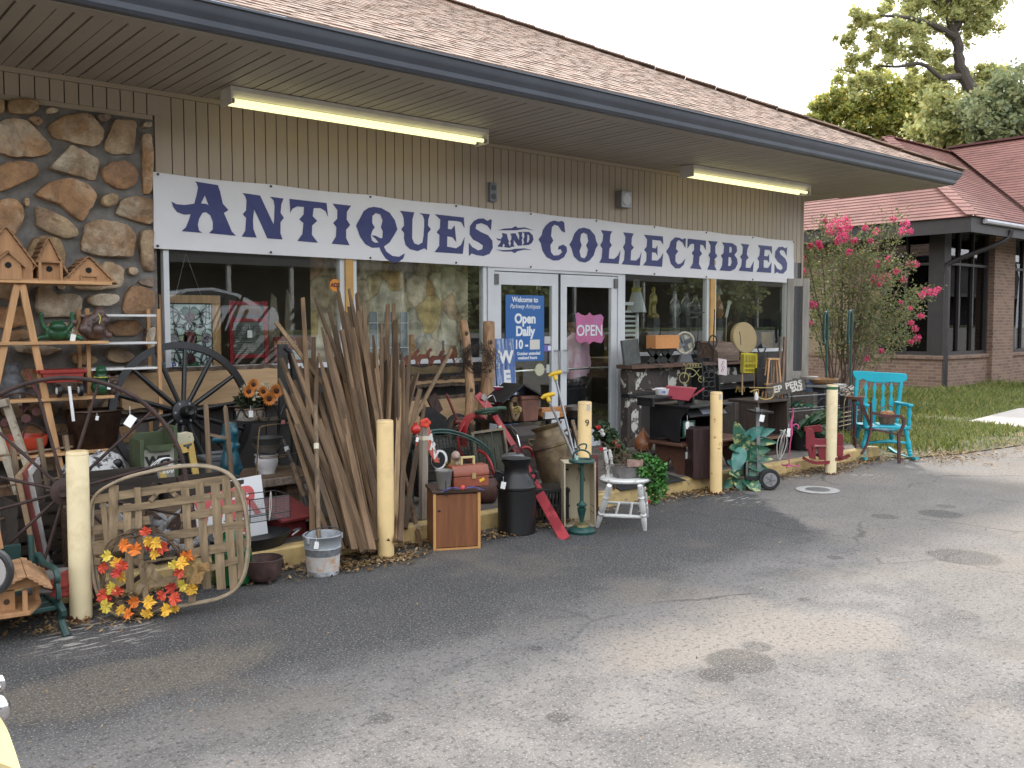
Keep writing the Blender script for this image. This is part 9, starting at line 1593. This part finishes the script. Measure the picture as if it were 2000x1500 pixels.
lb=[[(TP_(1868,75,D1),.13),(TP_(1835,55,D1-.5),.1),(TP_(1790,38,D1-1),.07),(TP_(1755,33,D1-1.2),.05),(TP_(1720,30,D1-1.3),.03)],[(TP_(1870,150,D1),.12),(TP_(1850,150,D1-.4),.09),(TP_(1838,152,D1-.8),.07),(TP_(1800,125,D1-1),.06),(TP_(1755,130,D1-1.2),.045),(TP_(1712,128,D1-1.2),.025)],[(TP_(1866,60,D1),.12),(TP_(1885,20,D1),.09),(TP_(1905,-30,D1),.06)],[(TP_(1860,40,D1),.1),(TP_(1830,5,D1),.07),(TP_(1800,-30,D1),.05)]]
cl=[(TP_(x,y,D1+dz),r_) for x,y,r_,dz in ((1672,35,.42,-1),(1660,65,.38,-1),(1685,55,.35,-1),(1705,40,.3,-1.2),(1720,28,.25,-1),(1650,75,.3,-1),(1770,25,.55,-.5),(1800,10,.7,0),(1790,50,.5,-.6),(1760,60,.55,-1),(1740,70,.45,-1),(1820,45,.6,.3),(1860,15,.75,0),(1900,20,.8,.2),(1935,5,.6,0),(1925,45,.45,0),(1890,55,.5,.4),(1700,110,.5,-1),(1665,120,.4,-1),(1730,95,.5,-.8),(1770,95,.55,-.6),(1690,140,.5,-1),(1715,150,.45,-1),(1670,160,.35,-1),(1810,100,.5,.2),(1840,110,.5,.3),(1835,150,.5,.2),(1790,150,.4,0),(1850,-30,.9,0),(1780,-20,.7,0),(1930,-30,.8,0),(1815,165,.5,.3),(1830,185,.45,0))]
crown_tree('tall_tree','tall leaning tree with a bare dark trunk and scattered leaf clumps, highest behind the roofs',tr,lb,cl,.12,4300,lm_oak,5)
def bushy(name,label,px,D,clumps,lm,leaf,dens,seed):
 b0=TP_(px,640,D);b0.z=0;tp_=TP_(px+4,250,D);cs=[(TP_(x,y,D+dz),r_*D/37) for x,y,r_,dz in clumps]
 lbs=[[(b0.lerp(tp_,.55),.1),((b0.lerp(tp_,.75)+c)/2,.07),(c,.025)] for c,_ in cs[::2]]
 crown_tree(name,label,[(b0,.28),(b0.lerp(tp_,.5),.22),(tp_,.1)],lbs,cs,leaf,dens,lm,seed)
bushy('yellowing_tree','broad yellow green tree behind the ridge of the red roof',1740,36,[(1585,240,.6,0),(1610,205,.6,0),(1640,190,.7,0),(1690,165,.7,0),(1600,232,.6,0),(1622,215,.7,0),(1640,240,.9,.5),(1590,255,.6,0),(1660,205,.9,0),(1690,190,.9,0),(1700,225,1.1,.5),(1735,185,.9,0),(1745,215,1.1,0),(1770,180,.8,0),(1775,235,1.1,.4),(1660,260,1.0,0),(1720,265,1.0,0),(1800,200,.9,0),(1805,245,1.1,0),(1612,262,.7,0),(1760,165,.6,0),(1680,262,.9,0),(1560,245,.5,0),(1828,225,.8,.2)],lm_yel,.16,2300,8)
bushy('green_tree','green broad tree at the centre right behind the red roof valley',1855,28.5,[(1835,240,1.1,0),(1862,238,.9,0),(1850,270,1.2,0),(1880,260,1.1,0),(1840,205,.8,0),(1895,165,.9,4),(1905,140,.8,4),(1925,155,.8,4),(1945,150,.7,4),(1955,165,.6,4),(1930,190,.8,4),(1890,235,.9,0),(1815,270,.9,0)],lm_oak,.16,2200,12)
bushy('dark_tree','darker grey green tree at the right edge behind the red roof',1965,27,[(1930,225,1.0,0),(1955,205,1.0,0),(1985,195,1.0,0),(2010,210,1.1,0),(1935,255,1.1,0),(1965,245,1.2,0),(1995,245,1.2,0),(2030,240,1.2,0),(1915,245,.8,0),(1985,275,1.2,0),(1945,285,1.1,0)],lm_dk,.15,2500,15)
# ================================================================flowering shrub
Yb=8.6;pB=at(1640,760,Yb);pB.z=.01;u=mpp(pB);sh=thing('flowering_shrub','tall loose crape myrtle shrub with hot pink blossom clusters','flowering shrub',pB);Q=lambda px,py,d=0: at(px,py,Yb+d)-pB
stems=MB();fol=MB();rr=random.Random(17);tips=[]
BR=[(1590,470),(1575,540),(1600,440),(1625,435),(1645,430),(1660,460),(1680,470),(1700,450),(1725,445),(1745,440),(1765,450),(1700,500),(1730,510),(1760,515),(1785,515),(1740,550),(1790,565),(1820,565),(1780,585),(1760,600),(1720,590),(1790,615),(1740,640),(1780,660),(1720,660),(1690,560),(1650,520),(1620,520),(1575,600),(1572,480),(1610,600),(1670,620)]
for i,(px,py) in enumerate(BR):
 b0=Vector((rr.uniform(-.25,.25),rr.uniform(-.2,.2),0));e=Q(px,py,rr.uniform(-.7,.7));m1=b0.lerp(e,.4)+Vector((0,0,.25));m2=b0.lerp(e,.75)+Vector((0,0,.15));pth_=cr([b0,m1,m2,e],6);stems.tube(pth_,[.016*(1-k/len(pth_)*.8) for k in range(len(pth_))],5)
 for k in range(int(len(pth_)*.35),len(pth_)):
  for _ in range(2):
   s0=pth_[k];s1=s0+Vector((rr.gauss(0,.17),rr.gauss(0,.17),rr.gauss(.06,.14)));stems.tube([s0,s1],[.004,.002],3)
   for _ in range(17): t_=rr.random();fol.leaf(s0.lerp(s1,t_)+Vector((rr.gauss(0,.05),rr.gauss(0,.05),rr.gauss(0,.05))),rr.uniform(.035,.07),rr,.55)
obj('stem',stems,mat('shrub_stem',(.13,.085,.06),.8,.3),sh);obj('foliage',fol,leafmat('shrub_leaf',[(.06,.09,.035),(.11,.14,.05),(.17,.19,.07),(.24,.20,.08)],.25,.45),sh,smooth=0)
bl=[leafmat('blossom_pink',[(.52,.03,.13),(.70,.07,.20),(.76,.16,.30)],.15,.35)]
for px,py,r_ in ((1618,445,10),(1645,455,9),(1636,470,8),(1668,470,6),(1690,445,6),(1652,430,9),(1632,435,9),(1640,445,8),(1622,455,8),(1612,432,5),(1650,465,9),(1658,445,8),(1745,428,6),(1768,438,9),(1762,452,8),(1778,452,6),(1598,475,6),(1603,482,5),(1582,480,5),(1658,492,7),(1710,452,7),(1700,470,5),(1568,505,6),(1566,530,7),(1735,505,6),(1715,515,6),(1706,545,8),(1722,545,8),(1730,540,8),(1716,555,6),(1752,530,7),(1765,545,6),(1778,515,7),(1788,515,7),(1810,568,9),(1822,570,8),(1832,565,6),(1800,575,7),(1588,595,8),(1582,632,5),(1800,617,6),(1778,602,4),(1780,630,5),(1788,642,6),(1792,660,7),(1780,668,5),(1692,700,6),(1722,685,4),(1760,590,4)):
 g=MB();q_=Q(px,py,rr.uniform(-.45,.2));uu=mpp(pB+q_);g.leafs(q_,(r_*1.2*uu,r_*1.1*uu,r_*1.1*uu),int(30+7*r_),.045,rr);obj('blossom',g,bl[0],sh,smooth=0)
# ================================================================across the street (mirrored in the shop panes) and the parked car at the left edge
ob=thing('street_building','long dark shop with posts across the street, mirrored in the panes','building',(6,-34,1.2));b=MB();b.bb(-60,190,-46,-34,1.2,9.5);Wn2=lambda n,mb,m: obj(n,mb,m,ob,world=True);Wn2('wall',b,mat('far_wall',(.05,.05,.055),.9,.2));b=MB();b.bb(-60,190,-34,-30,4.6,5.0);Wn2('canopy',b,mat('far_canopy',(.09,.09,.095),.8,.1));b=MB()  # wall made taller and longer to keep sky out of the pane reflections
for i in range(70): b.bb(-58+3.5*i,-57.8+3.5*i,-30.3,-30.1,1.2,4.6)
Wn2('porch_post',b,mat('far_post',(.45,.45,.45),.7))
b=MB();b.bb(-61,191,-47,-33,9.51,9.8);Wn2('roof',b,mat('far_wall',(.05,)*3))
def far_tree(x,y,h,seed):
 rr=random.Random(seed);crown_tree('roadside_tree','dark leafy tree across the street, mirrored in the panes',[(Vector((x,y,1.2)),.3),(Vector((x+.2,y,h*.45)),.22),(Vector((x,y,h*.8)),.1)],[],[(Vector((x+rr.gauss(0,1.6),y+rr.gauss(0,1.6),h*rr.uniform(.35,.95))),rr.uniform(1.2,2.0)) for _ in range(11)],.5,120,lm_dk,seed)
for i,(x,y,h) in enumerate(((-14,-29,8),(34,-29,8),(60,-29,8))): far_tree(x,y,h,40+i)
for o_ in [o for o in bpy.data.objects if o.name.startswith('roadside_tree')]: o_['group']='trees across the street'
def sedan(loc,rz,paint,label):
 o=thing('parked_car',label,'car',loc,rz);prof=[(-2.2,.35),(-2.25,.6),(-2.15,.8),(-1.5,.88),(-.85,1.0),(-.15,1.40),(.55,1.45),(1.2,1.30),(1.75,1.02),(2.15,.95),(2.25,.7),(2.2,.35)];b=MB();n=len(prof);vs=[]
 for y,k in ((-.86,.0),(-.80,1),(.80,1),(.86,0)):
  for x,z in prof: vs.append((x,y*(1-.16*max(0,(z-.9)/.55)),z if k else min(z,.92)*1.0))
 fs=[(j*n+i,j*n+i+1,(j+1)*n+i+1,(j+1)*n+i) for j in range(3) for i in range(n-1)];fs +=[tuple(range(n)),tuple(range(4*n-1,3*n-1,-1)),(0,n,2*n,3*n),(n-1,4*n-1,3*n-1,2*n-1)];b.add(vs,fs);obj('body',b,paint,o,smooth=50,bevel=.02)
 for s_ in (-1,1):
  b=MB();b.add([(x,s_*(.805-.11*max(0,(z-.95)/.45)),z) for x,z in ((-.75,.99),(-.12,1.33),(.5,1.38),(1.1,1.25),(1.45,1.02))],[(0,1,2,3,4)]);obj('side_window',b,mat('car_glass',(.015,.017,.02),.08,.05,3,0),o,smooth=0)
 for x in (-1.4,1.4):
  for s_ in (-1,1): b=MB();b.disc((x,s_*.8,.33),.33,'y',.2,30);w_=obj('wheel',b,PRE['rubber_a'],o,bevel=.02);b=MB();b.disc((x,s_*.905,.33),.2,'y',.012,24);obj('rim',b,grey_metal,w_)
 return o
sedan((8.7,-8.3,1.05),R(3),mat('car_silver',(.45,.46,.48),.25,.04,3,0,met=.6,coat=.5),'silver saloon car parked behind the viewer, mirrored in the left window')
p=gp(-30,1500);cy=thing('parked_car','pale yellow vintage car at the left edge, only its wing and round mirror showing','car',(p.x-.9,p.y-.0,0),R(51));I=wm(cy).inverted();yp=mat('car_yellow',(.60,.50,.24),.3,.04,3,0,coat=.6)
LO=lambda px,py,D: I @ TP_(px,py,D)
b=MB();e0=[TP_(42,1506,1.9),TP_(28,1462,1.98),TP_(12,1420,2.06),TP_(-8,1392,2.15),TP_(-40,1370,2.25)];e0=cr(e0,4);out=[]
nrm=-RT
for q_ in e0: out.append([I @ (q_+RT*x+Vector((0,0,z))) for x,z in ((-.0,-.0),(-.05,.02),(-.25,.03),(-.6,.03),(-.6,-.75),(-.02,-.75))])
k=6;vs=[v for r_ in out for v in r_];b.add(vs,[(i*k+j,i*k+(j+1) % k,(i+1)*k+(j+1) % k,(i+1)*k+j) for i in range(len(out)-1) for j in range(k)]+[tuple(range(k)),tuple(range(len(vs)-1,len(vs)-k-1,-1))]);obj('front_wing',b,yp,cy,smooth=50)
b=MB();b.m=Matrix.Translation(LO(-6,1385,2.2));b.ell((0,0,0),(.03,.03,.035),16,10);obj('headlight',b,chrome,cy);b=MB();b.m=Matrix.Translation(LO(0,1335,2.25));b.ell((0,0,0),(.014,.014,.022),12,8);obj('chrome_trim',b,chrome,cy)
b=MB();c_=LO(-14,1117,1.9);pts=[c_+I.to_3x3() @ (RT*(.036*math.cos(a))+UP*(.042*math.sin(a))) for a in [i*.2618 for i in range(24)]];b.tube(pts,.008,8,True);mi=obj('mirror_frame',b,black_paint,cy);b=MB();b.add([c_]+[c_+(v-c_)*.95 for v in pts],[(0,1+i,1+(i+1) % 24) for i in range(24)]);obj('mirror_glass',b,chrome,mi,smooth=0);b=MB();b.tube([c_+I.to_3x3() @ (RT*-.04),c_+I.to_3x3() @ (RT*-.12+UP*-.2),LO(-60,1380,2.2)],.006,6);obj('mirror_arm',b,chrome,cy)
for x_ in (.3,-1.6):
 for y_ in (.2,1.5): b=MB();b.disc((x_*1.0-.4,y_+.2,.3),.3,'y',.16,28);obj('wheel',b,PRE['rubber_a'],cy,bevel=.015)
b=MB();b.bb(-2.4,.25,.35,1.7,.35,.85);b.bb(-1.8,-.5,.45,1.6,.851,1.0);obj('body',b,yp,cy,bevel=.06)
# ================================================================green bench with feeder birdhouse
bp_=gp(95,1225);bn2=thing('garden_bench','green slatted garden bench with curled iron ends at the left edge','bench',(at(60,1200,5.25).x-.35,5.25,0),R(2));gb_=mat('bench_green',(.018,.055,.05),.45,.2,8,.08);Q=lambda px,py,Y=5.25: (at(px,py,Y)-bn2.location)
zseat=Q(60,1178,5.15).z;xr=Q(98,1178,5.15).x
b=MB()
for i in range(4): b.bb(-1.1,xr,-.24+i*.1,-.15+i*.1,zseat-.025,zseat)
obj('seat',b,gb_,bn2,bevel=.005)
zt=Q(70,1058,5.45).z;b=MB();b.bb(-1.1,xr-.06,.19,.22,zt-.09,zt);b.bb(-1.1,xr-.06,.18,.21,zt-.32,zt-.26)
for i in range(7): b.bb(xr-.18-.18*i,xr-.12-.18*i,.19,.21,zt-.259,zt-.091)
obj('backrest',b,gb_,bn2,bevel=.004)
b=MB();P_=[(.24,zt+.03),(.22,zt-.1),(.19,zt-.25),(.12,zseat+.19),(-.02,zseat+.17),(-.2,zseat+.18),(-.25,zseat+.14),(-.22,zseat+.1)];b.tube(cr([(xr+.0,y,z) for y,z in P_],4),.016,8);b.tube(cr([(xr,.16,zt-.3),(xr,.14,zseat),(xr,.2,zseat*.5),(xr,.28,.0)],4),.017,8);b.tube(cr([(xr,-.2,zseat+.02),(xr+.015,-.27,zseat-.03),(xr+.01,-.25,zseat*.5),(xr+.02,-.31,.0)],4),.019,8);b.tube(cr([(xr,-.24,zseat+.12),(xr,-.23,zseat+.02),(xr,.12,zseat-.01)],4),.014,8);obj('iron_end',b,gb_,bn2)
fz=bn2.location.z+zseat;fp=Vector((at(20,1170,5.1).x,5.1,fz+.001));u_=mpp(fp);fd=thing('bird_feeder','cedar house bird feeder with a hipped shake roof standing on the green bench','bird feeder',fp,R(-8));b=MB();b.prism([(-40*u_,-.16),(30*u_,-.16),(54*u_,-.0),(54*u_,.16),(-40*u_,.16)],0,.022,'xy');obj('floor',b,bh,fd,bevel=.003);b=MB();b.bb(-34*u_,6*u_,-.1,.12,.023,46*u_);obj('house',b,bh,fd)
b=MB();b.disc((-8*u_,-.102,26*u_),.014,'y',.004,14);obj('knot',b,mat('knot_dark',(.07,) * 3),fd)
for x,y in ((22,-.14),(47,.02),(47,.13)): b=MB();b.bb(x*u_-.011,x*u_+.011,y-.011,y+.011,.023,48*u_);obj('post',b,bh,fd)
b=MB();rr=random.Random(6);shakes(b,64*u_,46*u_,24*u_,78*u_,-.2,.2,5,rr);shakes(b,-50*u_,46*u_,24*u_,78*u_,-.2,.2,6,rr);obj('roof',b,shake,fd);b=MB();b.prism([(-30*u_,50*u_),(56*u_,50*u_),(24*u_,76*u_)],-.12,-.105);obj('gable',b,bh,fd)
p=at(0,1075,5.3);b=MB();b.bb(-.22,.03,-.08,.08,0,.14);o=solo('wooden_box','plain pine box end poking in above the bench back at the left edge','wooden box',b,bh,(p.x,5.44,bn2.location.z+zt+.002),R(0),tilt=(0,R(-8)),bevel=.003)
